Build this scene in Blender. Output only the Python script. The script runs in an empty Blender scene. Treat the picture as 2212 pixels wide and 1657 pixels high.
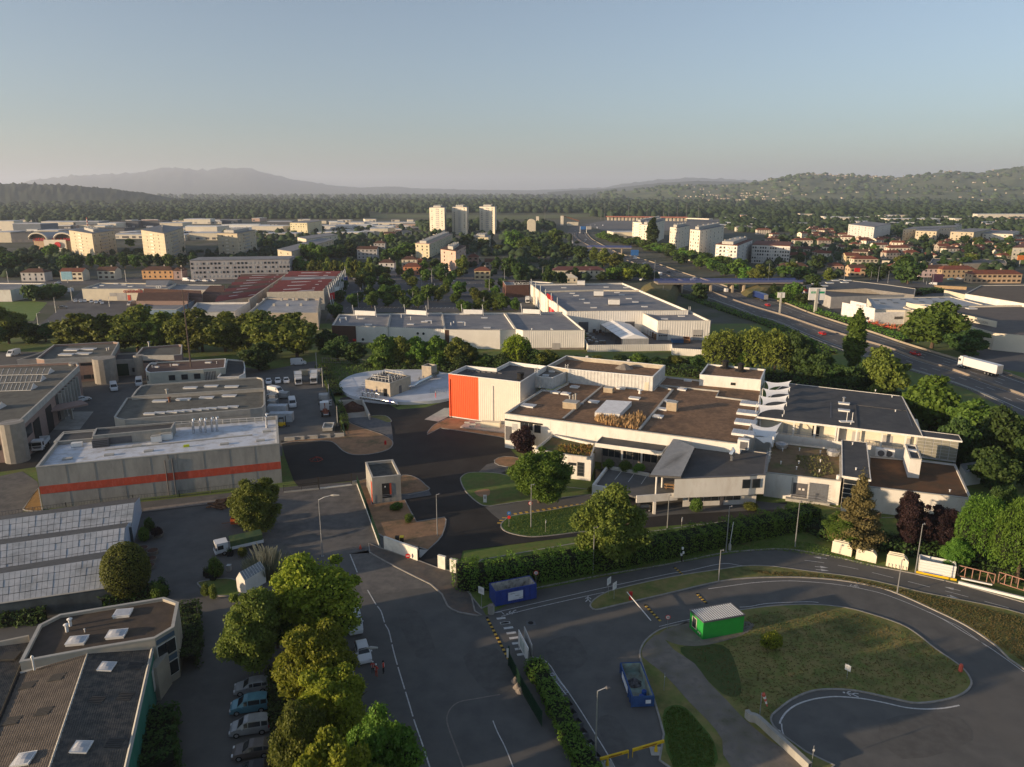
import bpy,math,random
import numpy as np
R=math.radians
rnd=random.Random(7)
SC=bpy.context.scene
COL=SC.collection
F,H=1580.0,58.0
PIT=math.atan(413/F)
SP,CP=math.sin(PIT),math.cos(PIT)
cam_d=bpy.data.cameras.new('camera')
cam_d.sensor_width=36.0
cam_d.lens=36.0*F/2212.0
cam_d.clip_start,cam_d.clip_end=0.5,90000
cam=bpy.data.objects.new('camera',cam_d)
COL.objects.link(cam)
cam.location=(0,0,H)
cam.rotation_euler=(math.pi/2-PIT,0,0)
SC.camera=cam
SUN_AZ,SUN_EL=R(21),R(8.5)
SKYROT=math.atan2(-math.cos(SUN_AZ),-math.sin(SUN_AZ))
W=bpy.data.worlds.new('World')
SC.world=W
W.use_nodes=True
wn,wl=W.node_tree.nodes,W.node_tree.links
bg=wn['Background']
sky=wn.new('ShaderNodeTexSky')
sky.sky_type='NISHITA'
sky.sun_disc=False
sky.sun_elevation=SUN_EL
sky.sun_rotation=SKYROT
sky.altitude=200
sky.air_density=1.0
sky.dust_density=1.2
sky.ozone_density=3.0
hs=wn.new('ShaderNodeHueSaturation')
hs.inputs['Saturation'].default_value=0.70
wl.new(sky.outputs[0],hs.inputs['Color'])
wl.new(hs.outputs[0],bg.inputs['Color'])
bg.inputs['Strength'].default_value=0.108
sd=bpy.data.lights.new('sun','SUN')
sd.energy=5.0
sd.angle=R(0.6)
sd.color=(1.0,0.73,0.46)
sun=bpy.data.objects.new('sun',sd)
COL.objects.link(sun)
sun.rotation_euler=(math.pi/2-SUN_EL,0,-math.pi/2-SUN_AZ+math.pi)
import mathutils
_d=mathutils.Vector((math.cos(SUN_AZ)*math.cos(SUN_EL),math.sin(SUN_AZ)*math.cos(SUN_EL),-math.sin(SUN_EL)))
sun.rotation_euler=_d.to_track_quat('-Z','Y').to_euler()
vs=SC.view_settings
vs.view_transform='Standard'
vs.look='None'
vs.gamma=1
vs.use_curve_mapping=False
vs.exposure=0.8
SC.render.engine='CYCLES'
SC.cycles.use_denoising=True
SC.cycles.max_bounces=5
SC.cycles.diffuse_bounces=2
SC.cycles.volume_bounces=1
SC.cycles.transparent_max_bounces=6
SC.cycles.caustics_reflective=False
SC.cycles.caustics_refractive=False
def G(x,y,z=0.0):
 dx=(x-1106)/F;dv=(y-828.5)/F
 k=(H-z)/(SP+dv*CP)
 return(k*dx,k*(CP-dv*SP),z)
def proj(X,Y,Z):
 d=Z-H
 zc=Y*CP-d*SP
 return 1106+F*X/zc,828.5-F*(Y*SP+d*CP)/zc
def hgt(x,yb,yt):
 g=G(x,yb);lo,hi=0.0,150.0
 for _ in range(40):
  m=(lo+hi)/2
  if proj(g[0],g[1],m)[1]>yt:lo=m
  else:hi=m
 return lo
def mpp(y,z=0.0):
 g=G(1106,y,z)
 return(g[1]*CP+(H-z)*SP)/F
def _t(ox,oy,s):return lambda u,v:(ox+u*s,oy+v*s)
A1,B1,C1,D1=_t(0,351,.2441),_t(540,351,.2441),_t(1080,351,.2441),_t(1620,351,.2676)
A2,B2,C2,D2=_t(0,648,.2608),_t(540,648,.2608),_t(1080,648,.2608),_t(1620,648,.2608)
A3,B3,C3,D3=_t(0,1026,.2441),_t(540,1026,.2441),_t(1080,1026,.2441),_t(1620,1026,.2676)
A4,B4,C4,D4=_t(0,1323,.2441),_t(540,1323,.2441),_t(1080,1323,.2441),_t(1620,1323,.2676)
def PX(tile,*uv):return[tile(uv[i],uv[i+1])for i in range(0,len(uv),2)]
def O(*uv):return[(uv[i],uv[i+1])for i in range(0,len(uv),2)]
def W2(px,z=0.0):return[G(x,y,z)[:2]for x,y in px]
def smooth(p,n=5,closed=True):
 out=[];m=len(p)
 rng=range(m)if closed else range(m-1)
 for i in rng:
  if closed:a,b,c,d=p[i-1],p[i],p[(i+1)%m],p[(i+2)%m]
  else:a,b,c,d=p[max(i-1,0)],p[i],p[i+1],p[min(i+2,m-1)]
  for k in range(n):
   t=k/n
   out.append(tuple(0.5*(2*b[j]+(c[j]-a[j])*t+(2*a[j]-5*b[j]+4*c[j]-d[j])*t*t+(3*b[j]-a[j]-3*c[j]+d[j])*t**3)for j in(0,1)))
 if not closed:out.append(tuple(p[-1][:2]))
 return out
MATS={}
def srgb(r,g,b):
 f=lambda c:(c/255/12.92)if c/255<=.04045 else((c/255+.055)/1.055)**2.4
 return(f(r),f(g),f(b))
def mat(name,c1,c2=None,scale=1.0,rough=0.85,bump=0.0,bscale=20,stretch=(1,1,1),c3=None,s3=0.15,metal=0.0,spec=0.3,lo=.35,hi=.65,wave=None,island=0.0):
 if name in MATS:return MATS[name]
 m=bpy.data.materials.new(name);m.use_nodes=True
 n,l=m.node_tree.nodes,m.node_tree.links
 b=n['Principled BSDF']
 b.inputs['Roughness'].default_value=rough
 b.inputs['Metallic'].default_value=metal
 b.inputs['Specular IOR Level'].default_value=spec
 c2=c2 or tuple(x*0.8 for x in c1)
 geo=n.new('ShaderNodeNewGeometry')
 mp=n.new('ShaderNodeMapping');mp.inputs['Scale'].default_value=stretch
 l.new(geo.outputs['Position'],mp.inputs[0])
 def noise(s,det=4,ro=.6):
  t=n.new('ShaderNodeTexNoise');t.inputs['Scale'].default_value=s;t.inputs['Detail'].default_value=det
  t.inputs['Roughness'].default_value=ro
  l.new(mp.outputs[0],t.inputs['Vector']);return t
 def ramp(src,a,bb):
  r_=n.new('ShaderNodeMapRange');r_.inputs[1].default_value=a;r_.inputs[2].default_value=bb
  l.new(src,r_.inputs[0]);return r_.outputs[0]
 def mix(f,a,bb):
  x=n.new('ShaderNodeMix');x.data_type='RGBA'
  l.new(f,x.inputs[0])
  for s_,v in((6,a),(7,bb)):
   if isinstance(v,tuple):x.inputs[s_].default_value=(*v,1)
   else:l.new(v,x.inputs[s_])
  return x.outputs[2]
 col=mix(ramp(noise(scale).outputs[0],lo,hi),tuple(c1),tuple(c2))
 if c3:col=mix(ramp(noise(s3,5,.7).outputs[0],.48,.72),col,tuple(c3))
 if wave:
  wv=n.new('ShaderNodeTexWave');wv.inputs['Scale'].default_value=wave[0];wv.bands_direction=wave[1]
  l.new(geo.outputs['Position'],wv.inputs['Vector'])
  col=mix(wv.outputs[1],col,tuple(x*wave[2]for x in c1))
 if island:
  v=n.new('ShaderNodeHueSaturation')
  r2=n.new('ShaderNodeMapRange');r2.inputs[3].default_value=1-island;r2.inputs[4].default_value=1+island
  l.new(geo.outputs['Random Per Island'],r2.inputs[0]);l.new(r2.outputs[0],v.inputs['Value']);l.new(col,v.inputs['Color'])
  col=v.outputs[0]
 l.new(col,b.inputs['Base Color'])
 if bump:
  bp=n.new('ShaderNodeBump');bp.inputs['Strength'].default_value=bump;bp.inputs['Distance'].default_value=.05
  l.new(noise(bscale,3).outputs[0],bp.inputs['Height']);l.new(bp.outputs[0],b.inputs['Normal'])
 MATS[name]=m
 return m
def leafmat(name,c1,c2,trans=.35):
 if name in MATS:return MATS[name]
 m=bpy.data.materials.new(name);m.use_nodes=True
 n,l=m.node_tree.nodes,m.node_tree.links
 b=n['Principled BSDF'];out=n['Material Output']
 b.inputs['Roughness'].default_value=.65;b.inputs['Specular IOR Level'].default_value=.25
 geo=n.new('ShaderNodeNewGeometry');oi=n.new('ShaderNodeObjectInfo')
 x=n.new('ShaderNodeMix');x.data_type='RGBA'
 x.inputs[6].default_value=(*c1,1);x.inputs[7].default_value=(*c2,1)
 nz=n.new('ShaderNodeTexNoise');nz.inputs['Scale'].default_value=.55;nz.inputs['Detail'].default_value=2
 l.new(geo.outputs['Position'],nz.inputs['Vector'])
 ad=n.new('ShaderNodeMath');ad.operation='MULTIPLY_ADD';ad.inputs[1].default_value=.7
 l.new(geo.outputs['Random Per Island'],ad.inputs[0])
 mr=n.new('ShaderNodeMapRange');mr.inputs[1].default_value=.3;mr.inputs[2].default_value=.7;mr.inputs[4].default_value=.6
 l.new(nz.outputs[0],mr.inputs[0]);l.new(mr.outputs[0],ad.inputs[2])
 l.new(ad.outputs[0],x.inputs[0])
 hv=n.new('ShaderNodeHueSaturation')
 m1=n.new('ShaderNodeMapRange');m1.inputs[3].default_value=.75;m1.inputs[4].default_value=1.3
 m2=n.new('ShaderNodeMapRange');m2.inputs[3].default_value=.482;m2.inputs[4].default_value=.515
 l.new(oi.outputs['Random'],m1.inputs[0]);l.new(oi.outputs['Random'],m2.inputs[0])
 l.new(m1.outputs[0],hv.inputs['Value']);l.new(m2.outputs[0],hv.inputs['Hue']);l.new(x.outputs[2],hv.inputs['Color'])
 l.new(hv.outputs[0],b.inputs['Base Color'])
 tr=n.new('ShaderNodeBsdfTranslucent');l.new(hv.outputs[0],tr.inputs[0])
 ms=n.new('ShaderNodeMixShader');ms.inputs[0].default_value=trans
 l.new(b.outputs[0],ms.inputs[1]);l.new(tr.outputs[0],ms.inputs[2]);l.new(ms.outputs[0],out.inputs[0])
 MATS[name]=m
 return m
asphalt=mat('asphalt',(.096,.095,.091),(.126,.123,.116),.35,.9,.25,8,c3=(.125,.118,.108),s3=.06)
asphalt2=mat('asphalt_worn',(.085,.084,.082),(.14,.133,.125),.5,.92,.3,6,c3=(.16,.15,.135),s3=.12)
blackasph=mat('asphalt_new',(.024,.022,.020),(.034,.031,.028),.2,.9,.2,9,c3=(.033,.032,.031),s3=.05)
roadhw=mat('asphalt_motorway',(.105,.10,.095),(.13,.123,.115),.3,.9,0,c3=(.06,.06,.063),s3=.03)
paint=mat('road_paint',(.62,.62,.60),(.42,.42,.41),3,.8)
ypaint=mat('yellow_paint',(.62,.40,.06),(.45,.30,.06),3,.8)
kerbm=mat('kerb_concrete',(.34,.32,.29),(.24,.23,.21),1.2,.9)
conc=mat('concrete',(.36,.35,.315),(.26,.255,.235),.5,.9,.15,4,(1,1,.35),c3=(.36,.35,.32),s3=.7)
concl=mat('concrete_light',(.45,.44,.40),(.36,.35,.32),.6,.9)
concd=mat('concrete_rough',(.25,.22,.19),(.18,.16,.14),1.5,.95,.6,6)
white=mat('white_render',(.74,.72,.67),(.66,.64,.59),.35,.85,0,1,(1,1,.4),c3=(.60,.56,.50),s3=.5)
whitem=mat('white_metal',(.72,.72,.70),(.66,.66,.64),.8,.5,spec=.5)
cream=mat('cream_wall',(.66,.60,.47),(.58,.53,.42),.3,.9)
greyw=mat('grey_wall',(.42,.41,.39),(.34,.33,.32),.4,.9)
pinkw=mat('pink_wall',(.60,.42,.33),(.52,.37,.29),.3,.9)
oran=mat('orange_metal',(.78,.10,.02),(.72,.09,.02),.6,.5,spec=.4)
orand=mat('orange_paint',(.52,.075,.035),(.40,.07,.04),1.0,.85,0,1,(1,1,.4),c3=(.55,.12,.08),s3=1.5)
brownrf=mat('gravel_roof',(.17,.102,.06),(.28,.17,.098),1.3,.95,.8,6,c3=(.085,.056,.038),s3=.13)
darkrf=mat('bitumen_roof',(.055,.056,.058),(.075,.075,.077),.4,.8,.1,6,c3=(.10,.097,.093),s3=.3)
greyrf=mat('membrane_roof',(.17,.18,.20),(.22,.22,.23),.25,.8,.1,5,c3=(.28,.28,.28),s3=.12)
olivrf=mat('felt_roof',(.115,.114,.098),(.145,.142,.12),.5,.9,.3,8,c3=(.075,.072,.062),s3=.3)
whiterf=mat('white_membrane',(.62,.66,.72),(.55,.58,.63),.3,.6,c3=(.42,.41,.39),s3=.6)
cedar=mat('wood_cladding',(.075,.04,.03),(.10,.055,.04),2,.8,stretch=(.2,.2,3))
glass=mat('glass_dark',(.02,.025,.03),(.035,.04,.045),1,.12,spec=.6)
glassb=mat('glass_blind',(.5,.5,.48),(.32,.33,.34),.9,.3,spec=.5)
frame=mat('frame_grey',(.12,.12,.13),rough=.5)
metal=mat('galvanised',(.45,.46,.47),(.36,.37,.38),2,.4,metal=.6)
steel=mat('polished_steel',(.72,.72,.72),(.6,.6,.6),3,.25,metal=.9)
dirt=mat('bare_earth',(.38,.22,.12),(.28,.165,.09),.55,.95,.9,3,c3=(.13,.11,.055),s3=.25)
grass=mat('grass',(.085,.145,.028),(.135,.175,.042),.8,.95,.8,7,c3=(.15,.12,.045),s3=.16)
grassd=mat('grass_dry',(.15,.18,.045),(.25,.20,.075),.6,.95,.8,6,c3=(.055,.08,.022),s3=.14)
grassl=mat('grass_lush',(.055,.115,.018),(.08,.13,.025),.9,.95,.8,8)
gravel=mat('gravel_path',(.16,.145,.125),(.23,.20,.17),1.2,.95,.6,10,c3=(.10,.10,.06),s3=.3)
redtile=mat('red_tiles',(.20,.065,.04),(.14,.05,.032),1,.9,.3,5,c3=(.10,.05,.035),s3=.3,island=.15)
browntile=mat('brown_tiles',(.10,.05,.036),(.075,.042,.032),1,.9,.3,5,c3=(.13,.07,.045),s3=.3,island=.1)
redroof=mat('red_sheet_roof',(.22,.045,.04),(.17,.04,.035),1,.8,c3=(.12,.04,.035),s3=.3)
black=mat('black_rubber',(.015,.015,.015),rough=.8)
dark=mat('dark_void',(.02,.02,.02),rough=.9)
red=mat('red_paint',(.62,.03,.03),rough=.45)
blue=mat('blue_paint',(.03,.065,.30),(.03,.055,.24),2,.5)
green=mat('green_paint',(.02,.27,.045),(.018,.24,.04),1,.5)
gfence=mat('green_fence',(.015,.05,.03),rough=.6)
yellow=mat('yellow_metal',(.75,.48,.02),rough=.5)
wood=mat('timber',(.30,.17,.09),(.22,.13,.07),2,.85)
bark=mat('bark',(.11,.08,.055),(.07,.05,.035),3,.95)
palerf=mat('pale_roof',(.52,.54,.57),(.42,.44,.47),.05,.7)  # lightened colour carries the sky brightness caught by far roofs
fabric=mat('sail_fabric',(.86,.86,.85),(.82,.82,.81),1,.7)
class MB:
 def __init__(s):s.v=[];s.f=[];s.m=[]
 def poly(s,pts,m=0):
  i=len(s.v);s.v+=[tuple(p)for p in pts];s.f.append(tuple(range(i,i+len(pts))));s.m.append(m);return s
 def prism(s,pts,z0,z1,top=True,bot=False,m=0,mt=None):
  n=len(pts);i=len(s.v)
  a=sum(pts[k][0]*pts[(k+1)%n][1]-pts[(k+1)%n][0]*pts[k][1]for k in range(n))
  if a<0:pts=pts[::-1]
  s.v+=[(p[0],p[1],z0)for p in pts]+[(p[0],p[1],z1)for p in pts]
  for k in range(n):
   j=(k+1)%n;s.f.append((i+k,i+j,i+n+j,i+n+k));s.m.append(m)
  if top:s.f.append(tuple(range(i+n,i+2*n)));s.m.append(m if mt is None else mt)
  if bot:s.f.append(tuple(range(i+n-1,i-1,-1)));s.m.append(m)
  return s
 def box(s,c,d,rz=0,m=0):
  ca,sa=math.cos(rz),math.sin(rz)
  pts=[(c[0]+ca*x*d[0]/2-sa*y*d[1]/2,c[1]+sa*x*d[0]/2+ca*y*d[1]/2)for x,y in((-1,-1),(1,-1),(1,1),(-1,1))]
  return s.prism(pts,c[2]-d[2]/2,c[2]+d[2]/2,True,True,m)
 def slab(s,p,q,w,z0,z1,m=0):
  dx,dy=q[0]-p[0],q[1]-p[1];L=math.hypot(dx,dy)or 1;nx,ny=-dy/L*w/2,dx/L*w/2
  return s.prism([(p[0]-nx,p[1]-ny),(q[0]-nx,q[1]-ny),(q[0]+nx,q[1]+ny),(p[0]+nx,p[1]+ny)],z0,z1,True,True,m)
 def tube(s,pts,r,n=6,m=0,caps=True):
  pts=[mathutils.Vector(p)for p in pts];i=len(s.v)
  rr=r if isinstance(r,(list,tuple))else[r]*len(pts)
  for k,p in enumerate(pts):
   d=(pts[min(k+1,len(pts)-1)]-pts[max(k-1,0)]).normalized()
   u=d.cross(mathutils.Vector((0,0,1))if abs(d.z)<.9 else mathutils.Vector((1,0,0))).normalized();w=d.cross(u)
   for a in range(n):
    t=2*math.pi*a/n;q=p+(u*math.cos(t)+w*math.sin(t))*rr[k];s.v.append(tuple(q))
  for k in range(len(pts)-1):
   for a in range(n):
    b=(a+1)%n;o=i+k*n
    s.f.append((o+a,o+b,o+n+b,o+n+a));s.m.append(m)
  if caps:
   s.f.append(tuple(range(i+n-1,i-1,-1)));s.m.append(m)
   s.f.append(tuple(range(i+(len(pts)-1)*n,i+len(pts)*n)));s.m.append(m)
  return s
 def ribbon(s,pts,w,z,z0=None,closed=False,m=0):
  n=len(pts);L=[];Rr=[]
  for k in range(n):
   a=pts[k-1]if(k or closed)else pts[k];b=pts[(k+1)%n]if(k<n-1 or closed)else pts[k]
   dx,dy=b[0]-a[0],b[1]-a[1];q=math.hypot(dx,dy)or 1;nx,ny=-dy/q*w/2,dx/q*w/2
   L.append((pts[k][0]+nx,pts[k][1]+ny));Rr.append((pts[k][0]-nx,pts[k][1]-ny))
  for k in range(n if closed else n-1):
   j=(k+1)%n
   s.poly([(*Rr[k],z),(*Rr[j],z),(*L[j],z),(*L[k],z)],m)
   if z0 is not None:
    s.poly([(*Rr[k],z0),(*Rr[j],z0),(*Rr[j],z),(*Rr[k],z)],m)
    s.poly([(*L[j],z0),(*L[k],z0),(*L[k],z),(*L[j],z)],m)
  return s
 def dashes(s,pts,w,z,on,off,m=0):
  acc=0.0;seg=[]
  cur=[pts[0]];draw=True;left=on
  for k in range(len(pts)-1):
   a,b=pts[k],pts[k+1];L=math.dist(a,b);t=0
   while L-t>left:
    t+=left;p=(a[0]+(b[0]-a[0])*t/L,a[1]+(b[1]-a[1])*t/L)
    cur.append(p)
    if draw:s.ribbon(cur,w,z,None,False,m)
    cur=[p];draw=not draw;left=on if draw else off
   left-=L-t;cur.append(b)
  if draw and len(cur)>1:s.ribbon(cur,w,z,None,False,m)
  return s
 def mesh(s,name,mats,org=(0,0,0),sm=False):
  me=bpy.data.meshes.new(name)
  v=[(p[0]-org[0],p[1]-org[1],p[2]-org[2])for p in s.v]
  me.from_pydata(v,[],s.f)
  for m_ in(mats if isinstance(mats,(list,tuple))else[mats]):me.materials.append(m_)
  if any(s.m):me.polygons.foreach_set('material_index',s.m)
  if sm:me.polygons.foreach_set('use_smooth',[True]*len(me.polygons))
  me.update();return me
ORG={}
def org(o):return ORG.get(o.name,(0,0,0))if o else(0,0,0)
def tag(o,label=None,cat=None,group=None,kind=None):
 if label:o['label']=label
 if cat:o['category']=cat
 if group:o['group']=group
 if kind:o['kind']=kind
 return o
def obj(name,mb,mats,parent=None,sm=False,**k):
 og=org(parent)
 me=mb if isinstance(mb,bpy.types.Mesh)else mb.mesh(name,mats,og,sm)
 o=bpy.data.objects.new(name,me);COL.objects.link(o);o.parent=parent
 if parent:ORG[o.name]=og
 return tag(o,**k)
def thing(name,label,cat,loc=(0,0,0),rz=0,group=None,local=False):
 o=bpy.data.objects.new(name,None);COL.objects.link(o)
 o.location=loc;o.rotation_euler=(0,0,rz);o.empty_display_size=.3
 ORG[o.name]=tuple(loc)if not(rz or local)else(0,0,0)
 return tag(o,label,cat,group)
def ground(name,px,z,m,sm=0,kind='structure',world=False):
 p=px if world else W2(px)
 if sm:p=smooth(p,sm)
 n=len(p);a=sum(p[k][0]*p[(k+1)%n][1]-p[(k+1)%n][0]*p[k][1]for k in range(n))
 if a<0:p=p[::-1]
 return obj(name,MB().poly([(*q,z)for q in p]),m,kind=kind)
def island(name,px,m,sm=5,h=.12,kerb=True,z0=.0):
 p=W2(px);p=smooth(p,sm)if sm else p
 o=obj(name,MB().prism(p,z0,h),m,kind='structure')
 if kerb:obj('kerb',MB().ribbon(p,.22,h+.03,z0,True),kerbm,o)
 return o
_children={}
def copy_tree(root,loc=None,rz=None,scale=None,label=None,group=None,override=None):
 def kids(o):
  if o.name not in _children:_children[o.name]=list(o.children)
  return _children[o.name]
 def cp(o,par):
  c=o.copy();COL.objects.link(c);c.parent=par
  if override:
   for s_ in c.material_slots:
    m0=s_.material
    if m0 and m0.name in override:
     s_.link='OBJECT';s_.material=override[m0.name]
  for ch in kids(o):cp(ch,c)
  return c
 c=cp(root,None)
 if loc is not None:c.location=loc
 if rz is not None:c.rotation_euler=(0,0,rz)
 if scale is not None:c.scale=scale if isinstance(scale,(tuple,list))else(scale,)*3
 if label:c['label']=label
 if group:c['group']=group
 return c
_ub={}
def bx(name,m,parent,c,d,rz=0,rx=0,**k):
 if m.name not in _ub:_ub[m.name]=MB().box((0,0,0),(1,1,1)).mesh('unit_'+m.name,m)
 o=bpy.data.objects.new(name,_ub[m.name]);COL.objects.link(o);o.parent=parent
 og=org(parent);o.location=(c[0]-og[0],c[1]-og[1],c[2]-og[2]);o.scale=d;o.rotation_euler=(rx,0,rz)
 ORG[o.name]=c
 return tag(o,**k)
_cm={}
def part(key,builder,name,mats,parent,c,rz=0,scale=(1,1,1),**k):
 if key not in _cm:_cm[key]=builder().mesh(name,mats)
 o=bpy.data.objects.new(name,_cm[key]);COL.objects.link(o);o.parent=parent
 og=org(parent);o.location=(c[0]-og[0],c[1]-og[1],c[2]-og[2]);o.rotation_euler=(0,0,rz);o.scale=scale
 return tag(o,**k)
def inset(p,d):
 n=len(p);a=sum(p[k][0]*p[(k+1)%n][1]-p[(k+1)%n][0]*p[k][1]for k in range(n))
 s=1 if a>0 else-1;out=[]
 for k in range(n):
  a0,b0,c0=p[k-1],p[k],p[(k+1)%n]
  def nr(u,v):
   dx,dy=v[0]-u[0],v[1]-u[1];L=math.hypot(dx,dy)or 1;return(-dy/L*s,dx/L*s)
  n1,n2=nr(a0,b0),nr(b0,c0)
  mx,my=n1[0]+n2[0],n1[1]+n2[1];q=1+n1[0]*n2[0]+n1[1]*n2[1]
  q=max(q,.3)
  out.append((b0[0]+mx*d/q,b0[1]+my*d/q))
 return out
def ring(mb,p,q,z,m=0):
 n=len(p)
 for k in range(n):
  j=(k+1)%n;mb.poly([(*p[k],z),(*p[j],z),(*q[j],z),(*q[k],z)],m)
def wside(mb,p,z0,z1,flip=False,m=0):
 n=len(p)
 for k in range(n):
  j=(k+1)%n;f=[(*p[k],z0),(*p[j],z0),(*p[j],z1),(*p[k],z1)]
  mb.poly(f[::-1]if flip else f,m)
def block(parent,p,z0,z1,wm,rm,par=.5,th=.25,cope=None,cw=.06,wname='wall',rname='roof'):
 n=len(p);a=sum(p[k][0]*p[(k+1)%n][1]-p[(k+1)%n][0]*p[k][1]for k in range(n))
 if a<0:p=p[::-1]
 wmb=MB();q=inset(p,th)
 wside(wmb,p,z0,z1)
 w=obj(wname,wmb,wm,parent)
 ins=MB();wside(ins,q,z1-par,z1,True)
 ins2=obj('parapet',ins,wm if wm not in()else white,parent)
 ZR=z1-par
 obj(rname,MB().poly([(*x,ZR)for x in q]),rm,parent)
 cm=MB();po=inset(p,-cw);qi=inset(p,th+cw/2)
 ring(cm,po,qi,z1+.06);wside(cm,po,z1-.10,z1+.06);wside(cm,qi,z1-.02,z1+.06,True)
 obj('coping',cm,cope or concl,parent)
 return w
def lerp(a,b,t):return tuple(a[i]+(b[i]-a[i])*t for i in range(len(a)))
def onwall(a,b,t,out=0.0):
 x,y=lerp(a[:2],b[:2],t);dx,dy=b[0]-a[0],b[1]-a[1];L=math.hypot(dx,dy)
 nx,ny=dy/L,-dx/L
 if nx*(0-x)+ny*(0-y)<0:nx,ny=-nx,-ny
 return(x+nx*out,y+ny*out),math.atan2(dy,dx),L
def win(parent,a,b,t,z0,z1,w,gm=None,fm=None,name='window',bars=0,out=.03):
 (x,y),rz,L=onwall(a,b,t,out)
 f=bx(name,fm or whitem,parent,(x,y,(z0+z1)/2),(w,.10,z1-z0),rz)
 (x2,y2),_,_=onwall(a,b,t,out+.06)
 g=bpy.data.objects.new('pane',_ubm(gm or glass));COL.objects.link(g);g.parent=f
 dx=x2-x;dy=y2-y
 sgn=1 if(-math.sin(rz)*dx+math.cos(rz)*dy)>0 else-1
 g.location=(0,sgn*.52,0);g.scale=(1-.16/w,.12,1-.16/(z1-z0))
 for k in range(bars):
  g2=bpy.data.objects.new('bar',_ubm(fm or whitem));COL.objects.link(g2);g2.parent=f
  g2.location=((k+1)/(bars+1)-.5,sgn*.6,0);g2.scale=(.05/w,.2,.95)
 return f
def _ubm(m):
 if m.name not in _ub:_ub[m.name]=MB().box((0,0,0),(1,1,1)).mesh('unit_'+m.name,m)
 return _ub[m.name]
def corrug(a,b,z0,z1,pitch=.5,dep=.09):
 mb=MB();L=math.dist(a[:2],b[:2]);n=max(int(L/pitch),1);ux,uy=(b[0]-a[0])/L,(b[1]-a[1])/L
 (ox,oy),_,_=onwall(a,b,.5,1.0);mx,my=lerp(a[:2],b[:2],.5);nx,ny=ox-mx,oy-my
 pts=[]
 for k in range(n):
  for t,o in((0,.02),(.5,.02),(.6,dep),(.9,dep)):
   s_=(k+t)*L/n;pts.append((a[0]+ux*s_+nx*o,a[1]+uy*s_+ny*o))
 pts.append((b[0]+nx*.02,b[1]+ny*.02))
 for k in range(len(pts)-1):mb.poly([(*pts[k],z0),(*pts[k+1],z0),(*pts[k+1],z1),(*pts[k],z1)])
 return mb
def text(name,s_,size,loc,rot,m,parent=None,ext=.03,**k):
 c=bpy.data.curves.new(name,'FONT');c.body=s_;c.size=size;c.extrude=ext;c.align_x='CENTER';c.align_y='CENTER'
 c.resolution_u=3
 to=bpy.data.objects.new('tmp_text',c);COL.objects.link(to);bpy.context.view_layer.update()
 me=bpy.data.meshes.new_from_object(to.evaluated_get(bpy.context.evaluated_depsgraph_get()));me.materials.clear();me.materials.append(m)
 bpy.data.objects.remove(to)
 o=bpy.data.objects.new(name,me);COL.objects.link(o);o.parent=parent
 og=org(parent);o.location=(loc[0]-og[0],loc[1]-og[1],loc[2]-og[2]);o.rotation_euler=rot
 return tag(o,**k)
ORD='first second third fourth fifth sixth seventh eighth ninth tenth eleventh twelfth thirteenth fourteenth fifteenth sixteenth seventeenth eighteenth nineteenth twentieth twenty-first twenty-second twenty-third twenty-fourth twenty-fifth twenty-sixth twenty-seventh twenty-eighth twenty-ninth thirtieth'.split()
def rankrows(objs,base,where,nrow=8):
 """label a scatter of like things: rows from the front, then rank from the left"""
 s_=sorted(objs,key=lambda o:proj(o.location.x,o.location.y,0)[1],reverse=True)
 k=math.ceil(len(s_)/nrow)if len(s_)>nrow else 1
 per=math.ceil(len(s_)/k)
 for r in range(k):
  row=sorted(s_[r*per:(r+1)*per],key=lambda o:proj(o.location.x,o.location.y,0)[0])
  for i,o in enumerate(row):
   d=o.get('look',base)
   if k==1:o['label']=f'{d} {where}, {ORD[i]} from the left'
   else:o['label']=f'{d} {where}, {ORD[r]} row back, {ORD[i]} from the left'
def skylight(parent,x,y,z,w=1.3,d=1.3,rz=0,dome=True):
 k='skylight_dome' if dome else 'skylight_flat'
 f=part('skl_frame',lambda:MB().box((0,0,.15),(1,1,.3)).box((0,0,.32),(1.08,1.08,.05)),'skylight',[whitem],parent,(x,y,z),rz,(w,d,1))
 def dm():
  mb=MB();n=4
  g=[[(-.46+.92*i/n,-.46+.92*j/n,.35+.28*math.sin(math.pi*i/n)**.6*math.sin(math.pi*j/n)**.6 if dome else.36)for j in range(n+1)]for i in range(n+1)]
  for i in range(n):
   for j in range(n):mb.poly([g[i][j],g[i+1][j],g[i+1][j+1],g[i][j+1]])
  return mb
 if k not in _cm:_cm[k]=dm().mesh('dome',mat('skylight_acrylic',(.52,.53,.55),(.44,.45,.47),2,.35,spec=.5),sm=True)
 o=bpy.data.objects.new('dome',_cm[k]);COL.objects.link(o);o.parent=f
 return f
def acunit(parent,x,y,z,rz=0,s=1.0):
 def bd():return MB().box((0,0,.5),(1,.5,.9)).box((-.4,0,.03),(.1,.5,.1)).box((.4,0,.03),(.1,.5,.1))
 f=part('ac',bd,'ac_unit',[whitem],parent,(x,y,z),rz,(s,s,s))
 def fan():return MB().tube([(0,-.252,.5),(0,-.27,.5)],.33,12)
 if 'fan' not in _cm:_cm['fan']=fan().mesh('fan',frame)
 o=bpy.data.objects.new('fan',_cm['fan']);COL.objects.link(o);o.parent=f
 return f
def ventpipe(parent,x,y,z,h=.8,r=.15,m=None):
 def b():return MB().tube([(0,0,0),(0,0,.85)],.6,8).tube([(0,0,.85),(0,0,.9),(0,0,1)],[1.1,1.1,.3],8)
 return part('vent'+(m or metal).name,b,'vent_pipe',[m or metal],parent,(x,y,z),0,(r,r,h))
far_m=mat('far_fields',(.045,.06,.022),(.10,.10,.045),.004,.95,c3=(.16,.15,.07),s3=.0016)
ground('ground',[(-32000,-300),(32000,-300),(32000,60000),(-32000,60000)],-.03,far_m,world=True)
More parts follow.
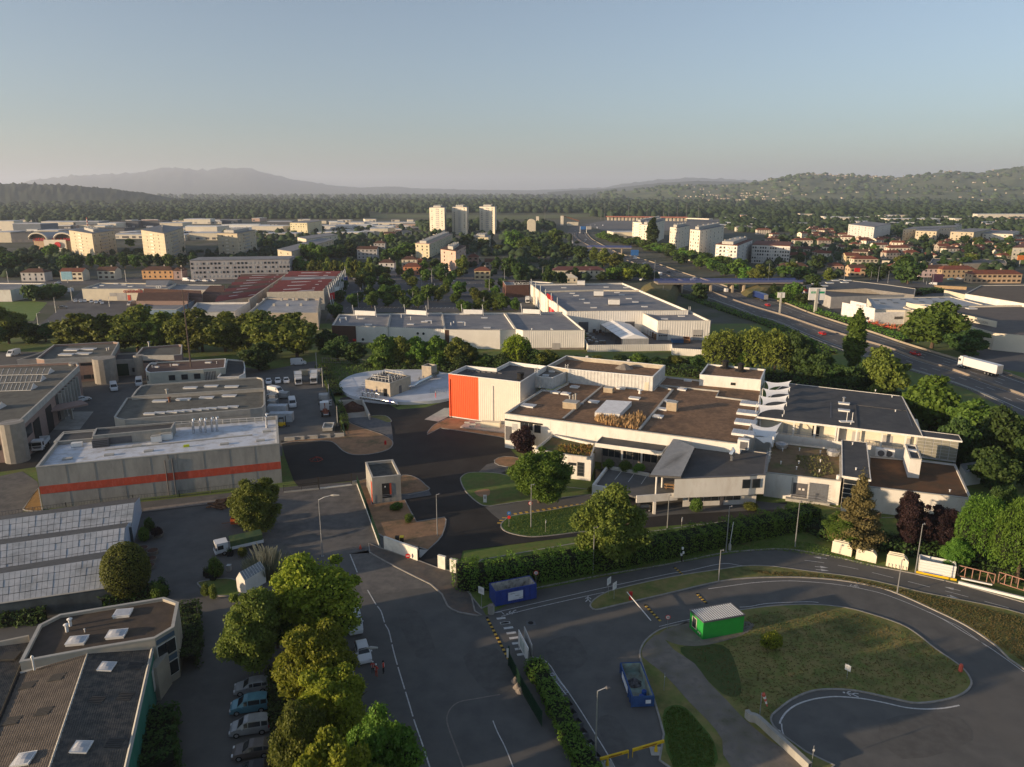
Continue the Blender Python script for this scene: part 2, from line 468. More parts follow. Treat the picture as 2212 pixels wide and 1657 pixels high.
townm=mat('town_ground',(.05,.065,.028),(.10,.095,.075),.05,.95,0,c3=(.12,.115,.11),s3=.02)
ground('town_ground',[(-1700,250),(1500,250),(1500,1650),(-1700,1650)],-.015,townm,world=True)
ground('grass',[(-260,-50),(420,-50),(420,330),(-260,330)],0,grass,world=True)
ground('asphalt_yard',O(-300,1700,-300,1110,60,1105,300,1085,640,1050,775,1040,840,1170,1000,1240,1050,1330,1160,1275,1434,1221,1620,1189.6,1673,1186,1716,1188,1807,1204,1888,1223,1976,1240,2075,1263,2212,1302,2400,1360,2600,1700),.02,asphalt)
ground('rough_asphalt',O(430,1075,640,1054,772,1043,838,1172,800,1195,700,1200,560,1190,520,1110,470,1100),.035,asphalt2)
ground('sunlit_street_patch',PX(B3,880,700,1040,670,1210,770,1420,890,1640,1000,1400,1010,1240,1060,1000,1050,900,760),.035,mat('sunlit_tarmac',(.12,.115,.11),(.17,.16,.145),.6,.9,c3=(.09,.088,.085),s3=.25))  # paler polygon paints the patch of sunlight on the street into the tarmac
ground('nursery_yard',O(310,1110,500,1095,560,1200,500,1260,440,1290,500,1330,470,1660,330,1660,360,1400,300,1270,330,1190),.032,asphalt)
ground('new_tarmac',O(607,952,615,985,635,1040,645,1052,772,1038,790,1090,838,1172,904,1212,986,1240,1000,1190,1240,1160,1400,1140,1700,1115,1700,1085,1560,1095,1455,1110,1300,1120,1300,1080,1050,1090,1130,1000,1100,968,1090,955,1080,905,985,890,970,865,920,880,860,885,800,850,735,860,720,950),.05,blackasph)
ground('ramp_road',O(1048,1096,1080,1092,1141,1083,1200,1078,1300,1066,1420,1070,1420,1090,1287,1092,1190,1107,1100,1122,1085,1128,1062,1110),.065,asphalt)
ground('entrance_apron',PX(B2,1890,1430,1960,1365,2010,1350,2120,1360,2160,1400,2071,1440),.065,asphalt2)
ground('under_deck_lane',O(1300,1040,1420,1060,1700,1090,1700,1100,1455,1112,1330,1125,1290,1090),.062,asphalt)
isl=island('earth_island',PX(B2,255,1195,400,1175,640,1172,700,1190,740,1225,780,1257,850,1283,950,1285,1060,1268,1150,1238,1183,1195,1165,1155,1100,1120,1000,1085,900,1050,830,1020,790,985,760,1060,780,1130,600,1150,400,1160),dirt,4)
ground('grey_path',PX(B2,795,990,1000,975,1130,1015,1165,1020,1180,1110,1181,1170,1120,1120,1000,1080,880,1035),.16,mat('compact_gravel',(.10,.105,.11),(.14,.145,.15),1,.9),3)
island('grass_strip',PX(B2,985,975,1030,960,1120,962,1162,990,1165,1014,1080,1015,1010,1000),grassd,4)
island('earth_bed',PX(B2,1467,1118,1490,1075,1530,1035,1600,1000,1650,980,1830,1000,2130,1040,2160,1150,2071,1138,1800,1095,1600,1067,1570,1065),dirt,2)
ground('concrete_pad',PX(B2,1445,992,1610,897,1650,897,1650,965,1560,1010),.085,concl)
isl3=island('earth_plot',PX(B3,955,60,1030,35,1060,110,1075,265,1370,225,1440,360,1475,418,1720,378,1735,400,1728,460,1700,540,1660,590,1575,668,1380,610,1200,560,1130,520,1090,420,1020,230),dirt,0)
island('earth_patch',PX(B3,1330,20,1420,10,1500,45,1550,90,1580,138,1338,175),dirt,3)
ground('grey_paving',PX(B3,1340,178,1582,140,1607,184,1370,222,1342,222),.14,mat('compact_gravel',(.1,.1,.1)))
ground('white_slab',PX(B3,1500,665,1578,672,1510,740,1498,735),.16,concl)
gi=island('grass_island',O(995,1039,998,1030,1010,1023,1035,1021,1080,1024,1120,1035,1160,1045,1240,1055,1290,1061,1295,1067,1200,1077,1141,1082,1080,1091,1050,1094,1030,1085,1006,1062),grass,3)
ground('bare_earth_spot',PX(B3,1990,150,2110,130,2120,180,2060,200,2010,185),.14,dirt,3)
island('small_earth_bed',O(1068,995,1090,987,1125,992,1120,1010,1078,1006),dirt,2)
island('teardrop_lawn',O(1082,1135,1090,1125,1105,1116,1141,1110,1190,1103,1251,1092,1287,1090,1330,1100,1330,1138,1236,1152,1178,1159,1141,1160,1107,1154,1088,1146),grassl,4)
vg=island('verge',O(1130,1278,1158,1271,1300,1243,1434,1221,1571,1193,1620,1189.6,1673,1186,1716,1188,1807,1204,1888,1223,1976,1240,2075,1263,2212,1302,2400,1360,2400,1240,2212,1190,2100,1110,1900,1120,1750,1085,1700,1112,1560,1128,1400,1150,1240,1175,1040,1210,990,1255,1040,1315),grass,0,.10)
island('road_divider_lawn',O(1275,1309,1283,1297,1305,1283,1336,1272.5,1446,1248,1568,1229,1620,1223,1673,1225,1748,1235,1842,1247,1914,1261.5,1994,1281,2060,1294,2140,1310,2212,1328,2450,1400,2450,1560,2212,1446,2150,1395,2088,1353,2021,1320,1941,1284,1888,1267,1807,1253.5,1727,1248,1673,1248,1620,1249.5,1553,1257,1446,1282,1385,1296,1324,1310,1287,1318),grassd,3)
lp=O(1383,1421,1384,1403,1395,1384,1417,1366,1441,1356,1483,1347,1540,1330,1620,1316,1673,1310,1740,1307,1807,1311,1861,1322,1941,1348,1981,1371,2021,1403,2072,1438,2095,1465,2096,1484,2075,1502,2035,1514,1981,1520,1941,1513,1874,1498,1834,1491.6,1794,1490,1754,1494,1714,1510,1681,1534,1665,1553,1680,1580,1740,1625,1790,1665,1455,1665,1434,1587,1417,1526,1395,1460)
li=island('loop_lawn',lp,grassd,3)
ground('gravel_path',O(1388,1421,1390,1400,1405,1382,1425,1372,1455,1405,1500,1435,1530,1475,1570,1515,1605,1553,1660,1600,1740,1660,1580,1660,1560,1600,1530,1560,1490,1520,1455,1480,1425,1450),.14,gravel,2)
ground('shed_gravel',O(1425,1370,1470,1350,1500,1345,1620,1345,1615,1368,1560,1388,1500,1398,1450,1390),.150,gravel,3)
ground('lush_grass',PX(C4,1440,930,1520,830,1640,850,1760,980,1890,1150,1900,1369,1530,1369),.137,grassl,3)
ground('lush_grass',O(1470,1400,1560,1395,1590,1440,1600,1500,1560,1500,1500,1440),.130,mat('grass_mid',(.05,.08,.02),(.08,.095,.03),.7,.95,.8,7),3)
island('footpath',PX(B3,1050,610,1150,650,1490,762,1670,830,1840,870,1900,950,1960,1080,1990,1210,2050,1245,2010,1248,1850,1220,1790,1195,1750,1165,1700,1060,1600,970,1400,872,1200,770,1060,690),mat('footpath_tarmac',(.085,.08,.075),(.13,.115,.10),.7,.95,c3=(.17,.12,.09),s3=.2),0,.12)
hw=O(1222,507,1222,516,1231,524,1262,540,1300,555,1339,566,1361,577,1400,590,1422,600,1444,613,1495,634,1531,646,1592,668,1620,682,1672,695,1735,725,1815,757.5,1881,776,1985,807,2089.5,841,2160,877.6,2212,899,2450,1000,2450,900,2212,822,2160,803,2063,776,1959,744.5,1881,718,1829,703,1750,677,1685,652,1620,637,1556,615,1507,600,1470,588,1422,571,1373,556,1341,549,1300,529,1276,514,1265,498)
ground('motorway',hw,.02,roadhw)
ground('motorway',O(1222,507,1265,498,1290,488,1320,480,1300,478,1262,482,1235,490),.021,roadhw)
ground('toll_plaza',O(1262,486,1320,474,1640,474,1560,492,1400,500,1300,497),.03,mat('toll_concrete',(.14,.14,.14),(.17,.165,.16),.05))
def wpts(px,z=0):return smooth(W2(px,z),6,False)
med=wpts(O(1243,503,1243,512,1254,521,1285,537,1335,556,1385,574,1440,595,1510,621,1560,640,1620,661,1698,684,1776,710.6,1855,734,1922,753.6,1985,778,2063,802,2128,826.6,2212,856,2330,900))
mw=thing('median_barrier','long low concrete barrier down the middle of the motorway','barrier',(*med[0],0))
obj('barrier_wall',MB().ribbon(med,.45,.75,.0),mat('barrier_concrete',(.30,.25,.20),(.20,.18,.16),.05,.9,c3=(.2,.18,.16),s3=.08),mw)
nearedge=wpts(O(1222,507,1222,516,1231,524,1262,540,1300,555,1339,566,1361,577,1422,600,1444,613,1495,634,1531,646,1592,668,1620,682,1672,695,1735,725,1815,757.5,1881,776,1985,807,2089.5,841,2212,897,2400,980))
faredge=wpts(O(1265,498,1276,514,1300,529,1341,549,1373,556,1422,571,1470,588,1507,600,1556,615,1620,637,1685,652,1750,677,1829,703,1881,718,1959,744.5,2063,776,2160,803,2212,822,2400,885))
fb=thing('roadside_barrier','pale concrete barrier along the far edge of the motorway','barrier',(*faredge[0],0))
obj('barrier_wall',MB().ribbon(faredge,.35,.7,0),mat('barrier_pale',(.36,.31,.23),(.28,.24,.19),.1),fb)
nb=thing('guard_rail','steel guard rail on the near edge of the motorway bend','guard rail',(*nearedge[0],0))
ne2=[p for p in nearedge if p[1]>195 and p[1]<420]
obj('rail',MB().ribbon(ne2,.12,.75,.45),metal,nb)
rp=MB()
for k in range(0,len(ne2),2):rp.box((*ne2[k],.35),(.12,.12,.7))
obj('rail_posts',rp,metal,nb,kind='stuff')
def mixp(A,B,t):
 def near(p):return min(B,key=lambda q:(q[0]-p[0])**2+(q[1]-p[1])**2)
 return[(p[0]+(near(p)[0]-p[0])*t,p[1]+(near(p)[1]-p[1])*t)for p in A]
lm=MB()
for E_,t0 in((nearedge,0),(faredge,0)):
 M_=[p for p in med if p[1]<1200]
 lm.ribbon(mixp(M_,E_,.08),.25,.04);lm.ribbon(mixp(M_,E_,.80),.28,.04)
 for t in(.32,.56):lm.dashes(mixp(M_,E_,t),.22,.04,3.5,9)
obj('lane_markings',lm,paint,kind='structure')
mk=MB();Z=.045
def line(px,w=.12,z=Z,sm=True):mk.ribbon(wpts(px)if sm else W2(px),w,z)
line(O(1089,1328,1083,1322,1060,1326),.12,sm=False)
line(O(1060,1326,1120,1312,1305,1270,1446,1240,1484,1234,1560,1218,1598,1222,1620,1222),.12)
line(O(1083,1332,1140,1317,1240,1294,1305,1280),.12)
line(O(1530,1272.5,1620,1260),.12)
line(O(1620,1260,1673,1256,1727,1256,1807,1263,1888,1278,1940,1295,1995,1318,2040,1340,2080,1365,2134,1397,2212,1452),.13)
line(PX(C3,2120,1172,2212,1166)+O(1660,1304,1740,1300.5,1768,1302),.12)
line(PX(D4,240,900,255,860,300,800,380,745,500,705,620,686,720,682,900,697,1080,730,1250,768,1400,782,1560,775,1690,752),.2)
line(PX(D4,255,900,262,960,290,1020,350,1080,430,1150,500,1200,600,1260),.15)
line(PX(D3,0,733,130,738,480,778,680,800,815,823),.1)
mk.dashes(wpts(PX(D3,440,690,600,712,860,760,1110,820,1380,888,1660,960,1960,1040,2212,1110,2500,1200)),.12,Z,3.0,2.0)
cl=wpts(PX(B3,885,705,920,790,950,865));mk.ribbon(cl,.16,.06)
mk.dashes(wpts(PX(B3,1040,1020,1110,1140,1160,1210,1195,1320)+PX(B4,1230,170,1270,340,1320,520,1400,780,1460,980,1530,1180,1600,1400)),.15,Z,4.5,.5)
line(PX(B4,2150,960,2190,1060,2260,1200,2340,1400),.12)
line(PX(C4,285,395,340,405,400,430,450,480,500,560,600,700,720,880,850,1090,960,1270,1030,1400),.13)
obj('tarmac_seam',MB().ribbon(wpts(PX(B4,2212,728,2000,765,1850,795,1770,860,1742,950,1770,1060,1830,1220,1885,1369,1930,1500)),.16,.04),concd,kind='structure')
for px_ in(O(1000,1420,1070,1400,1120,1470,1060,1500),O(1180,1390,1240,1375,1270,1430,1200,1450),O(860,1330,900,1320,940,1400,900,1420),O(1290,1560,1330,1550,1380,1640,1330,1650),O(1900,1560,2050,1540,2100,1600,1950,1640),O(400,1160,450,1150,470,1200,410,1210),O(1180,1480,1230,1500,1250,1620,1190,1600)):ground('tarmac_patch',px_,.03,mat('patch_tarmac',(.086,.084,.079),(.112,.109,.102),.8),3)
line(PX(C4,1408,127,1600,80,1680,65),.1)
for u,v in((10,1270),(40,1310)):mk.box((*W2([C3(u,v)])[0],Z-.005),(1.25,.45,.01),R(12))
for u,v in((50,95),(75,138),(100,183),(125,227),(150,273),(175,323),(195,372)):mk.box((*W2([C4(u,v)])[0],Z-.005),(1.3,.45,.01),R(12))
mk.ribbon(wpts(PX(D4,1450,0,1600,75,1700,125,1910,275)),.1,Z)
def arrow(a,b):
 (x,y),(x2,y2)=W2([a,b]);L=math.hypot(x2-x,y2-y);ux,uy=(x2-x)/L,(y2-y)/L
 mk.ribbon([(x,y),(x2-ux*1,y2-uy*1)],.14,Z)
 mk.poly([(x2,y2,Z),(x2-ux*1.2+uy*.35,y2-uy*1.2-ux*.35,Z),(x2-ux*1.2-uy*.35,y2-uy*1.2+ux*.35,Z)])
for a,b in((D3(620,677),D3(510,663)),(D3(525,741),D3(633,751)),(D3(530,765),D3(640,776)),(D3(1700,937),D3(1570,905)),(D3(1590,975),D3(1690,1000))):arrow(a,b)
def pictogram(c,up,s):
 (x,y),(x2,y2)=W2([c,up]);L=math.hypot(x2-x,y2-y);vx,vy=(x2-x)/L*s,(y2-y)/L*s;wx,wy=vy,-vx
 def q(a,b):return(x+wx*a+vx*b,y+wy*a+vy*b)
 for seg in(((0,.15),(0,.65)),((0,.15),(-.25,-.35)),((0,.15),(.22,-.1),(.25,-.4)),((0,.6),(-.28,.3)),((0,.6),(.25,.45),(.35,.25))):mk.ribbon([q(*p)for p in seg],.12*s,Z)
 mk.poly([(*q(.12*math.cos(t),.85+.12*math.sin(t)),Z)for t in[k*math.pi/4 for k in range(8)]])
for c,u in((C3(125,1215),C3(90,1225)),(C3(1700,890),C3(1670,898)),(D3(850,900),D3(815,900)),(D4(840,665),D4(790,655)),(D4(235,985),D4(205,950)),(C3(778,1110),C3(778,1080))):pictogram(c,u,1.3)
obj('road_markings',mk,paint,kind='structure')
ym=MB()
for k in range(13):
 x,y=W2([lerp(C3(137,348),C3(738,260),k/12)])[0];ym.box((x,y,.075),(.55,.8,.015),R(20))
for u,v in((45,382),(22,405),(3,428)):ym.box((*W2([C3(u,v)])[0],.06),(1.1,.35,.015),R(-5))
obj('yellow_markings',ym,ypaint,kind='structure')
def hump(a,b,label,n=10):
 t=thing('speed_bump',label,'speed bump',(*W2([lerp(a,b,.5)])[0],0),0,'speed bumps')
 p,q=W2([a,b])
 rz=math.atan2(q[1]-p[1],q[0]-p[0]);L=math.dist(p,q)/n
 for k in range(n):
  c=lerp(p,q,(k+.5)/n);bx('bump_block',ypaint if k%2 else black,t,(*c,.045),(L*.97,.35,.05),rz)
hump(C3(1540,815),C3(1640,905),'black and yellow speed bump beside the payment post')
hump(C3(1280,1150),C3(1420,1295),'black and yellow speed bump behind the red barrier',12)
hump(C3(1740,1050),C3(1830,1140),'black and yellow speed bump just behind the green cabin',9)
hump(B3(2095,1262),C4(75,415),'long black and yellow speed bump across the street mouth',22)
drain=thing('manhole','round iron manhole cover in a pale square on the entrance road','manhole',(*W2([C4(272,95)])[0],0))
bx('surround',mat('compact_gravel',(.1,.1,.1)),drain,(*W2([C4(272,95)])[0],.03),(1.3,1.1,.03),R(10))
obj('cover',MB().tube([(*W2([C4(272,95)])[0],.045),(*W2([C4(272,95)])[0],.06)],.38,16),black,drain)
park=mat('car_park_asphalt',(.085,.085,.09),(.11,.11,.112),.1,.9,c3=(.14,.135,.13),s3=.03)
ground('supermarket_car_park',O(700,700,735,612,770,596,830,580,1110,580,1150,620,1150,690,1110,672,720,676),.01,park)
ground('ring_road',O(640,590,800,572,1000,575,1170,585,1300,600,1500,612,1500,607,1300,594,1170,578,1010,566,800,566,640,582),.02,park)
ground('factory_lane',O(712,690,742,590,756,588,738,640,720,700),.02,mat('lane_brown',(.10,.075,.07),(.13,.10,.09),.3))
ground('west_road',O(60,720,100,690,150,650,200,608,230,606,300,620,300,660,260,690,150,720),.012,park)
ground('west_road',O(-100,608,400,600,640,606,640,612,0,616,-100,616),.02,park)
ground('meadow',PX(A1,-200,1240,300,1228,420,1240,340,1327,300,1400,-200,1450),.02,mat('meadow_grass',(.11,.19,.03),(.16,.21,.05),.3))
ground('depot_yard',O(-100,760,330,760,570,800,575,800,680,780,700,800,745,945,610,960,610,985,100,1005,-100,1015),.015,asphalt)
ground('depot_lane',PX(A2,-200,1310,0,1340,210,1310,440,1180,300,1385,0,1425,-200,1430),.03,blackasph)
ground('west_yard',PX(A3,-200,60,0,10,200,-30,330,60,350,120,210,320,0,380,-200,400),.035,asphalt2)
island('earth_corner',PX(A3,205,305,340,118,375,320,290,322,230,318),mat('dry_litter',(.30,.17,.05),(.22,.13,.045),1.5,.95,.5),0)
ground('concrete_apron',PX(A2,380,1075,575,925,775,925,660,1075),.03,conc)
ground('mown_grass',O(700,770,900,800,960,808,960,800,860,850,740,860,690,790),.02,mat('rough_grass',(.07,.10,.03),(.11,.12,.045),.6,.95,.8,4,c3=(.13,.11,.05),s3=.3))
ground('yard_tarmac',O(1800,640,1900,600,2250,640,2250,710,2150,740,1960,690,1800,672),.012,park)
ground('yard_tarmac',O(2060,750,2250,750,2250,812,2150,795),.012,park)
ground('service_yard',C_:=O(1262,752,1520,760,1540,690,1280,690),.012,park)
pk=MB()
for r_,(ya,xa,xb)in enumerate(((612,775,1090),(630,765,960),(648,755,960),(665,750,980))):
 for k in range(26):
  x,y=W2([(xa+(xb-xa)*k/25,ya)])[0];pk.box((x,y,.03),(.15,4.5,.02),R(-4))
obj('bay_markings',pk,paint,kind='structure')
def mound(name,px,h,m,inner=.55):
 p=smooth(W2(px),3);cx=sum(q[0]for q in p)/len(p);cy=sum(q[1]for q in p)/len(p);mb=MB();n=len(p)
 L=[]
 for s_,z in((1,-.1),(.85,h*.5),(inner,h)):L.append([(cx+(q[0]-cx)*s_,cy+(q[1]-cy)*s_,z+(rnd.random()-.5)*.3)for q in p])
 for a_,b_ in((0,1),(1,2)):
  for k in range(n):
   j=(k+1)%n;mb.poly([L[a_][k],L[a_][j],L[b_][j],L[b_][k]])
 mb.poly(L[2]);return obj(name,mb,m,kind='structure')
dryg=mat('dry_grass',(.16,.12,.045),(.10,.10,.035),.2,.95,c3=(.06,.08,.025),s3=.08)
mound('embankment',O(1385,622,1440,612,1472,618,1465,640,1455,660,1430,655,1390,645),5.0,dryg)
mound('embankment',O(1600,632,1650,618,1745,612,1740,628,1680,640,1630,646),4.5,dryg)
def at(px,z):return[G(x,y,z)[:2]for x,y in px]
def base_thing(name,label,cat,px,z=0,group=None):
 p=at(px,z);return thing(name,label,cat,(sum(q[0]for q in p)/len(p),sum(q[1]for q in p)/len(p),0),0,group)
def pane_box(parent,a,b,t0,t1,z0,z1,m,name,out=.03,d=.06):
 (x,y),rz,L=onwall(a,b,(t0+t1)/2,out)
 return bx(name,m,parent,(x,y,(z0+z1)/2),(L*(t1-t0),d,z1-z0),rz)
Zc=8.5
px=PX(A2,297,1385)+PX(B2,240,1190,225,960)+PX(A2,520,1105)
conc_hall=base_thing('concrete_hall','long raw concrete hall with one orange stripe and white roof','building',px,Zc)
P=at(px,Zc);a,b=P[0],P[1]
block(conc_hall,P,0,Zc,conc,whiterf,.75,.35,concl)
(o1,rz,L)=onwall(a,b,.5,.025)
bx('orange_stripe',orand,conc_hall,(*o1,3.05+.8),(L,.05,1.55),rz)
for t in(.505,.535):
 (q,_,_)=onwall(a,b,t,.12);obj('drainpipe',MB().tube([(*q,0),(*q,7.4 if t<.52 else 7.6)],.09,6),frame,conc_hall)
q0,q1=onwall(a,b,.520,.04)[0],onwall(a,b,.52,.04)[0]
bx('joint',dark,conc_hall,(*q0,8.0),(.06,.05,1.0),rz)
for t in[k/9 for k in range(1,9)]:
 q,_,_=onwall(a,b,t,.012);bx('panel_joint',concd,conc_hall,(*q,4.2),(.03,.02,8.3),rz)
zr=Zc-.75
pr=at(PX(A2,780,1215,1430,1150,1460,1095,810,1150),zr)
block(conc_hall,pr,zr,zr+2.3,conc,darkrf,.3,.2,concl,wname='plant_room_wall')
rz2=math.atan2(pr[1][1]-pr[0][1],pr[1][0]-pr[0][0])
pane_box(conc_hall,pr[0],pr[1],.20,.48,zr+.2,zr+1.6,frame,'vent_grille')
gq=at(PX(A2,840,1215),zr)[0];gl=bx('chiller',frame,conc_hall,(*gq,zr+.8),(3.0,1.2,1.6),rz2)
for k in range(4):bx('chiller_slat',dark,conc_hall,(gq[0]+math.sin(rz2)*.62,gq[1]-math.cos(rz2)*.62,zr+.35+k*.35),(2.6,.04,.1),rz2)
for u,v in((1103,1155),(1165,1150)):
 q=at([A2(u,v)],zr)[0];acunit(conc_hall,*q,zr,rz2,1.6)
for u,v,w in((1300,1180,2.0),(1385,1160,2.2)):
 q=at([A2(u,v)],zr)[0];bx('air_handler',whitem,conc_hall,(*q,zr+.8),(w,1.2,1.2),rz2);bx('duct_cap',concl,conc_hall,(*q,zr+1.5),(w*.9,.8,.2),rz2)
pr=at(PX(A2,450,1205,775,1175,790,1100,530,1120),zr)
block(conc_hall,pr,zr,zr+.75,conc,darkrf,.15,.2,concl,wname='terrace_curb',rname='dark_roof')
for(t,(u,v))in(('A',(560,1320)),('A',(905,1287)),('A',(1232,1255)),('A',(1135,1215)),('A',(1860,1197)),('B',(140,1092)),('B',(88,1168))):
 q=at([(A2 if t=='A' else B2)(u,v)],zr)[0];bx('roof_hatch',concl,conc_hall,(*q,zr+.15),(1.7,.9,.3),rz2)
q=at([A2(640,1215)],zr)[0];bx('hatch_cover',whitem,conc_hall,(*q,zr+.5),(2.0,1.0,.8),rz2)
for u,v in((1605,1105),(1665,1100),(1705,1100),(1760,1092),(1800,1088),(2060,1060)):
 q=at([A2(u,v)if u<2000 else B2(140,1058)],zr)[0]
 obj('flue',MB().tube([(*q,zr),(*q,zr+2.5),(q[0],q[1]+.35,zr+2.9),(q[0],q[1]+.9,zr+2.9)],.27,8),steel,conc_hall)
ga,gb=at([A2(1440,1050)],zr)[0],at([B2(108,1010)],zr)[0]
rl=MB()
for zz in(.55,1.1):rl.tube([(*ga,zr+zz),(*gb,zr+zz)],.04,4)
for k in range(12):q=lerp(ga,gb,k/11);rl.tube([(*q,zr),(*q,zr+1.1)],.04,4)
obj('roof_railing',rl,whitem,conc_hall)
bx('cable_tray',concl,conc_hall,(*at([A2(1500,1180)],zr)[0],zr+.1),(28,.5,.15),rz2)
bx('yellow_bag',mat('hi_vis',(.55,.62,.03)),None,(*at([A2(1545,1217)],zr)[0],zr+.25),(1.1,.5,.4),rz2,label='bright yellow bag left on the white roof of the concrete hall',cat='bag')
Zo=11.9
px=PX(B2,1645,610)+PX(C2,170,680,300,598,385,548,80,512)+PX(B2,2040,568,1790,545)
hall=base_thing('corrugated_hall','tall corrugated metal hall with orange and cream front','building',px,Zo)
P=at(px,Zo)
block(hall,P,0,Zo,whitem,darkrf,.9,.2,whitem)
f0,f1=P[0],P[1]
fm=lerp(f0,f1,.425)
(q,_,_)=onwall(f0,f1,.0,.0)
obj('orange_cladding',corrug(f0,fm,.3,Zo-.05,.55,.07),oran,hall)
obj('cream_cladding',corrug(fm,f1,.3,Zo-.05,.55,.07),mat('cream_metal',(.66,.62,.54),(.62,.58,.51),.5,.5),hall)
obj('side_cladding',corrug(f1,P[2],.3,Zo-.05,.6,.06),mat('silver_metal',(.42,.42,.42),(.38,.38,.39),.4,.5),hall)
q,_,_=onwall(f0,f1,.63,.2);obj('drainpipe',MB().tube([(*q,0),(*q,Zo-1.8)],.1,6),whitem,hall)
q,_,_=onwall(f0,f1,.02,.2);obj('drainpipe',MB().tube([(*q,0),(*q,Zo-1.4)],.1,6),oran,hall)
zz=Zo-.9
q=at([C2(170,655)],zz)[0];obj('roof_fan',MB().tube([(*q,zz),(*q,zz+.4),(*q,zz+1.7)],[1.1,.8,1.0],10),black,hall)
for k in range(7):
 q=at([B2(1800+k*45,590+k*3)],zz)[0];bx('roof_anchor',frame,hall,(*q,zz+.1),(1.3,.4,.2),R(-30))
def cage(parent,q,z0,z1,rz=0):
 mb=MB()
 for dx in(-.35,.35):mb.tube([(q[0]+dx,q[1],z0),(q[0]+dx,q[1],z1)],.05,4)
 for k in range(int((z1-z0)/.35)):mb.tube([(q[0]-.35,q[1],z0+k*.35),(q[0]+.35,q[1],z0+k*.35)],.035,4)
 for k in range(3):
  z=z1-.2-k*.7
  if z>z0+1:mb.tube([(q[0]+.4*math.cos(t),q[1]-.4-.4*math.sin(t),z)for t in[j*math.pi/6 for j in range(7)]],.03,4)
 obj('ladder',mb,whitem,parent)
cage(hall,at([C2(300,600)],Zo)[0],Zo-1,Zo+1.6)
Zs=11.0
px=PX(C2,275,628,437,645,556,592,392,548)
sb=base_thing('silver_block','small silver clad rooftop block beside the corrugated hall','building',px,Zs)
P=at(px,Zs);sb_=block(sb,P,7.9,Zs,whitem,mat('greyish_roof',(.13,.12,.10),(.17,.16,.14),1),.4,.2,whitem)
obj('cladding',corrug(P[0],P[1],7.9,Zs-.05,.6),mat('pale_metal',(.60,.60,.58)),sb)
obj('side_cladding',corrug(P[1],P[2],7.9,Zs-.05,.6),mat('pale_metal',(.60,.60,.58)),sb)
for u,v in((380,630),(430,597),(455,570)):skylight(sb,*at([C2(u,v)],Zs-.4)[0],Zs-.4,1.6,.9,R(-15),False)
cage(sb,at([C2(330,720)],8)[0],8,9.6)
Zu=11.9
px=PX(C2,565,572,1270,636,1369,541,548,462,392,546)
ub=base_thing('upper_block','long pale ribbed upper storey with brown roof behind skylight roof','building',px,Zu)
P=at(px,Zu);block(ub,P,7.8,Zu,mat('weathered_wall',(.50,.45,.36),(.38,.34,.28),.5),brownrf,1.1,.3,whitem)
obj('cladding',corrug(P[0],P[1],7.9,Zu-.05,.9,.07),mat('pale_metal',(.6,.6,.58)),ub)
obj('side_cladding',corrug(P[1],P[2],7.9,Zu-.05,.9,.07),mat('pale_metal',(.6,.6,.58)),ub)
pane_box(ub,P[0],P[1],.905,.955,8.1,10.3,cream,'door',.10)
q=at([C2(1030,565)],Zu-1.1)[0];obj('roof_cone',MB().tube([(*q,Zu-1.1),(*q,Zu-.8),(*q,Zu+.1)],[2.6,2.2,.5],8),concd,ub)
cage(ub,at([C2(552,560)],Zu)[0],Zu-.6,Zu+1.0)
for u,v in((720,477),(1063,508)):bx('lamp_bracket',whitem,ub,(*at([C2(u,v)],Zu)[0],Zu+.3),(.7,.3,.4))
Zm=8.4
mainb=thing('treatment_works','sprawling white works building under a brown gravel roof','building',(20,165,0))
px=PX(C2,40,940,172,852,345,742,440,748,556,690,566,662,1268,738,1369,632,1700,668)+PX(D2,0,690,100,712,78,950)+PX(C2,1992,1195,1150,1087)
P=at(px,Zm)
block(mainb,P,0,Zm,white,brownrf,.35,.35,concl)
def strip(pxa,z,w,h,m,parent,name):return obj(name,MB().ribbon(at(pxa,z),w,z+h,z-.05),m,parent)
zb=Zm-.35
strip(PX(C2,870,700,520,990),zb,.45,.3,concl,mainb,'roof_upstand')
strip(PX(C2,1430,748,1150,1085),zb,.5,.35,concl,mainb,'roof_upstand')
strip(PX(C2,1275,705,1430,750),zb,.5,.35,concl,mainb,'roof_upstand')
strip(PX(C2,1290,708,1815,762,1790,808)+PX(D2,0,842),zb,.4,.35,concl,mainb,'roof_upstand')
rzm=math.atan2(P[-1][1]-P[0][1],P[-1][0]-P[0][0])
q=at([C2(935,935)],zb)[0]
lan=bx('roof_lantern',whitem,mainb,(q[0],q[1]+2.6,zb+.45),(8.2,7.0,.9),R(-22))
lanp=at(PX(C2,785,932,992,945,1092,845,882,832),zb+.95)
bpy.data.objects.remove(lan)
lm_=MB().prism([(p[0],p[1])for p in lanp],zb,zb+.95);lan=obj('roof_lantern',lm_,whitem,mainb)
for k in range(14):
 a_,b_=lerp(lanp[0],lanp[3],(k+.1)/14),lerp(lanp[1],lanp[2],(k+.1)/14)
 c_,d_=lerp(lanp[0],lanp[3],(k+.85)/14),lerp(lanp[1],lanp[2],(k+.85)/14)
 obj('pane',MB().poly([(*a_,zb+.97),(*b_,zb+.97),(*d_,zb+1.12),(*c_,zb+1.12)]).poly([(*c_,zb+1.12),(*d_,zb+1.12),(*d_,zb+.96),(*c_,zb+.96)]),mat('lantern_pane',(.62,.66,.72),rough=.3),lan)
for u,v in((620,725),(545,780),(1005,735),(1310,970),(1508,745)):skylight(mainb,*at([C2(u,v)],zb)[0],zb,2.2,1.8,rzm)
for u,v,w in((236,880,3.2),(458,770,2.2),(778,848,2.4),(1115,818,2.6),(1408,845,2.4),(1343,908,2.4),(1558,672,2.0),(2000,716,2.0)):skylight(mainb,*at([C2(u,v)],zb)[0],zb,w,w*.7,rzm,False)
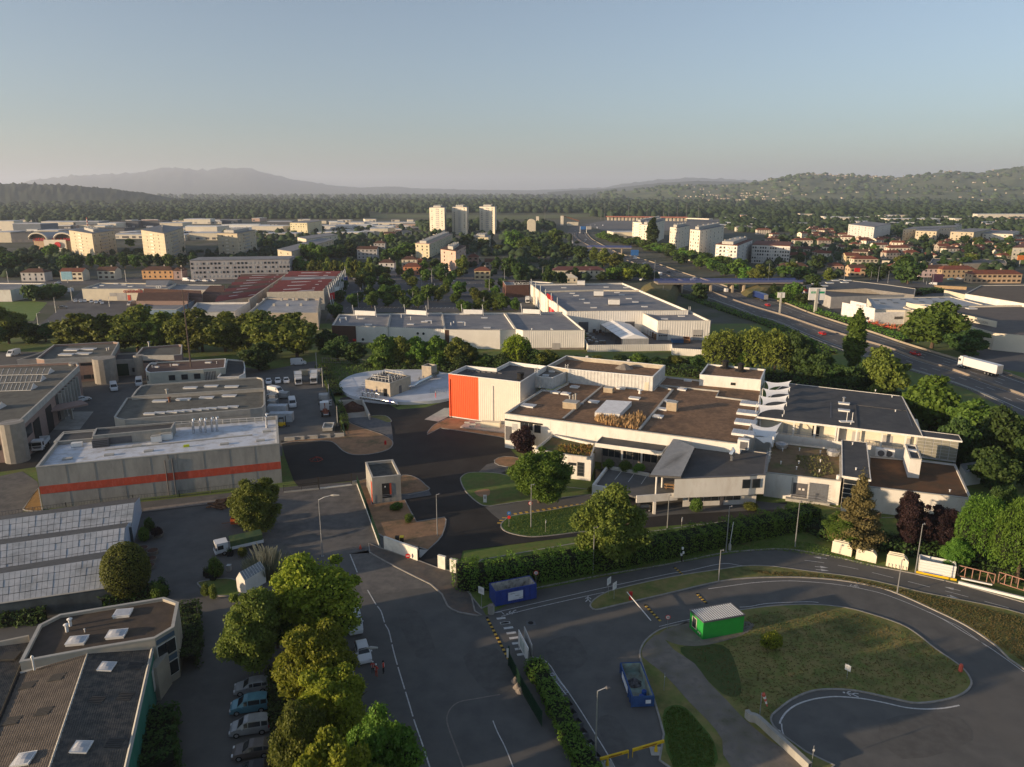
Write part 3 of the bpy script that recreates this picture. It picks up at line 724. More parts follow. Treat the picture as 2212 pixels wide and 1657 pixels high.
for u,v,w,h_ in((902,765,2.4,1.2),(590,895,3.4,1.5),(1424,915,2.4,2.0)):
 q=at([C2(u,v)],zb)[0];bx('air_box',mat('tan_box',(.42,.35,.25),(.34,.28,.20)),mainb,(*q,zb+h_/2+.1),(w,w*.8,h_),rzm);bx('box_lid',concl,mainb,(*q,zb+h_+.15),(w*1.05,w*.85,.1),rzm)
for u,v in((607,838),(627,828),(578,845)):ventpipe(mainb,*at([C2(u,v)],zb)[0],zb,1.7,.3,concl)
q=at([C2(610,858)],zb)[0];bx('duct',metal,mainb,(*q,zb+.2),(5,.5,.3),rzm+R(0))
q=at([C2(1158,775)],zb)[0];obj('roof_cowl',MB().tube([(*q,zb),(*q,zb+.8),(*q,zb+.9),(*q,zb+1.1)],[.4,.3,.75,.5],8),whitem,mainb)
def tufts(name,px,z,n,m,h=(.3,.9),w=.12,parent=None,kind='stuff',seed=1):
 rr=random.Random(seed);pp=at(px,z);xs=[p[0]for p in pp];ys=[p[1]for p in pp];mb=MB();k=0
 def inside(x,y):
  c=False
  for i in range(len(pp)):
   (x1,y1),(x2,y2)=pp[i-1],pp[i]
   if(y1>y)!=(y2>y)and x<(x2-x1)*(y-y1)/(y2-y1)+x1:c=not c
  return c
 while k<n:
  x,y=rr.uniform(min(xs),max(xs)),rr.uniform(min(ys),max(ys))
  if not inside(x,y):continue
  k+=1;t=rr.uniform(0,math.pi);hh=rr.uniform(*h);dx,dy=math.cos(t)*w,math.sin(t)*w;lx,ly=rr.uniform(-.3,.3)*hh,rr.uniform(-.3,.3)*hh
  mb.poly([(x-dx,y-dy,z),(x+dx,y+dy,z),(x+lx,y+ly,z+hh)])
 return obj(name,mb,m,parent,kind=kind)
tufts('dry_grass',PX(C2,800,960,1000,985,1180,935,1200,1000,1140,1075,900,1040,780,1000),zb,900,leafmat('straw',(.45,.30,.13),(.60,.42,.20),.3),(.3,1.3),.22,None)
A_,B_=P[0],P[-1]
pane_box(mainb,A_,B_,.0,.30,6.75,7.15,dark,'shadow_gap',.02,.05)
pane_box(mainb,A_,B_,.005,.055,2.0,5.4,frame,'roller_door')
pane_box(mainb,A_,B_,.06,.10,4.6,6.2,glassb,'window')
for t0,t1 in((.125,.155),(.158,.188),(.192,.222)):pane_box(mainb,A_,B_,t0,t1,5.2,6.75,glass,'window')
pane_box(mainb,A_,B_,.235,.285,4.8,6.7,glass,'window')
for t in(.36,.48):pane_box(mainb,A_,B_,t,t+.001,0.5,8.0,concl,'joint',.012,.02)
for u,v in((2060,870),(2035,945),(2020,1025),(2000,1115)):
 q=at([C2(u,v)],zb)[0];f_=bx('roof_light',whitem,mainb,(q[0]+.4,q[1],zb+.35),(4.6,3.3,.5),rzm)
 for k in range(4):
  g_=bpy.data.objects.new('pane',_ubm(mat('hazy_glass',(.45,.46,.48),(.36,.38,.41),1,.3)));COL.objects.link(g_);g_.parent=f_
  g_.location=(-.36+.24*k,0,.53);g_.scale=(.21,.9,.08)
q=at([C2(2015,1215)],Zm)[0];bx('cooling_unit',whitem,mainb,(*q,Zm+.6),(2.2,1.4,2.0),rzm);bx('unit_grille',frame,mainb,(q[0]-.2,q[1]-.75,Zm+.5),(1.4,.08,1.5),rzm)
px=PX(C2,1655,618,1722,530)+PX(D2,122,575,92,660)
px=PX(C2,1655,618)+PX(D2,92,662,128,575)+PX(C2,1722,530)
Zk=11.0
br=base_thing('fan_house','white roof house carrying two black fan cowls','building',px,Zk)
P=at(px,Zk);block(br,P,7.8,Zk,white,brownrf,.4,.25,whitem)
for u,v in((1865,565),(1993,590)):
 q=at([C2(u,v)],Zk-.4)[0];obj('fan_cowl',MB().tube([(*q,Zk-.4),(*q,Zk-.1),(*q,Zk),(*q,Zk+1.5),(*q,Zk+1.6),(*q,Zk+2.1)],[1.6,1.5,.8,.8,1.2,.15],10),black,br)
pane_box(br,P[0],P[1],.52,.60,8.9,9.6,dark,'vent_opening')
for u,v in((2016,720),(2062,720)):acunit(mainb,*at([C2(u,v)],zb)[0],zb,R(-12),1.3)
Zr=8.7
rw=thing('gallery_wing','wing with dark flat roof and open white gallery','building',(75,150,0))
px=PX(D2,60,968,1430,1130,1410,1085,1258,798,700,735,300,690,200,760)
P=at(px,Zr)
rf=MB();rf.prism(P,Zr-.25,Zr);obj('roof',rf,darkrf,rw)
rim=MB().ribbon(P,.25,Zr+.10,Zr-.30,True);obj('roof_edge',rim,white,rw)
E0,E1=at([D2(60,968)],Zr)[0],at([D2(1430,1130)],Zr)[0]
ux,uy=(E1[0]-E0[0]),(E1[1]-E0[1]);L=math.hypot(ux,uy);ux,uy=ux/L,uy/L;nx,ny=-uy,ux
if ny<0:nx,ny=-nx,-ny
def along(t,d):return(E0[0]+ux*L*t+nx*d,E0[1]+uy*L*t+ny*d)
rg=math.atan2(uy,ux)
obj('wall',MB().prism([along(0,2.0),along(1.0,2.0),along(1.0,14),along(0,14)],0,Zr-.26),mat('gallery_wall',(.72,.66,.52),(.66,.60,.47),.4),rw)
obj('lower_wall',MB().prism([along(0.0,.35),along(1.0,.35),along(1.0,1.99),along(0,1.99)],0,5.2),white,rw)
for t in(.0,.235,.37,.51,.62,.77,.905):bx('column',white,rw,(*along(t+.004,.55),6.8),(.35,.35,3.3),rg)
for t in(.02,.37,.50,.995):
 bx('gallery_panel',white,rw,(*along(t,1.2),6.8),(.3,1.6,3.3),rg)
for t0,t1,m_,z1 in((.375,.40,glass,7.4),(.355,.37,dark,7.6),(.60,.645,greyw,7.4),(.78,.84,greyw,7.4),(.92,.95,greyw,7.3),(.17,.20,concl,7.2),(.26,.28,concl,7.2)):
 pane_box(rw,along(0,2.0),along(1,2.0),t0,t1,5.2,z1,m_,'gallery_door')
rail=MB()
for t0,t1 in((.0,.235),(.24,.50),(.64,.77),(.78,.905)):
 for zz in(5.75,6.2):rail.tube([(*along(t0,.4),zz),(*along(t1,.4),zz)],.035,4)
 for k in range(7):rail.tube([(*along(t0+(t1-t0)*k/6,.4),5.2),(*along(t0+(t1-t0)*k/6,.4),6.2)],.03,4)
obj('gallery_railing',rail,metal,rw)
for u,v in((778,862),(778,920)):skylight(rw,*at([D2(u,v)],Zr)[0],Zr,2.4,1.3,rg,False)
q=at([D2(775,855)],Zr)[0];ventpipe(rw,*q,Zr,1.6,.4)
for u,v in((1177,806),(1205,925),(835,1030),(270,965),(1040,757)):ventpipe(rw,*at([D2(u,v)],Zr)[0],Zr,.5,.2,whitem)
obj('roof_seam',MB().ribbon(at(PX(D2,310,815,670,848,670,975),Zr),.2,Zr+.05),frame,rw)
obj('roof_seam',MB().ribbon(at(PX(D2,885,1065,875,870,1300,920),Zr),.35,Zr+.12,Zr),darkrf,rw)
obj('roof_seam',MB().ribbon(at(PX(D2,1345,1050,1300,920,1260,802),Zr),.2,Zr+.05),frame,rw)
lk=MB()
for dx in(0,1.2):q=at([D2(800,1010)],Zr)[0];lk.tube([(q[0]+dx,q[1],Zr),(q[0]+dx,q[1],Zr+2.2)],.07,4)
lk.box((q[0],q[1],Zr+.1),(3,1,.2));obj('roof_hatch',lk,whitem,rw)
px=PX(D2,1428,1130,1757,1170,1728,1120,1412,1082);P=at(px,Zr)
obj('annex_roof',MB().prism(P,Zr-.2,Zr-.02),darkrf,rw)
obj('annex_edge',MB().ribbon(P,.2,Zr+.06,Zr-.26,True),white,rw)
a0,a1=lerp(P[0],P[1],-.12),lerp(P[0],P[1],.93)
obj('annex_wall',MB().prism([a0,a1,(a1[0]+nx*5,a1[1]+ny*5),(a0[0]+nx*5,a0[1]+ny*5)],4,Zr-.21),glassb,rw)
for k in range(5):
 for j in range(6):
  t=(k+.5)/5;pane_box(rw,a0,a1,k/5+.01,(k+1)/5-.01,4.4+j*.68,4.98+j*.68,mat('louvre_glass',(.26,.25,.20),(.20,.20,.17),.6,.25),'glass_panel',.06)
Zd=7.2
px=PX(D2,765,1458,1000,1492,965,1182,762,1160)
st=base_thing('stair_block','narrow dark roofed stair block with glazed front bay','building',px,Zd)
P=at(px,Zd);obj('roof',MB().prism(P,Zd-.25,Zd),darkrf,st);obj('roof_edge',MB().ribbon(P,.18,Zd+.07,Zd-.3,True),white,st)
Q=inset(P,.5);obj('wall',MB().prism(Q,0,Zd-.26),white,st)
for j in range(6):pane_box(st,P[0],P[1],.08,.97,1.0+j*.95,1.8+j*.95,glass,'glazing',-.45)
for u,v in((878,1408),(850,1198)):ventpipe(st,*at([D2(u,v)],Zd)[0],Zd,.5,.2,whitem)
Zg=5.0
px=PX(D2,130,1428,755,1500,752,1232,175,1165)
lr=base_thing('low_wing','low white wing with weeds on its roof and grey doors','building',px,Zg)
P=at(px,Zg);block(lr,P,0,Zg,white,mat('weedy_roof',(.16,.11,.06),(.22,.15,.085),.9,.95,.8,5,c3=(.09,.12,.03),s3=.35),.35,.25,concl)
pane_box(lr,P[0],P[1],.385,.575,.7,3.6,frame,'double_door');pane_box(lr,P[0],P[1],.60,.85,.4,4.0,mat('grey_shutter',(.15,.165,.19),(.13,.14,.16),1,.6),'roller_shutter')
for t in(.46,.51):pane_box(lr,P[0],P[1],t,t+.03,2.2,2.6,mat('notice',(.8,.75,.7)),'notice',.07)
for k in range(12):bx('shutter_slat',frame,lr,(*onwall(P[0],P[1],.725,.07)[0],.55+k*.3),(4.3,.03,.03),math.atan2(P[1][1]-P[0][1],P[1][0]-P[0][0]))
q=onwall(P[0],P[1],.37,.12)[0];obj('drainpipe',MB().tube([(*q,0),(*q,4.6)],.1,6),concl,lr)
pane_box(lr,P[0],P[1],.30,.88,0,.55,concl,'loading_step',.55,1.0)
sr=MB()
for zz in(1.0,1.5):sr.tube([(*onwall(P[0],P[1],.36,1.0)[0],zz),(*onwall(P[0],P[1],.72,1.0)[0],zz),(*onwall(P[0],P[1],.90,1.1)[0],zz-.9)],.035,4)
obj('handrail',sr,metal,lr)
for u,v in((255,1360),(405,1358),(385,1405),(575,1430),(583,1345),(410,1250),(583,1270),(270,1252)):ventpipe(lr,*at([D2(u,v)],Zg-.3)[0],Zg-.3,.7,.18,whitem)
for u,v in((260,1225),(688,1285)):
 q=at([D2(u,v)],Zg-.3)[0];obj('roof_fan',MB().tube([(*q,Zg-.3),(*q,Zg+.1),(*q,Zg+.15),(*q,Zg+.7),(*q,Zg+.75),(*q,Zg+1.0)],[1.1,1.1,1.3,1.3,.9,.5],10),metal,lr)
q=at([D2(730,1480)],Zg)[0];obj('roof_pipe',MB().tube([(*q,Zg-.3),(*q,Zg+.7)],.35,10),whitem,lr)
tufts('weeds',PX(D2,380,1290,640,1290,700,1440,560,1470,380,1400),Zg-.3,500,leafmat('roofweed',(.10,.15,.04),(.20,.17,.08),.3),(.1,.45),.18,seed=3)
cage(lr,at([D2(150,1330)],Zg)[0],Zg-.3,Zg+2.4)
Zh=5.0
px=PX(D2,975,1545,1835,1645,1700,1360,1420,1325,985,1290)
rr_=base_thing('right_wing','low white wing with rusty brown planted roof behind the maples','building',px,Zh)
P=at(px,Zh);block(rr_,P,0,Zh,white,mat('rusty_roof',(.13,.065,.03),(.085,.055,.03),.35,.95,.8,5,c3=(.21,.10,.045),s3=.12),.3,.25,concl)
q=at([D2(1655,1590)],Zh)[0];ventpipe(rr_,*q,Zh,.5,.2,whitem)
for u,v in((1082,1290),(1148,1295)):acunit(rr_,*at([D2(u,v)],Zh)[0],Zh-.3,rg,2.0)
px=PX(D2,1328,1312,1422,1320,1380,1202,1288,1195)
tw=base_thing('white_shaft','white box shaft with dark top standing on the rusty roof','building',px,8.6)
P=at(px,8.6);block(tw,P,Zh-.3,8.6,white,darkrf,.25,.2,concl);skylight(tw,*at([D2(1345,1255)],8.35)[0],8.35,1.4,.9,rg,False)
px=PX(D2,1790,1425,1922,1405,1890,1365,1712,1358)
sbx=base_thing('site_container','white ribbed storage container at the end of the rusty roof','container',PX(D2,1780,1480,1920,1490),0)
q0,q1=at([D2(1790,1425)],3.2)[0],at([D2(1922,1405)],3.2)[0]
P=[q0,q1,(q1[0]+1.5,q1[1]+4.5),(q0[0]+1.5,q0[1]+4.5)]
obj('body',MB().prism(P,.1,3.1),whitem,sbx);obj('ribs',corrug(q0,q1,.2,3.0,.35,.08),whitem,sbx);obj('roof',MB().prism(inset(P,-.05),3.11,3.2),metal,sbx)
def sail(px4,zs,label,g='white sails over the rooflights'):
 c=[G(*p,z)for p,z in zip(px4,zs)]
 ctr=[sum(q[i]for q in c)/4 for i in range(3)]
 t=thing('shade_sail',label,'sail',(ctr[0],ctr[1],0),0,g);n=9;mb=MB();g_=[]
 for i in range(n):
  row=[]
  for j in range(n):
   u,v=i/(n-1),j/(n-1)
   e=.14;e2=.55
   uu=u+(.5-u)*e*4*v*(1-v);vv=v+(.5-v)*e2*4*u*(1-u)
   p=[c[0][k]*(1-uu)*(1-vv)+c[1][k]*uu*(1-vv)+c[2][k]*uu*vv+c[3][k]*(1-uu)*vv for k in range(3)]
   row.append(p)
  g_.append(row)
 for i in range(n-1):
  for j in range(n-1):mb.poly([g_[i][j],g_[i+1][j],g_[i+1][j+1],g_[i][j+1]])
 obj('membrane',mb,fabric,t,sm=True)
 for k in(0,2):
  obj('mast',MB().tube([(c[k][0],c[k][1],Zm-.4),tuple(c[k])],.08,6),whitem,t)
names=['rearmost','fourth from the front of the','third from the front of the','second from the front of the']
S_=[((D2(120,668),D2(345,668),D2(330,722),D2(150,745)),'rearmost white sail of the row above the rooflights'),((D2(108,730),D2(340,720),D2(322,785),D2(130,815)),'white shade sail right in front of the rearmost one'),((D2(78,790),D2(325,785),D2(305,850),D2(100,878)),'middle one of the five white roof sails in a row'),((D2(55,860),D2(310,850),D2(285,915),D2(78,940)),'white shade sail just behind the raised dark roof edge'),((D2(5,1018),D2(268,1010),D2(183,1220),D2(15,1130)),'large front white sail hanging below the dark roof edge')]
for k,(p4,lb)in enumerate(S_):
 if k<4:
  sail(p4,(10.6,11.2,9.6,9.4)if k else(10.4,11.0,9.8,9.6),lb)
 else:sail(p4,(9.2,9.0,5.6,7.2),lb)
sail((D2(15,1130),D2(240,1092),D2(190,1215),D2(120,1190)),(8.0,8.2,5.8,6.4),'small lower white sail tied under the large front sail')
Zf=6.4
of=thing('front_offices','front office wing with black roof and blank white upper wall','building',(35,137,0))
px=PX(C2,1447,1480,2071,1456)+PX(D2,60,1448,128,1448,150,1265)+PX(C2,1995,1235,1620,1190,1500,1400)
P=at(px,Zf);zt=2.45
block(of,P,zt,Zf,white,darkrf,.12,.3,frame)
P2=inset(P,1.3);obj('ground_floor_wall',MB().prism(P2,0,zt),white,of)
obj('soffit',MB().prism(P,zt-.02,zt+.05,True,True),concl,of)
n_=7
for k in range(n_):pane_box(of,P2[0],P2[1],.10+k*.12,.10+k*.12+.112,1.05,2.1,glass,'window')
pane_box(of,P2[0],P2[1],.60,.66,0.05,2.1,frame,'door',.05)
for(u,v)in((2035,1540),):
 pass
E0_,E1_=P[0],P[1]
def frac(px_):
 best=min(range(101),key=lambda k:abs(proj(*lerp(E0_,E1_,k/100),4.5)[0]-px_));return best/100
for x0,x1 in((C2(2012,0)[0],C2(2070,0)[0]),(D2(25,0)[0],D2(75,0)[0])):
 a_,b_=(P[0],P[1])if x0<1625 else(P[1],P[3])
 best=min(range(201),key=lambda k:abs(proj(*lerp(a_,b_,k/200),4.5)[0]-(x0+x1)/2))/200
 f_=win(of,a_,b_,best,3.9,5.7,1.6,glass,frame)
q=at([C2(1920,1330)],Zf-.1)[0];obj('roof_flue',MB().tube([(*q,Zf-.1),(*q,Zf+.9),(q[0]-.2,q[1],Zf+1.3),(q[0]+.2,q[1],Zf+2.0),(q[0],q[1],Zf+2.6)],[.35,.35,.5,.45,.2],8),steel,of)
Zl=6.0
px=PX(C2,792,1188,1345,1262,1425,1165,885,1092)
ol=base_thing('glazed_offices','office pavilion with black roof, white fascia and dark glazing','building',px,Zl)
P=at(px,Zl);obj('roof',MB().prism(P,Zl-.1,Zl),darkrf,ol);obj('fascia',MB().ribbon(P,.25,Zl+.12,Zl-.75,True),white,ol)
Q=inset(P,1.1);obj('wall',MB().prism(Q,0,Zl-.12),concd,ol)
for k in range(9):pane_box(ol,Q[0],Q[1],.02+k*.108,.02+k*.108+.096,3.1,5.0,glass,'window')
for t in(.335,.335*2+.01):q=lerp(Q[0],Q[1],t);bx('column',white,ol,(q[0]+.3,q[1]-.6,4.3),(.35,.35,2.9))
can=base_thing('entrance_canopy','tilted grey slatted canopy standing on two white columns','canopy',PX(C2,1420,1320),7)
cc=[G(*C2(1240,1452),6.3),G(*C2(1500,1466),6.9),G(*C2(1616,1222),8.2),G(*C2(1436,1148),7.6)]
def cpt(u,v,dz=0):
 a_=lerp(cc[0],cc[1],u);b_=lerp(cc[3],cc[2],u);p=lerp(a_,b_,v);return(p[0],p[1],p[2]+dz)
mb=MB();mb.poly([cpt(0,0),cpt(1,0),cpt(1,1),cpt(0,1)]);mb.poly([cpt(0,0,-.35),cpt(0,1,-.35),cpt(1,1,-.35),cpt(1,0,-.35)])
for a_,b_ in(((0,0),(1,0)),((1,0),(1,1)),((1,1),(0,1)),((0,1),(0,0))):mb.poly([cpt(*a_,-.35),cpt(*b_,-.35),cpt(*b_),cpt(*a_)])
obj('deck',mb,darkrf,can)
for k in range(34):
 v0,v1=(k+.1)/34,(k+.7)/34
 obj('slat',MB().poly([cpt(.01,v0,.05),cpt(.99,v0,.05),cpt(.99,v1,.14),cpt(.01,v1,.14)]).poly([cpt(.01,v1,.14),cpt(.99,v1,.14),cpt(.99,v1,.0),cpt(.01,v1,.0)]),mat('slat_metal',(.16,.18,.21),(.13,.15,.18),1,.5),can)
for(u,v),(u2,v2)in(((1290,1612),(1292,1462)),((1340,1556),(1340,1462))):
 q=at([C2(u,v)],2.8)[0];obj('column',MB().tube([(*q,0),(*q,6.35)],.17,10),white,can)
dk=thing('parking_deck','raised asphalt parking deck with low white parapet walls','deck',(24,135,0))
Zp=2.9
px=PX(C2,905,1395,1245,1440,1460,1472,1440,1612,1130,1632,885,1555,800,1520)
P=at(px,Zp)
obj('deck_slab',MB().prism(P,Zp-.35,Zp,True,True),asphalt,dk)
fe=[at([C2(1130,1632)],Zp)[0],at([C2(1445,1610)],Zp)[0]]
obj('deck_fascia',MB().slab(fe[0],lerp(fe[0],fe[1],1.08),.35,1.75,Zp+.25),white,dk)
w_=at(PX(C2,772,1530,920,1335),Zp+.6);obj('ramp_wall',MB().slab(w_[0],w_[1],.4,0,Zp+.6),white,dk)
w_=at(PX(C2,772,1530,890,1548),Zp+.5);obj('ramp_wall',MB().slab(w_[0],w_[1],.4,0,Zp+.5),white,dk)
w_=at(PX(C2,905,1375,1240,1435),Zp+.7);obj('planter_wall',MB().slab(w_[0],w_[1],.35,Zp,Zp+.7),concl,dk)
for u,v in((1362,345),):q=at([C3(u,v)],0)[0];bx('pillar',white,dk,(*q,1.2),(.5,.5,2.5))
dm=MB()
for(u0,v0,u1,v1)in((1005,1422,950,1490),(1115,1435,1062,1508),(1218,1455,1170,1525)):dm.ribbon(at([C2(u0,v0),C2(u1,v1)],Zp),.12,Zp+.02)
obj('bay_line',dm,paint,dk)
bx('undercroft_shade',dark,dk,(27,141,1.2),(20,.3,2.4),R(-8))  # black sheet stands in for the shade beneath the deck
def picnic():
 mb=MB()
 for k in range(5):mb.box((0,-.3+k*.15,.74),(1.8,.13,.04))
 for s_ in(-1,1):
  for k in range(2):mb.box((0,s_*(.62+k*.15),.44),(1.8,.13,.04))
 return mb
q=at([C2(1408,1560)],Zp)[0]
pt=thing('picnic_table','timber picnic table under the slatted canopy on the deck','picnic table',(*q,Zp),R(-15))
def tp(n,mb):return obj(n,mb,mat('pine_timber',(.50,.30,.14),(.42,.25,.12),3),pt)
for k in range(5):tp('plank',MB().box((0,-.3+k*.15,.75),(2.2,.13,.05)))
for s_ in(-1,1):tp('seat',MB().box((0,s_*.75,.45),(2.2,.28,.05)))
for x in(-.7,.7):tp('leg',MB().slab((x,-.8),(x,.8),.08,.38,.44).tube([(x,-.6,0),(x,.25,.74)],.05,4).tube([(x,.6,0),(x,-.25,.74)],.05,4))
Zv=5.2
px=PX(C2,290,1235,560,1282,756,1305,792,1190,432,1112)
gp=base_thing('planted_pavilion','white pavilion with planted green and rust roof beside the maple','building',px,Zv)
P=at(px,Zv);block(gp,P,0,Zv,white,mat('sedum_roof',(.14,.09,.04),(.07,.10,.03),.45,.95,1,5,c3=(.22,.12,.05),s3=.2),.5,.25,concl)
for t in(.30,):pane_box(gp,P[1],P[2],.42,.72,.8,3.9,frame,'window_frame')
for k in range(4):pane_box(gp,P[1],P[2],.45,.69,1.0+k*.72,1.62+k*.72,glass,'window',.07)
pane_box(gp,P[1],P[2],.05,.38,3.0,3.6,glass,'window')
tufts('roof_plants',PX(C2,480,1205,780,1200,780,1270,700,1290,480,1262),Zv-.5,420,leafmat('sedum',(.12,.17,.03),(.28,.15,.05),.3),(.15,.6),.25,seed=5)
Zt=5.3
px=PX(B2,1010,1473,1247,1450,1183,1322,956,1345)
hut=base_thing('gate_hut','small square concrete gate hut with orange door reveal','building',px,Zt)
P=at(px,Zt);block(hut,P,0,Zt,conc,mat('cracked_roof',(.07,.068,.06),(.10,.097,.085),1.3,.9,c3=(.04,.04,.035),s3=.8),.55,.3,concl)
pane_box(hut,P[0],P[1],.33,.66,.9,3.9,dark,'doorway',.02,.06)
pane_box(hut,P[0],P[1],.34,.58,1.5,3.8,mat('door_black',(.03,.03,.032)),'door',.05,.06)
pane_box(hut,P[0],P[1],.60,.66,1.5,3.85,orand,'orange_reveal',.05,.08)
pane_box(hut,P[0],P[1],.42,.46,3.1,3.4,whitem,'notice',.09,.03)
hr=MB()
for zz in(1.3,1.6):hr.tube([(*onwall(P[0],P[1],.33,.2)[0],zz),(*onwall(P[0],P[1],.66,.2)[0],zz)],.03,4)
obj('handrail',hr,metal,hut)
pane_box(hut,P[3],P[0],.82,.97,.1,4.2,orand,'side_door',.04)
Dz=.9
island('white_disc',PX(B2,738,722,770,685,840,645,950,618,1100,602,1300,597,1450,600,1600,622,1680,650,1700,800,1640,838,1540,855,1400,866,1250,868,1100,862,950,845,840,815,770,775),mat('white_screed',(.58,.62,.68),(.50,.53,.58),.25,.8,c3=(.44,.46,.48),s3=.2),4,Dz,False)
Zpb=5.0
px=PX(B2,953,660,1158,690,1330,628,1110,590)
ph=base_thing('pump_house','square concrete pump house on a white disc with roof railings','building',px,Zpb)
P=at(px,Zpb);block(ph,P,0,Zpb,mat('warm_concrete',(.46,.40,.31),(.36,.32,.26),.8,.9),darkrf,.3,.25,concl)
pane_box(ph,P[0],P[1],.74,.88,.9,3.2,dark,'doorway');pane_box(ph,P[1],P[2],.42,.54,.9,3.2,frame,'door')
rl=MB();Q=inset(P,1.6);Q0=inset(P,.9)
for zz in(.6,1.3):rl.ribbon(Q,.08,Zpb+zz,Zpb+zz-.08,True)
for k in range(4):
 for j in range(5):
  q=lerp(Q[k],Q[(k+1)%4],j/5);q2=lerp(Q0[k],Q0[(k+1)%4],j/5)
  rl.tube([(*q,Zpb-.3),(*q,Zpb+1.3)],.05,4);rl.tube([(*q2,Zpb-.3),(*q,Zpb+1.0)],.04,4)
obj('roof_railing',rl,whitem,ph)
q=at([B2(1155,640)],Zpb)[0];ventpipe(ph,*q,Zpb-.3,1.2,.7)
for k in range(4):bx('roof_hatch',frame,ph,(*at([B2(1040+k*32,615+k*3)],Zpb)[0],Zpb-.1),(1.6,.8,.25),R(15))
px=PX(B2,1422,545,1500,552,1547,538,1475,526)
tb=base_thing('water_tower','plain beige concrete box at the back of the white disc','tower',px,4.8)
block(tb,at(px,4.8),0,4.8,mat('warm_concrete',(.46,.4,.31)),dark,1.2,.25,concl)
pipe=thing('main_pipe','big silver pipe running from pump house to beige box','pipe',(*at([B2(1270,720)],2)[0],0))
g3=lambda u,v,z:G(*B2(u,v),z)
obj('pipe',MB().tube([g3(1265,718,1.9),g3(1350,712,1.9),g3(1385,690,1.95),g3(1480,645,1.95),g3(1555,605,1.95)],.62,12),steel,pipe,sm=True)
pp=MB()
for t in(.1,.3,.5,.7,.9):
 q=lerp(g3(1385,690,0),g3(1555,605,0),t);pp.box((q[0],q[1],Dz+.25),(.3,1.6,.8))
obj('pipe_support',pp,metal,pipe)
obj('handrail',MB().tube([g3(1375,718,1.8),g3(1530,640,1.8)],.05,4).tube([g3(1375,718,1.3),g3(1530,640,1.3)],.05,4),metal,pipe)
fp=thing('supply_pipe','low silver pipe with blue flange bending down before the disc','pipe',(*at([B2(1150,840)],1)[0],0))
obj('pipe',MB().tube([g3(915,806,1.2),g3(1150,838,1.2),g3(1195,845,1.2),g3(1218,860,1.0),g3(1220,878,.1)],.42,10),steel,fp,sm=True)
obj('blue_flange',MB().tube([g3(1155,839,1.2),g3(1175,842,1.2)],.56,12),blue,fp)
for k,(u,v)in enumerate(((945,785),(982,787),(1015,790),(1050,793))):
 t=thing('valve',f'silver valve bend with blue wheel, {ORD[k]} from the left before the pump house','valve',(*at([B2(u,v)],1)[0],0),0,'valves before the pump house')
 c=G(*B2(u,v),1.4)
 obj('bend',MB().tube([(c[0]+.1,c[1]-.5,.5),(c[0]+.8,c[1]-.5,.9),(c[0]+.8,c[1]-.2,1.8),(c[0],c[1],2.2),(c[0]-.6,c[1]+.3,1.8),(c[0]-.5,c[1]+.5,1.0)],.25,8),steel,t,sm=True)
 obj('hand_wheel',MB().tube([(c[0]-.1,c[1],2.9),(c[0]-.1,c[1],3.0)],.3,8).tube([(c[0]-.1,c[1],2.2),(c[0]-.1,c[1],3.3)],.07,5),blue,t)
hr=MB();pa,pb=G(*B2(1495,765),Dz),G(*B2(1640,778),Dz)
for dz,o_ in((.9,0),(.9,1.6),(.4,0)):hr.tube([(pa[0],pa[1]+o_,Dz+dz),(pb[0]+1,pb[1]+o_,Dz+dz)],.04,4)
for k in range(8):q=lerp(pa,pb,k/7);hr.tube([(q[0],q[1],Dz),(q[0],q[1],Dz+.9)],.04,4)
tr=thing('hand_rails','thin steel hand rails crossing the white disc before orange cladding','railing',(pa[0],pa[1],Dz));obj('rails',hr,metal,tr)
pi=thing('catwalk_stair','short steel stair against the left side of the pump house','stair',(*at([B2(900,770)],0)[0],0))
sm_=MB()
for k in range(7):c=lerp(G(*B2(870,800),0),G(*B2(950,740),0),k/6);sm_.box((c[0],c[1],.4+k*.3),(1.0,.6,.05))
obj('treads',sm_,metal,pi)
sm_=MB().tube([G(*B2(870,800),1.4),G(*B2(950,740),3.4)],.04,4).tube([G(*B2(870,800),.9),G(*B2(950,740),2.9)],.04,4);obj('handrail',sm_,metal,pi)
bk=thing('soil_bunker','open concrete bunker with a heap of dark soil inside','bunker',(*at([B2(860,900)],0)[0],0))
zz=1.7
w=[at([B2(*p)],zz)[0]for p in((790,985),(738,830),(932,824),(990,948))]
for i in range(3):obj('bunker_wall',MB().slab(w[i],w[i+1],.35,0,zz if i<2 else zz),concl,bk)
ground('bunker_floor',PX(B2,790,988,750,880,930,880,988,972),.13,mat('stained_concrete',(.34,.30,.25),(.42,.38,.33),.6,.9,c3=(.36,.20,.09),s3=.3))
def heap(name,label,c,r,h,m,seed,cat='heap',pn='heap',sx=1.0):
 rr=random.Random(seed);mb=MB();n=18;rings=7;V=[]
 for i in range(rings+1):
  t=i/rings;V.append([(c[0]+sx*math.cos(a_)*r*t*(1+.12*rr.uniform(-1,1)),c[1]+math.sin(a_)*r*t*(1+.12*rr.uniform(-1,1)),c[2]+h*(1-t)**1.1*(1+.12*rr.uniform(-1,1)))for a_ in[2*math.pi*k/n for k in range(n)]])
 for i in range(rings):
  for k in range(n):
   j=(k+1)%n;mb.poly([V[i][k],V[i+1][k],V[i+1][j],V[i][j]])
 return tag(obj(name,mb,m),label,cat)
heap('soil_heap','heap of dark red brown soil in the concrete bunker',G(*B2(850,905),.13),3.4,2.3,mat('red_soil',(.09,.045,.03),(.06,.03,.022),2,.95,1,8),2,sx=1.25)
def bldg(name,label,px,z,wm,rm,par=.5,th=.25,cope=None,cat='building',z0=0,group=None):
 t=base_thing(name,label,cat,px,z,group);P=at(px,z);block(t,P,z0,z,wm,rm,par,th,cope);return t,P
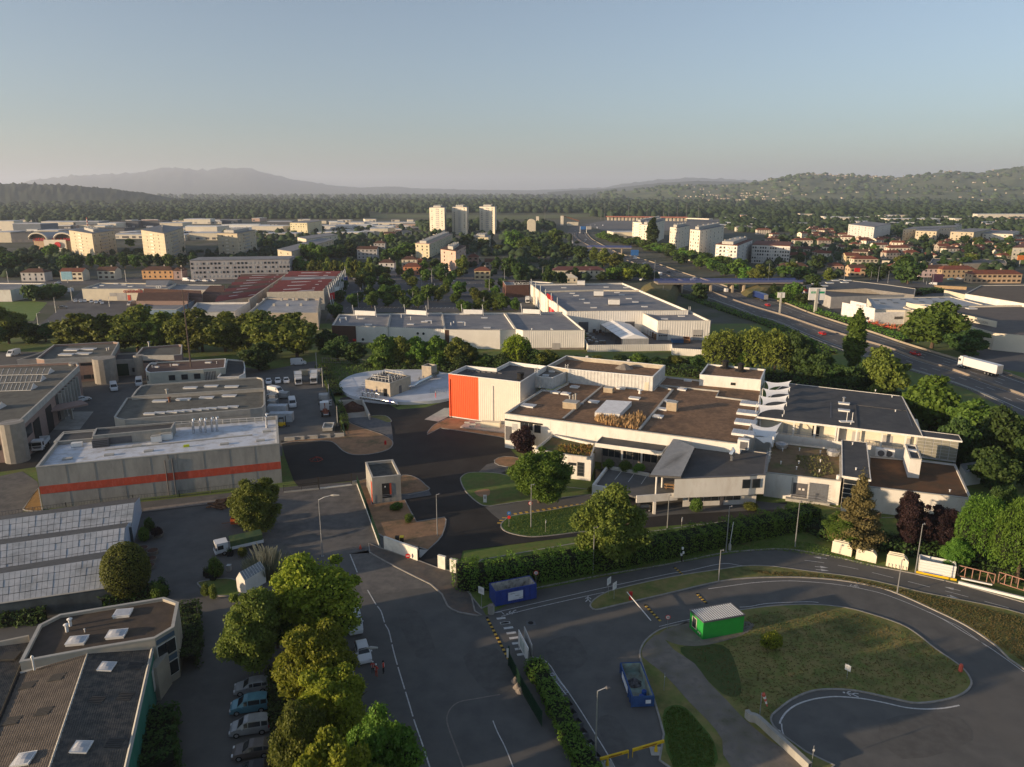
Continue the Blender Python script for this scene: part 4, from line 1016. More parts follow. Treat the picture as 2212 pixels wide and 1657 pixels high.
pinkb=mat('pink_brick',(.30,.21,.18),(.25,.18,.155),1.5,.9)
rib=mat('ribbed_concrete',(.30,.28,.25),(.25,.235,.21),.8,.9)
Zw=9.0
px=PX(A2,-420,1050,20,1025,165,1000,655,545,625,515,-420,560)
ws,P=bldg('workshop','large depot workshop with olive roof and glazed ridge rooflights',px,Zw,pinkb,olivrf,.6,.3,concl)
obj('fascia',MB().slab(P[2],P[3],.12,Zw-1.5,Zw+.02),concl,ws)
fa,fb_=P[2],P[3]
q0,q1=P[1],P[2]
obj('corner_pier',MB().tube([(*lerp(q0,q1,.5),0),(*lerp(q0,q1,.5),Zw+.05)],2.4,14),rib,ws)
q=at([A2(630,520)],Zw)[0];obj('corner_pier',MB().tube([(q[0]-.4,q[1]-.6,0),(q[0]-.4,q[1]-.6,Zw+.08)],1.3,12),rib,ws)
def wallfr(P0,P1,specs,parent):
 for t0,t1,z0,z1,m,n in specs:pane_box(parent,P0,P1,t0,t1,z0,z1,m,n,.09)
wallfr(fa,fb_,[(.02,.12,4.2,6.6,glass,'window'),(.02,.11,.9,2.8,glass,'window'),(.14,.23,.1,6.2,dark,'gate_opening'),(.33,.42,.1,6.4,dark,'gate_opening')],ws)
for k in range(7):
 t=.50+k*.055;pane_box(ws,fa,fb_,t,t+.04,.5,7.2,glass,'tall_window',.09)
 q=onwall(fa,fb_,t+.047,.45)[0];bx('fin',concl,ws,(*q,3.7),(.4,.9,7.2),math.atan2(fb_[1]-fa[1],fb_[0]-fa[0]))
bx('canopy',pinkb,ws,(*at([A2(545,880)],4.6)[0],4.6),(9,5,.5),R(48))
q=at([A2(600,985)],0)[0];bx('canopy_post',concl,ws,(*q,2.2),(.5,.5,4.4))
wallfr(P[0],P[1],[(.80,.88,3.0,4.3,glass,'window'),(.965,.995,3.0,4.4,glass,'window'),(.5,.56,3,4.4,glass,'window')],ws)
def ridge(pxr,parent,z=Zw-.6,h=1.5,w=3.6):
 a_,b_=at(pxr,z);f=obj('ridge_light',MB().slab(a_,b_,w,z,z+.15),whitem,parent)
 dx,dy=b_[0]-a_[0],b_[1]-a_[1];L=math.hypot(dx,dy);ux,uy=dx/L,dy/L;nx,ny=-uy*w/2,ux*w/2;n=10
 gm=mat('dusty_glass',(.16,.16,.15),(.11,.115,.11),.7,.35)
 for k in range(n):
  p,q=lerp(a_,b_,(k+.06)/n),lerp(a_,b_,(k+.94)/n)
  obj('pane',MB().poly([(p[0]-nx,p[1]-ny,z+.15),(q[0]-nx,q[1]-ny,z+.15),(*q,z+h),(*p,z+h)]).poly([(q[0]+nx,q[1]+ny,z+.15),(p[0]+nx,p[1]+ny,z+.15),(*p,z+h),(*q,z+h)]),gm,f)
 m_=MB()
 for k in range(n+1):
  p=lerp(a_,b_,k/n);m_.tube([(p[0]-nx,p[1]-ny,z+.15),(*p,z+h+.04),(p[0]+nx,p[1]+ny,z+.15)],.06,4)
 m_.poly([(b_[0]-nx,b_[1]-ny,z+.15),(b_[0]+nx,b_[1]+ny,z+.15),(*b_,z+h)])
 obj('glazing_bar',m_,whitem,f)
ridge(PX(A2,-60,615,425,605),ws);ridge(PX(A2,-60,680,360,665),ws);ridge(PX(A2,-60,745,285,735),ws);ridge(PX(A2,-300,905,20,895),ws)
zb1=hgt(*A2(925,0)[:1],A2(0,668)[1],A2(0,470)[1])
px=PX(A2,300,485,365,495,812,470,905,490,985,352,940,346,445,372)
b1,P=bldg('depot_block','boxy depot block with olive roof and curved ribbed corner pier',px,zb1,pinkb,olivrf,.6,.3,concl)
obj('fascia',MB().slab(P[1],P[2],.16,zb1-1.6,zb1+.02),concl,b1);obj('fascia',MB().slab(P[3],P[4],.16,zb1-1.6,zb1+.02),concl,b1)
q=lerp(P[2],P[3],.5);obj('corner_pier',MB().tube([(*q,0),(*q,zb1+.07)],math.dist(P[2],P[3])*.52,14),rib,b1)
wallfr(P[1],P[2],[(.65,.97,zb1-2.6,zb1-1.8,glass,'window'),(.68,.82,.9,2.2,glass,'window'),(.84,.98,.9,2.2,glass,'window'),(.3,.6,.9,2.2,glass,'window')],b1)
for u,v in((598,417),(733,410),(555,455),(693,447)):skylight(b1,*at([A2(u,v)],zb1-.6)[0],zb1-.6,4.4,2.2,0,False)
for u,v in((888,420),(905,415)):ventpipe(b1,*at([A2(u,v)],zb1-.6)[0],zb1-.6,1.1,.35)
zlk=zb1-2.4
lk,P=bldg('link_block','low link block with green gate between two depot blocks',PX(A2,925,500,1135,490,1130,437,958,447),zlk,concl,darkrf,.4,.25,concl)
wallfr(P[0],P[1],[(.06,.62,.1,zlk-1.3,gfence,'green_gate'),(.76,.98,1.2,2.6,glass,'window')],lk)
zb2=zb1-.4
b2,P=bldg('depot_block','smaller depot block right of the link with empty olive roof',PX(A2,1125,456,1168,462,1440,458,1503,452,1508,372,1480,370,1180,392),zb2,pinkb,olivrf,.6,.3,concl)
obj('fascia',MB().slab(P[1],P[2],.16,zb2-1.5,zb2+.02),concl,b2)
wallfr(P[1],P[2],[(.05,.42,zb2-2.4,zb2-1.7,glass,'window'),(.5,.97,zb2-2.4,zb2-1.7,glass,'window')],b2)
q=lerp(P[0],P[1],.5);obj('corner_pier',MB().tube([(*q,0),(*q,zb2+.07)],1.6,12),rib,b2)
ventpipe(b2,*at([A2(1237,385)],zb2-.6)[0],zb2-.6,1.8,.5)
bldg('depot_annex','low depot annex behind the workshop by the white van',PX(A2,140,498,300,488,445,374,350,430),3.6,concl,olivrf,.4,.25,concl)
zo=5.4
px=smooth(PX(A2,1240,600,1206,585),1,False)
px=PX(A2,1240,602,1213,592,1205,578,1215,555,1235,530,1255,518,1870,485,1862,560,1680,575)
o1_,P=bldg('depot_office','cream depot office with rounded end and brown gravel roof',px,zo,mat('pale_green_wall',(.50,.50,.42),(.42,.42,.36),.4),mat('brown_roof2',(.10,.065,.055),(.13,.085,.07),1,.9),.3,.25,whitem)
fa2,fb2=P[0],P[-2]
wallfr(P[0],P[-1],[(.34,.46,2.6,4.2,glass,'window'),(.58,.70,2.6,4.2,glass,'window'),(.82,.94,2.6,4.2,glass,'window')],o1_)
for t0 in(.02,.14,.26):pane_box(o1_,P[1],P[0],t0,t0+.1,2.6,4.2,glass,'window',.06)
for k in range(7):pane_box(o1_,P[-1],P[-2],.08+k*.07,.12+k*.07,.6,4.6,concl,'fin',.25,.5)
pane_box(o1_,P[-1],P[-2],.06,.56,.6,4.6,dark,'glazing',.06)
for u,v,d in((1275,532,1.6),(1297,558,1.4),(1455,540,1.8),(1725,522,1.8)):skylight(o1_,*at([A2(u,v)],zo-.3)[0],zo-.3,d,.9,0,False)
for u,v in((1262,562),(1412,550),(1796,528)):ventpipe(o1_,*at([A2(u,v)],zo-.3)[0],zo-.3,.8,.15,whitem)
q=at([A2(1580,548)],zo)[0]
obj('radio_mast',MB().tube([(*q,zo-.3),(*q,zo+24)],[.28,.12],5),mat('mast_brown',(.12,.09,.075)),o1_)
mm=MB()
for k in range(9):mm.tube([(q[0]-.5,q[1],zo+2+k*2.4),(q[0]+.5,q[1],zo+3.2+k*2.4)],.04,3)
obj('mast_bracing',mm,frame,o1_)
px=PX(A2,1865,560,1935,500,2030,500,2045,540,2030,612,1990,630,1790,640,1790,630)
bldg('office_annex','low rounded annex right of the cream depot office',PX(A2,1800,640,1980,632,2025,610,2030,560,2020,500,1880,490,1865,560),3.7,white,darkrf,.4,.25,whitem)
zs1=hgt(A2(1035,0)[0],A2(0,1110)[1],A2(0,990)[1])
zs1=6.0
px=PX(A2,945,968,975,982,1035,992)+PX(B2,0,905,100,893,122,868,122,740)+PX(A2,1050,812)
st1,P=bldg('depot_store','wide depot store with grey roof and two rows of skylights',px,zs1,mat('ribbed_cream',(.48,.45,.40),(.40,.38,.33),.5),olivrf,.3,.3,concl)
obj('fascia',MB().slab(P[2],P[3],.14,zs1-1.3,zs1+.02),concl,st1);obj('fascia',MB().slab(P[3],P[4],.14,zs1-1.3,zs1+.02),concl,st1)
zz=zs1-.3
for u,v in((1327,842),(1520,828),(1712,813),(1900,798)):skylight(st1,*at([A2(u,v)],zz)[0],zz,3.4,1.5,R(5),False)
for u,v in((1242,948),(1326,940),(1427,933),(1488,927),(1552,922),(1630,915),(1692,909),(1752,904),(1848,897),(1928,890)):skylight(st1,*at([A2(u,v)],zz)[0],zz,2.6,1.2,R(5),False)
skylight(st1,*at([B2(20,712)],zz)[0],zz,3,1.4,0,False)
ventpipe(st1,*at([A2(1405,845)],zz)[0],zz,1.4,.5,mat('rusty',(.25,.12,.07)))
st2,P=bldg('depot_store','rear half of the depot store with four skylights and curved end',PX(A2,1090,800,1130,745,1165,712,1210,702)+PX(B2,60,640,100,648,112,665,118,732),zs1+.6,mat('ribbed_cream',(.48,.45,.40)),olivrf,.3,.3,concl)
for u,v in((1577,732),(1750,718),(1920,722)):skylight(st2,*at([A2(u,v)],zs1+.3)[0],zs1+.3,3.4,1.4,R(5),False)
ventpipe(st2,*at([A2(1385,775)],zs1+.3)[0],zs1+.3,1.3,.5,concl)
ghp=mat('greenhouse_panel',(.36,.385,.40),(.48,.49,.50),.5,.45,c3=(.24,.245,.24),s3=.35,spec=.5)
ghs=mat('greenhouse_gable',(.48,.56,.68),(.42,.50,.62),1.5,.4)
zr_,zg_=4.6,3.0
gh=[((A3(-330,445),A3(1192,247)),(A3(-330,650),A3(1165,458)),'rearmost of three long greenhouses, against the concrete hall'),((A3(-330,665),A3(1108,468)),(A3(-330,915),A3(1085,700)),'middle one of the three long greenhouses'),((A3(-330,925),A3(1010,725)),(A3(-330,1185),A3(975,995)),'front greenhouse of three, half behind the clipped conifer')]
for gi_,((r0,r1),(g0,g1),lb)in enumerate(gh):
 R0,R1,G0,G1=G(*r0,zr_),G(*r1,zr_),G(*g0,zg_),G(*g1,zg_)
 t=thing('greenhouse',lb,'greenhouse',(R1[0],R1[1],0),0,'long greenhouses')
 nC=27
 for c in range(nC):
  for r in range(4):
   a0,a1=lerp(R0,R1,(c+.03)/nC),lerp(R0,R1,(c+.97)/nC);b0,b1=lerp(G0,G1,(c+.03)/nC),lerp(G0,G1,(c+.97)/nC)
   v0,v1=(r+.02)/4,(r+.96)/4;dz=.06+rnd.random()*.05
   q=[lerp(b0,a0,v0),lerp(b1,a1,v0),lerp(b1,a1,v1),lerp(b0,a0,v1)]
   obj('panel',MB().poly([(x[0],x[1],x[2]+dz)for x in q]),ghp,t)
 BB0=(2*R0[0]-G0[0],2*R0[1]-G0[1],zg_);BB1=(2*R1[0]-G1[0],2*R1[1]-G1[1],zg_)
 sh=MB();sh.poly([G0,G1,R1,R0]);sh.poly([R0,R1,BB1,BB0])
 obj('roof_frame',sh,mat('frame_dull',(.10,.105,.11)),t)
 obj('gable',MB().poly([(G1[0]+.02,G1[1],0),(BB1[0]+.02,BB1[1],0),BB1,R1,G1]),ghs,t)
 obj('side_wall',MB().poly([(G0[0],G0[1],0),(G1[0],G1[1],0),G1,G0]).poly([(BB1[0],BB1[1],0),(BB0[0],BB0[1],0),BB0,BB1]),mat('gh_glass',(.10,.12,.13),(.06,.07,.075),.5,.3),t)
 obj('gutter',MB().tube([G0,G1],.12,4),concl,t);obj('ridge_cap',MB().tube([R0,R1],.07,4),metal,t)
Zn=7.0
teal=mat('teal_wall',(.035,.22,.17),(.045,.19,.15),.5,.8,0,1,(1,1,.3),c3=(.08,.26,.21),s3=.6)
px=PX(A4,175,440,820,320,1370,230,1538,130)+PX(A3,1580,1130,1450,1085,530,1235)+PX(A4,345,112)
nb_,P=bldg('office_block','brown roofed block with pale parapet beside the dark hedge, bottom left',px,Zn,mat('cream_panel',(.44,.40,.33),(.36,.33,.28),.5),mat('brown_felt',(.06,.048,.038),(.08,.062,.05),.8,.95,.4,8,c3=(.10,.075,.05),s3=.3),.35,.3,concl)
zz=Zn-.35
for u,v in((685,262),(1035,203)):skylight(nb_,*at([A4(u,v)],zz)[0],zz,2.0,1.6,R(10))
skylight(nb_,*at([A3(1090,1235)],zz)[0],zz,1.9,1.6,R(10),False)
for u,v in((595,170),(625,120)):ventpipe(nb_,*at([A4(u,v)],zz)[0],zz,1.1,.3,whitem)
ventpipe(nb_,*at([A4(752,175)],zz)[0],zz,.5,.1,whitem)
w0,w1=P[2],P[3]
for r in range(2):
 for k in range(2):win(nb_,w0,w1,.27+k*.47,1.0+r*2.9,2.9+r*2.9,1.35,glass,whitem)
pane_box(nb_,w0,w1,.04,.98,3.0,3.7,mat('blue_panel',(.09,.14,.20)),'spandrel',.04);pane_box(nb_,w0,w1,.04,.98,6.0,6.6,mat('blue_panel',(.09,.14,.20)),'spandrel',.04)
ZR,ZE=6.4,5.6
hallm=mat('fibre_roof',(.085,.083,.078),(.12,.115,.105),.8,.95,.7,9,c3=(.15,.12,.095),s3=.25,wave=(2.2,'DIAGONAL',.75))
hallm=mat('fibre_cement',(.055,.055,.053),(.10,.095,.085),1.4,.95,.9,9,c3=(.15,.125,.10),s3=.7)
hallb=mat('fibre_brown',(.10,.085,.072),(.15,.125,.10),1.2,.95,.9,9,c3=(.075,.065,.055),s3=.5)
th=thing('nursery_hall','hall with corrugated double pitch roof and teal side wall, bottom left corner','building',(*at([A4(760,800)],0)[0],0))
def quad(a_,b_,c_,d_):return[G(*A4(*a_[:2]),a_[2]),G(*A4(*b_[:2]),b_[2]),G(*A4(*c_[:2]),c_[2]),G(*A4(*d_[:2]),d_[2])]
def pitched(name,q,m,parent,rows=26):
 for r in range(rows):
  a0,a1=lerp(q[0],q[3],r/rows),lerp(q[1],q[2],r/rows);b0,b1=lerp(q[0],q[3],(r+1)/rows),lerp(q[1],q[2],(r+1)/rows)
  mb=MB();n=30
  pts=[]
  for k in range(n*2+1):
   t=k/(n*2);z=.02 if k%2 else 0
   pa,pb=lerp(a0,a1,t),lerp(b0,b1,t);pts.append(((pa[0],pa[1],pa[2]+z+.05),(pb[0],pb[1],pb[2]+z)))
  for k in range(n*2):mb.poly([pts[k][0],pts[k+1][0],pts[k+1][1],pts[k][1]])
  obj(name,mb,m,parent)
qr=quad((780,352,ZR),(1352,305,ZE),(1050,1650,ZE),(345,1650,ZR));pitched('roof_sheet',qr,hallm,th)
ql=quad((178,540,ZE),(780,352,ZR),(345,1650,ZR),(-330,1650,ZE));pitched('roof_sheet',ql,hallb,th)
obj('ridge_cap',MB().tube([qr[0],qr[3]],.14,4),concl,th)
obj('verge_trim',MB().tube([(qr[1][0]+.05,qr[1][1],ZE+.1),(qr[2][0]+.05,qr[2][1],ZE+.1)],.2,4),concl,th)
obj('teal_wall',MB().poly([(qr[1][0]+.1,qr[1][1],0),(qr[2][0]+.1,qr[2][1],0),(qr[2][0]+.1,qr[2][1],ZE+.1),(qr[1][0]+.1,qr[1][1],ZE+.1)][::-1]),teal,th)
obj('end_flashing',MB().tube([ql[0],ql[1],qr[1]],.22,4),concl,th)
wa_,wb_=(qr[1][0]+.12,qr[1][1]),(qr[2][0]+.12,qr[2][1])
pane_box(th,wb_,wa_,.86,.93,1.8,4.4,whitem,'signboard',.06);bx('porch',mat('cream_panel',(.44,.4,.33)),th,(*onwall(wb_,wa_,.955,.5)[0],2.2),(.9,3.0,4.4),0)
def onroof(u,v):
 z=6.0
 for _ in range(4):
  x,y,_z=G(*A4(u,v),z);f_=lambda p,q:p[0]+(q[0]-p[0])*(y-p[1])/(q[1]-p[1])
  xr,xe,xl=f_(qr[0],qr[3]),f_(qr[1],qr[2]),f_(ql[0],ql[3]);r_=x>xr
  t=(x-xr)/((xe if r_ else xl)-xr);z=ZR+(ZE-ZR)*t
 return x,y,z,math.atan2(ZR-ZE,abs((xe if r_ else xl)-xr))*(1 if r_ else-1)
for(u,v,s_)in((945,490,1.5),(720,1205,1.5),(215,1310,1.6)):
 x,y,z,a_=onroof(u,v);skylight(th,x,y,z-.08,s_,s_,R(6)).rotation_euler[1]=a_
gm_=mat('dark_grille',(.06,.057,.05),(.045,.043,.04),2)
for(u,v)in((1195,475),(1110,745),(855,780),(1015,1160),(505,575),(250,645),(385,880),(110,960)):
 x,y,z,a_=onroof(u,v);g_=bx('roof_grille',gm_,th,(x,y,z+.04),(1.5,1.3,.06),R(6));g_.rotation_euler[1]=a_
 for k in range(5):bx('grille_bar',darkrf,th,(x,y-.5+k*.25,z+.09),(1.4,.06,.04),R(6)).rotation_euler[1]=a_
ventpipe(th,*at([A4(305,510)],5.9)[0],5.9,1.9,.16,whitem)
t2=thing('nursery_hall','second corrugated roof left of the brown gutter at the picture edge','building',(*at([A4(60,450)],0)[0],0))
q3=quad((-250,330,ZR),(262,262,ZE+.2),(-130,1200,ZE+.2),(-700,1300,ZR));pitched('roof_sheet',q3,hallm,t2,16)
obj('gutter',MB().tube([(q3[1][0]+.2,q3[1][1],ZE),(q3[2][0]+.2,q3[2][1],ZE)],.25,4),dark,t2)
obj('end_wall',MB().slab(q3[0][:2],q3[1][:2],.3,0,ZE+1.1),mat('cream_panel',(.44,.4,.33)),t2)
c=G(*A4(90,400),6);bx('roof_grille',gm_,t2,(c[0],c[1],6.2),(1.8,1.5,.2),R(6))
shd=thing('glass_shed','small white shed with ribbed grey roof behind the lime tree','shed',(*at([A3(2120,950)],0)[0],0))
a_,b_,c_=G(*A3(2025,895),2.4),G(*B3(130,860),2.4),G(*B3(70,765),3.6)
r0_,r1_=G(*A3(2120,860),3.5),G(*B3(85,765),3.5)
e0,e1=G(*A3(2165,935),2.3),G(*B3(132,830),2.3);f0_,f1_=(2*r0_[0]-e0[0],2*r0_[1]-e0[1],2.3),(2*r1_[0]-e1[0],2*r1_[1]-e1[1],2.3)
obj('roof',MB().poly([e0,e1,r1_,r0_]).poly([r0_,r1_,f1_,f0_]),mat('ribbed_grey',(.30,.33,.36),(.2,.22,.24),3,.5),shd)
obj('wall',MB().poly([(e0[0],e0[1],0),(e1[0],e1[1],0),e1,e0]).poly([(f0_[0],f0_[1],0),(e0[0],e0[1],0),e0,r0_,f0_]),white,shd)
rb=MB()
for k in range(9):rb.tube([lerp(e0,e1,k/8),lerp(r0_,r1_,k/8)],.05,4)
obj('roof_rib',rb,whitem,shd)
ground('edge_strip',PX(A3,1270,300,2060,205,2120,230,1270,335),.14,concd)
island('planted_corner',PX(A3,1765,985,1770,950,2000,920,2130,960,2120,1060,2000,1075,1860,1060),grass,3)
corr_w=mat('white_cladding',(.74,.72,.67),(.67,.65,.60),.25,.6)
Zq=7.3
rowlab=['white corrugated shop unit with brown clad left end','second white shop unit with round windows','third white shop unit with brown clad panel','fourth white shop unit with roller door']
secs=[(PX(B2,678,209,1140,222,1163,112,738,118)),(PX(B2,1143,223,1612,243,1590,104,1165,112)),(PX(B2,1614,244,2071,250)+PX(C2,130,240,35,104)+PX(B2,1592,110)),(PX(C2,190,252,703,250,520,98,45,106,132,240))]
for k,px in enumerate(secs):
 t,P=bldg('shop_unit',rowlab[k],px,Zq+(0,-.15,.1,.25)[k],corr_w,greyrf,.7,.3,concl,group='row of shop units')
 P1_=P[1]if k<2 else(P[1]if k==3 else P[2])
 obj('cladding',corrug(P[0],P1_,.9,Zq-.1,.8,.06),corr_w,t)
 if k==0:
  pane_box(t,P[0],P1_,.0,.43,.8,Zq-.1,cedar,'brown_cladding',.12,.12);obj('round_window',MB().tube([(*onwall(P[0],P1_,.55,.1)[0],2.0),(*onwall(P[0],P1_,.55,.22)[0],2.0)],.55,14),glass,t)
  obj('round_window',MB().tube([(*onwall(P[0],P1_,.25,.18)[0],2.1),(*onwall(P[0],P1_,.25,.30)[0],2.1)],.6,14),glass,t)
  pane_box(t,P[0],P1_,.37,.43,1.3,2.1,red,'red_sign',.25,.06)
  pane_box(t,P[0],P1_,.78,.83,0,3.1,whitem,'door',.1)
 if k==1:
  for tt in(.53,.63):obj('round_window',MB().tube([(*onwall(P[0],P1_,tt,.1)[0],5.1),(*onwall(P[0],P1_,tt,.22)[0],5.1)],.5,14),glass,t)
 if k==2:
  pane_box(t,P[0],P1_,.0,.34,.8,Zq-.1,cedar,'brown_cladding',.12,.12)
  obj('round_window',MB().tube([(*onwall(P[0],P1_,.47,.1)[0],2.0),(*onwall(P[0],P1_,.47,.22)[0],2.0)],.55,14),glass,t)
  pane_box(t,P[0],P1_,.55,.63,0,2.3,whitem,'door',.1)
 if k==3:
  pane_box(t,P[0],P1_,.47,.60,.2,2.6,greyw,'roller_door',.1)
 q=onwall(P[0],P1_,.5,.0)[0]
 pane_box(t,P[0],P1_,.0,1.0,0,.8,concd,'plinth',.05,.1)
 back=[(B2(870,88),B2(1038,96)),(B2(1296,82),B2(1460,92)),(B2(1768,80),B2(1926,84)),(C2(190,75),C2(330,82))][k]
 (xa,ya),(xb,yb)=back
 a_,b_=at([(xa,ya+9)],Zq)[0],at([(xb,yb+9)],Zq)[0]
 obj('sign_board',MB().slab(a_,b_,.4,Zq,Zq+1.9),whitem,t)
 for q in(lerp(a_,b_,-.05),lerp(a_,b_,1.05)):obj('sign_mast',MB().tube([(*q,Zq-.5),(q[0]-.5,q[1],Zq+4.2)],.12,5),whitem,t)
 rr=random.Random(40+k)
 for j in range(6):
  c0=lerp(P[0],P1_,rr.uniform(.08,.92));bk=lerp(P[-1],P[-2],.5);f_=rr.uniform(.15,.85)
  q=(c0[0]+(P[-1][0]-P[0][0])*f_,c0[1]+(P[-1][1]-P[0][1])*f_)
  if j%2:ventpipe(t,*q,Zq-.7,rr.uniform(1.0,1.8),.3,whitem)
  else:skylight(t,*q,Zq-.7,2.6,1.6,0,False)
Zb=9.2
px=PX(C1,590,1327,1710,1327,1090,1062,265,1080)
big,P=bldg('superstore','large white superstore with grey roof and red rooftop letters',PX(C2,552,95,1560,86)+O(1345,611,1146,614),Zb,corr_w,greyrf,.8,.4,mat('cream_coping',(.66,.60,.48)))
obj('cladding',corrug(P[0],P[1],.5,Zb-.1,1.0,.07),corr_w,big)
zz=Zb-.8
obj('roof_kerb',MB().ribbon(at(PX(C1,385,1150,830,1138,1265,1142),zz),1.2,zz+.7,zz),mat('cream_coping',(.66,.6,.48)),big)
for u,v,s_ in((717,1090,4.2),(872,1185,4.6),(1008,1262,5.0)):
 q=at([C1(u,v)],zz)[0];bx('rooftop_unit',whitem,big,(*q,zz+1.6),(s_,s_*.8,2.2),R(-5));bx('unit_base',frame,big,(*q,zz+.3),(s_,s_*.8,.5),R(-5));bx('unit_lid',concl,big,(*q,zz+2.75),(s_*1.04,s_*.84,.12),R(-5))
for u,v in((565,1110),(520,1082),(940,1105),(1115,1110),(640,1160),(675,1180),(725,1213),(770,1245),(830,1287),(1035,1153),(1078,1175),(1140,1207),(1200,1237),(1280,1278),(880,1078)):skylight(big,*at([C1(u,v)],zz)[0],zz,2.6,1.3,0,False)
fa_,fb3=P[3],P[0]
for t in(.12,.30,.55,.8):pane_box(big,fa_,fb3,t,t+.03,0,Zb+.1,mat('cream_coping',(.66,.6,.48)),'pilaster',.25,.5)
pane_box(big,fa_,fb3,.58,.75,.5,5.2,glass,'shop_window',.1)
pane_box(big,fa_,fb3,.60,.72,2.2,5.4,red,'red_banner',.2)
rzb=math.atan2(fb3[1]-fa_[1],fb3[0]-fa_[0])
q=onwall(fa_,fb3,.62,.5)[0];text('red_letters','MEUBLES',3.0,(*q,Zb+1.0),(R(90),0,rzb),red,big,.3)
for t in(.1,.25,.4,.55,.7,.85):q=onwall(fa_,fb3,t,1.2)[0];obj('mast',MB().tube([(*q,0),(q[0],q[1],Zb+4)],.14,5),whitem,big)
pane_box(big,P[0],P[1],.10,.18,.2,4.6,frame,'gate',.1);pane_box(big,P[0],P[1],.48,.56,.2,4.6,frame,'gate',.1)
cage(big,at([C2(1570,80)],Zb)[0],Zb-.6,Zb+1.4)
Za=8.0
an,P=bldg('store_annex','white annex with two roller doors at the corner of the superstore',PX(C2,1308,172,1745,172,1560,84,1148,92),Za,corr_w,greyrf,.7,.4,mat('cream_coping',(.66,.6,.48)))
obj('cladding',corrug(P[0],P[1],.4,Za-.1,1.0,.07),corr_w,an)
for t0,t1 in((.02,.20),(.68,.86)):
 pane_box(an,P[0],P[1],t0,t1,.1,4.3,greyw,'roller_door',.12)
 for k in range(4):pane_box(an,P[0],P[1],t0+.01+k*.042,t0+.04+k*.042,1.7,2.1,dark,'door_light',.18)
for u,v in((1362,160),(1503,137)):skylight(an,*at([C2(u,v)],Za-.7)[0],Za-.7,2.6,1.4,0,False)
mq=thing('marquee','white ridge marquee in the service yard','marquee',(*at([C2(1040,330)],0)[0],0))
e=[G(*C2(835,202),3.6),G(*C2(1008,322),3.6),G(*C2(1232,318),3.6),G(*C2(1060,185),3.6)]
r_=[G(*C2(935,168),5.2),G(*C2(1118,285),5.2)]
obj('canopy',MB().poly([e[0],e[1],r_[1],r_[0]]).poly([r_[0],r_[1],e[2],e[3]]),fabric,mq)
obj('gable',MB().poly([e[1],e[2],r_[1]]),fabric,mq)
obj('wall_panel',MB().poly([(e[1][0],e[1][1]+.05,0),(e[2][0],e[2][1]+.05,0),(e[2][0],e[2][1]+.05,3.6),(e[1][0],e[1][1]+.05,3.6)]),mat('marquee_wall',(.50,.49,.46)),mq)
for t in(0,.25,.5,.75,1.0):q=lerp(e[0],e[1],t);bx('post',frame,mq,(q[0],q[1],1.8),(.15,.15,3.6))
for k in range(1,12):q=lerp(e[1],e[2],k/12);bx('wall_rib',concl,mq,(q[0],q[1]-.02,1.8),(.1,.06,3.5))
for k in range(1,5):
 a_,b_=lerp(e[0],e[1],k/5),lerp(r_[0],r_[1],k/5);obj('seam',MB().tube([(a_[0],a_[1],a_[2]+.03),(b_[0],b_[1],b_[2]+.03)],.06,4),concl,mq)
def wallrun(name,label,px,h,w,m,z=0,cat='wall',pname='wall_panel'):
 P=at(px,z);t=thing(name,label,cat,(*P[0],0))
 for a_,b_ in zip(P[:-1],P[1:]):obj(pname,MB().slab(a_,b_,w,0,h),m,t)
 return t
yw=wallrun('yard_wall','long white ribbed yard wall below the marquee',PX(C2,703,378,728,430,1420,420,1425,455,1690,470),2.6,.25,corr_w)
for pa_,pb_ in(((728,430),(1420,420)),((1425,455),(1690,470))):obj('ribs',corrug(at([C2(*pa_)],0)[0],at([C2(*pb_)],0)[0],.1,2.6,.7,.2),corr_w,yw)
rr=random.Random(5)
def pallet_stack(px,lab,m,h=1.1,g='pallets and goods in the service yard'):
 q=at([px],0)[0];t=thing('pallet_stack',lab,'pallet',(*q,0),rr.uniform(-.3,.3),g,True)
 for k in range(3):obj('pallet',MB().box((0,0,.08+k*h/3),(1.3,1.0,.14)),wood,t)
 for k in range(3):obj('goods',MB().box((0,0,.15+(k+.5)*h/3),(1.15,.9,h/3-.16)),m,t)
spots=[(725,300),(745,315),(722,335),(770,330),(790,345),(760,360),(800,365),(835,360),(860,360),(740,350)]
for k,(u,v)in enumerate(spots):pallet_stack(C2(u,v),f'pale pallet stack left of the marquee, {ORD[k]} from the top',[whitem,concl,greyw][k%3])
for k,(u,v)in enumerate(((780,270),(800,285),(830,275),(855,290),(850,262))):pallet_stack(C2(u,v),f'dark stacked goods beside the marquee posts, {ORD[k]} from the left',[black,frame][k%2],1.4)
for k in range(9):pallet_stack(C2(1150+k*17,225+k*13),f'racked goods along the annex wall, {ORD[k]} from the rear',[wood,greyw,concl,cedar][k%4],2.4)
def skip_(name,label,px,L,Wd,h,rz,m,inner,group=None,open_=True):
 q=at([px],0)[0];t=thing(name,label,'skip',(*q,0),rz,group,True)
 mb=MB();o_=[(-L/2,-Wd/2),(L/2,-Wd/2),(L/2,Wd/2),(-L/2,Wd/2)];i_=[(x*.97,y*.93)for x,y in o_]
 wside(mb,o_,.15,h);ring(mb,o_,i_,h);obj('body',mb,m,t)
 mb=MB();wside(mb,i_,.3,h,True);mb.poly([(*p,.3)for p in i_]);obj('inside',mb,inner,t)
 n=max(int(L/.9),3)
 for k in range(n+1):
  x=-L/2+L*k/n
  for s_ in(-1,1):obj('rib',MB().box((x,s_*(Wd/2+.05),h/2+.05),(.10,.12,h-.2)),m,t)
 obj('top_rail',MB().ribbon(o_,.14,h+.05,h-.08,True),m,t)
 for x in(-L/2+.6,L/2-.6):obj('roller',MB().tube([(x,-Wd/2+.2,.15),(x,Wd/2-.2,.15)],.14,8),black,t)
 return t
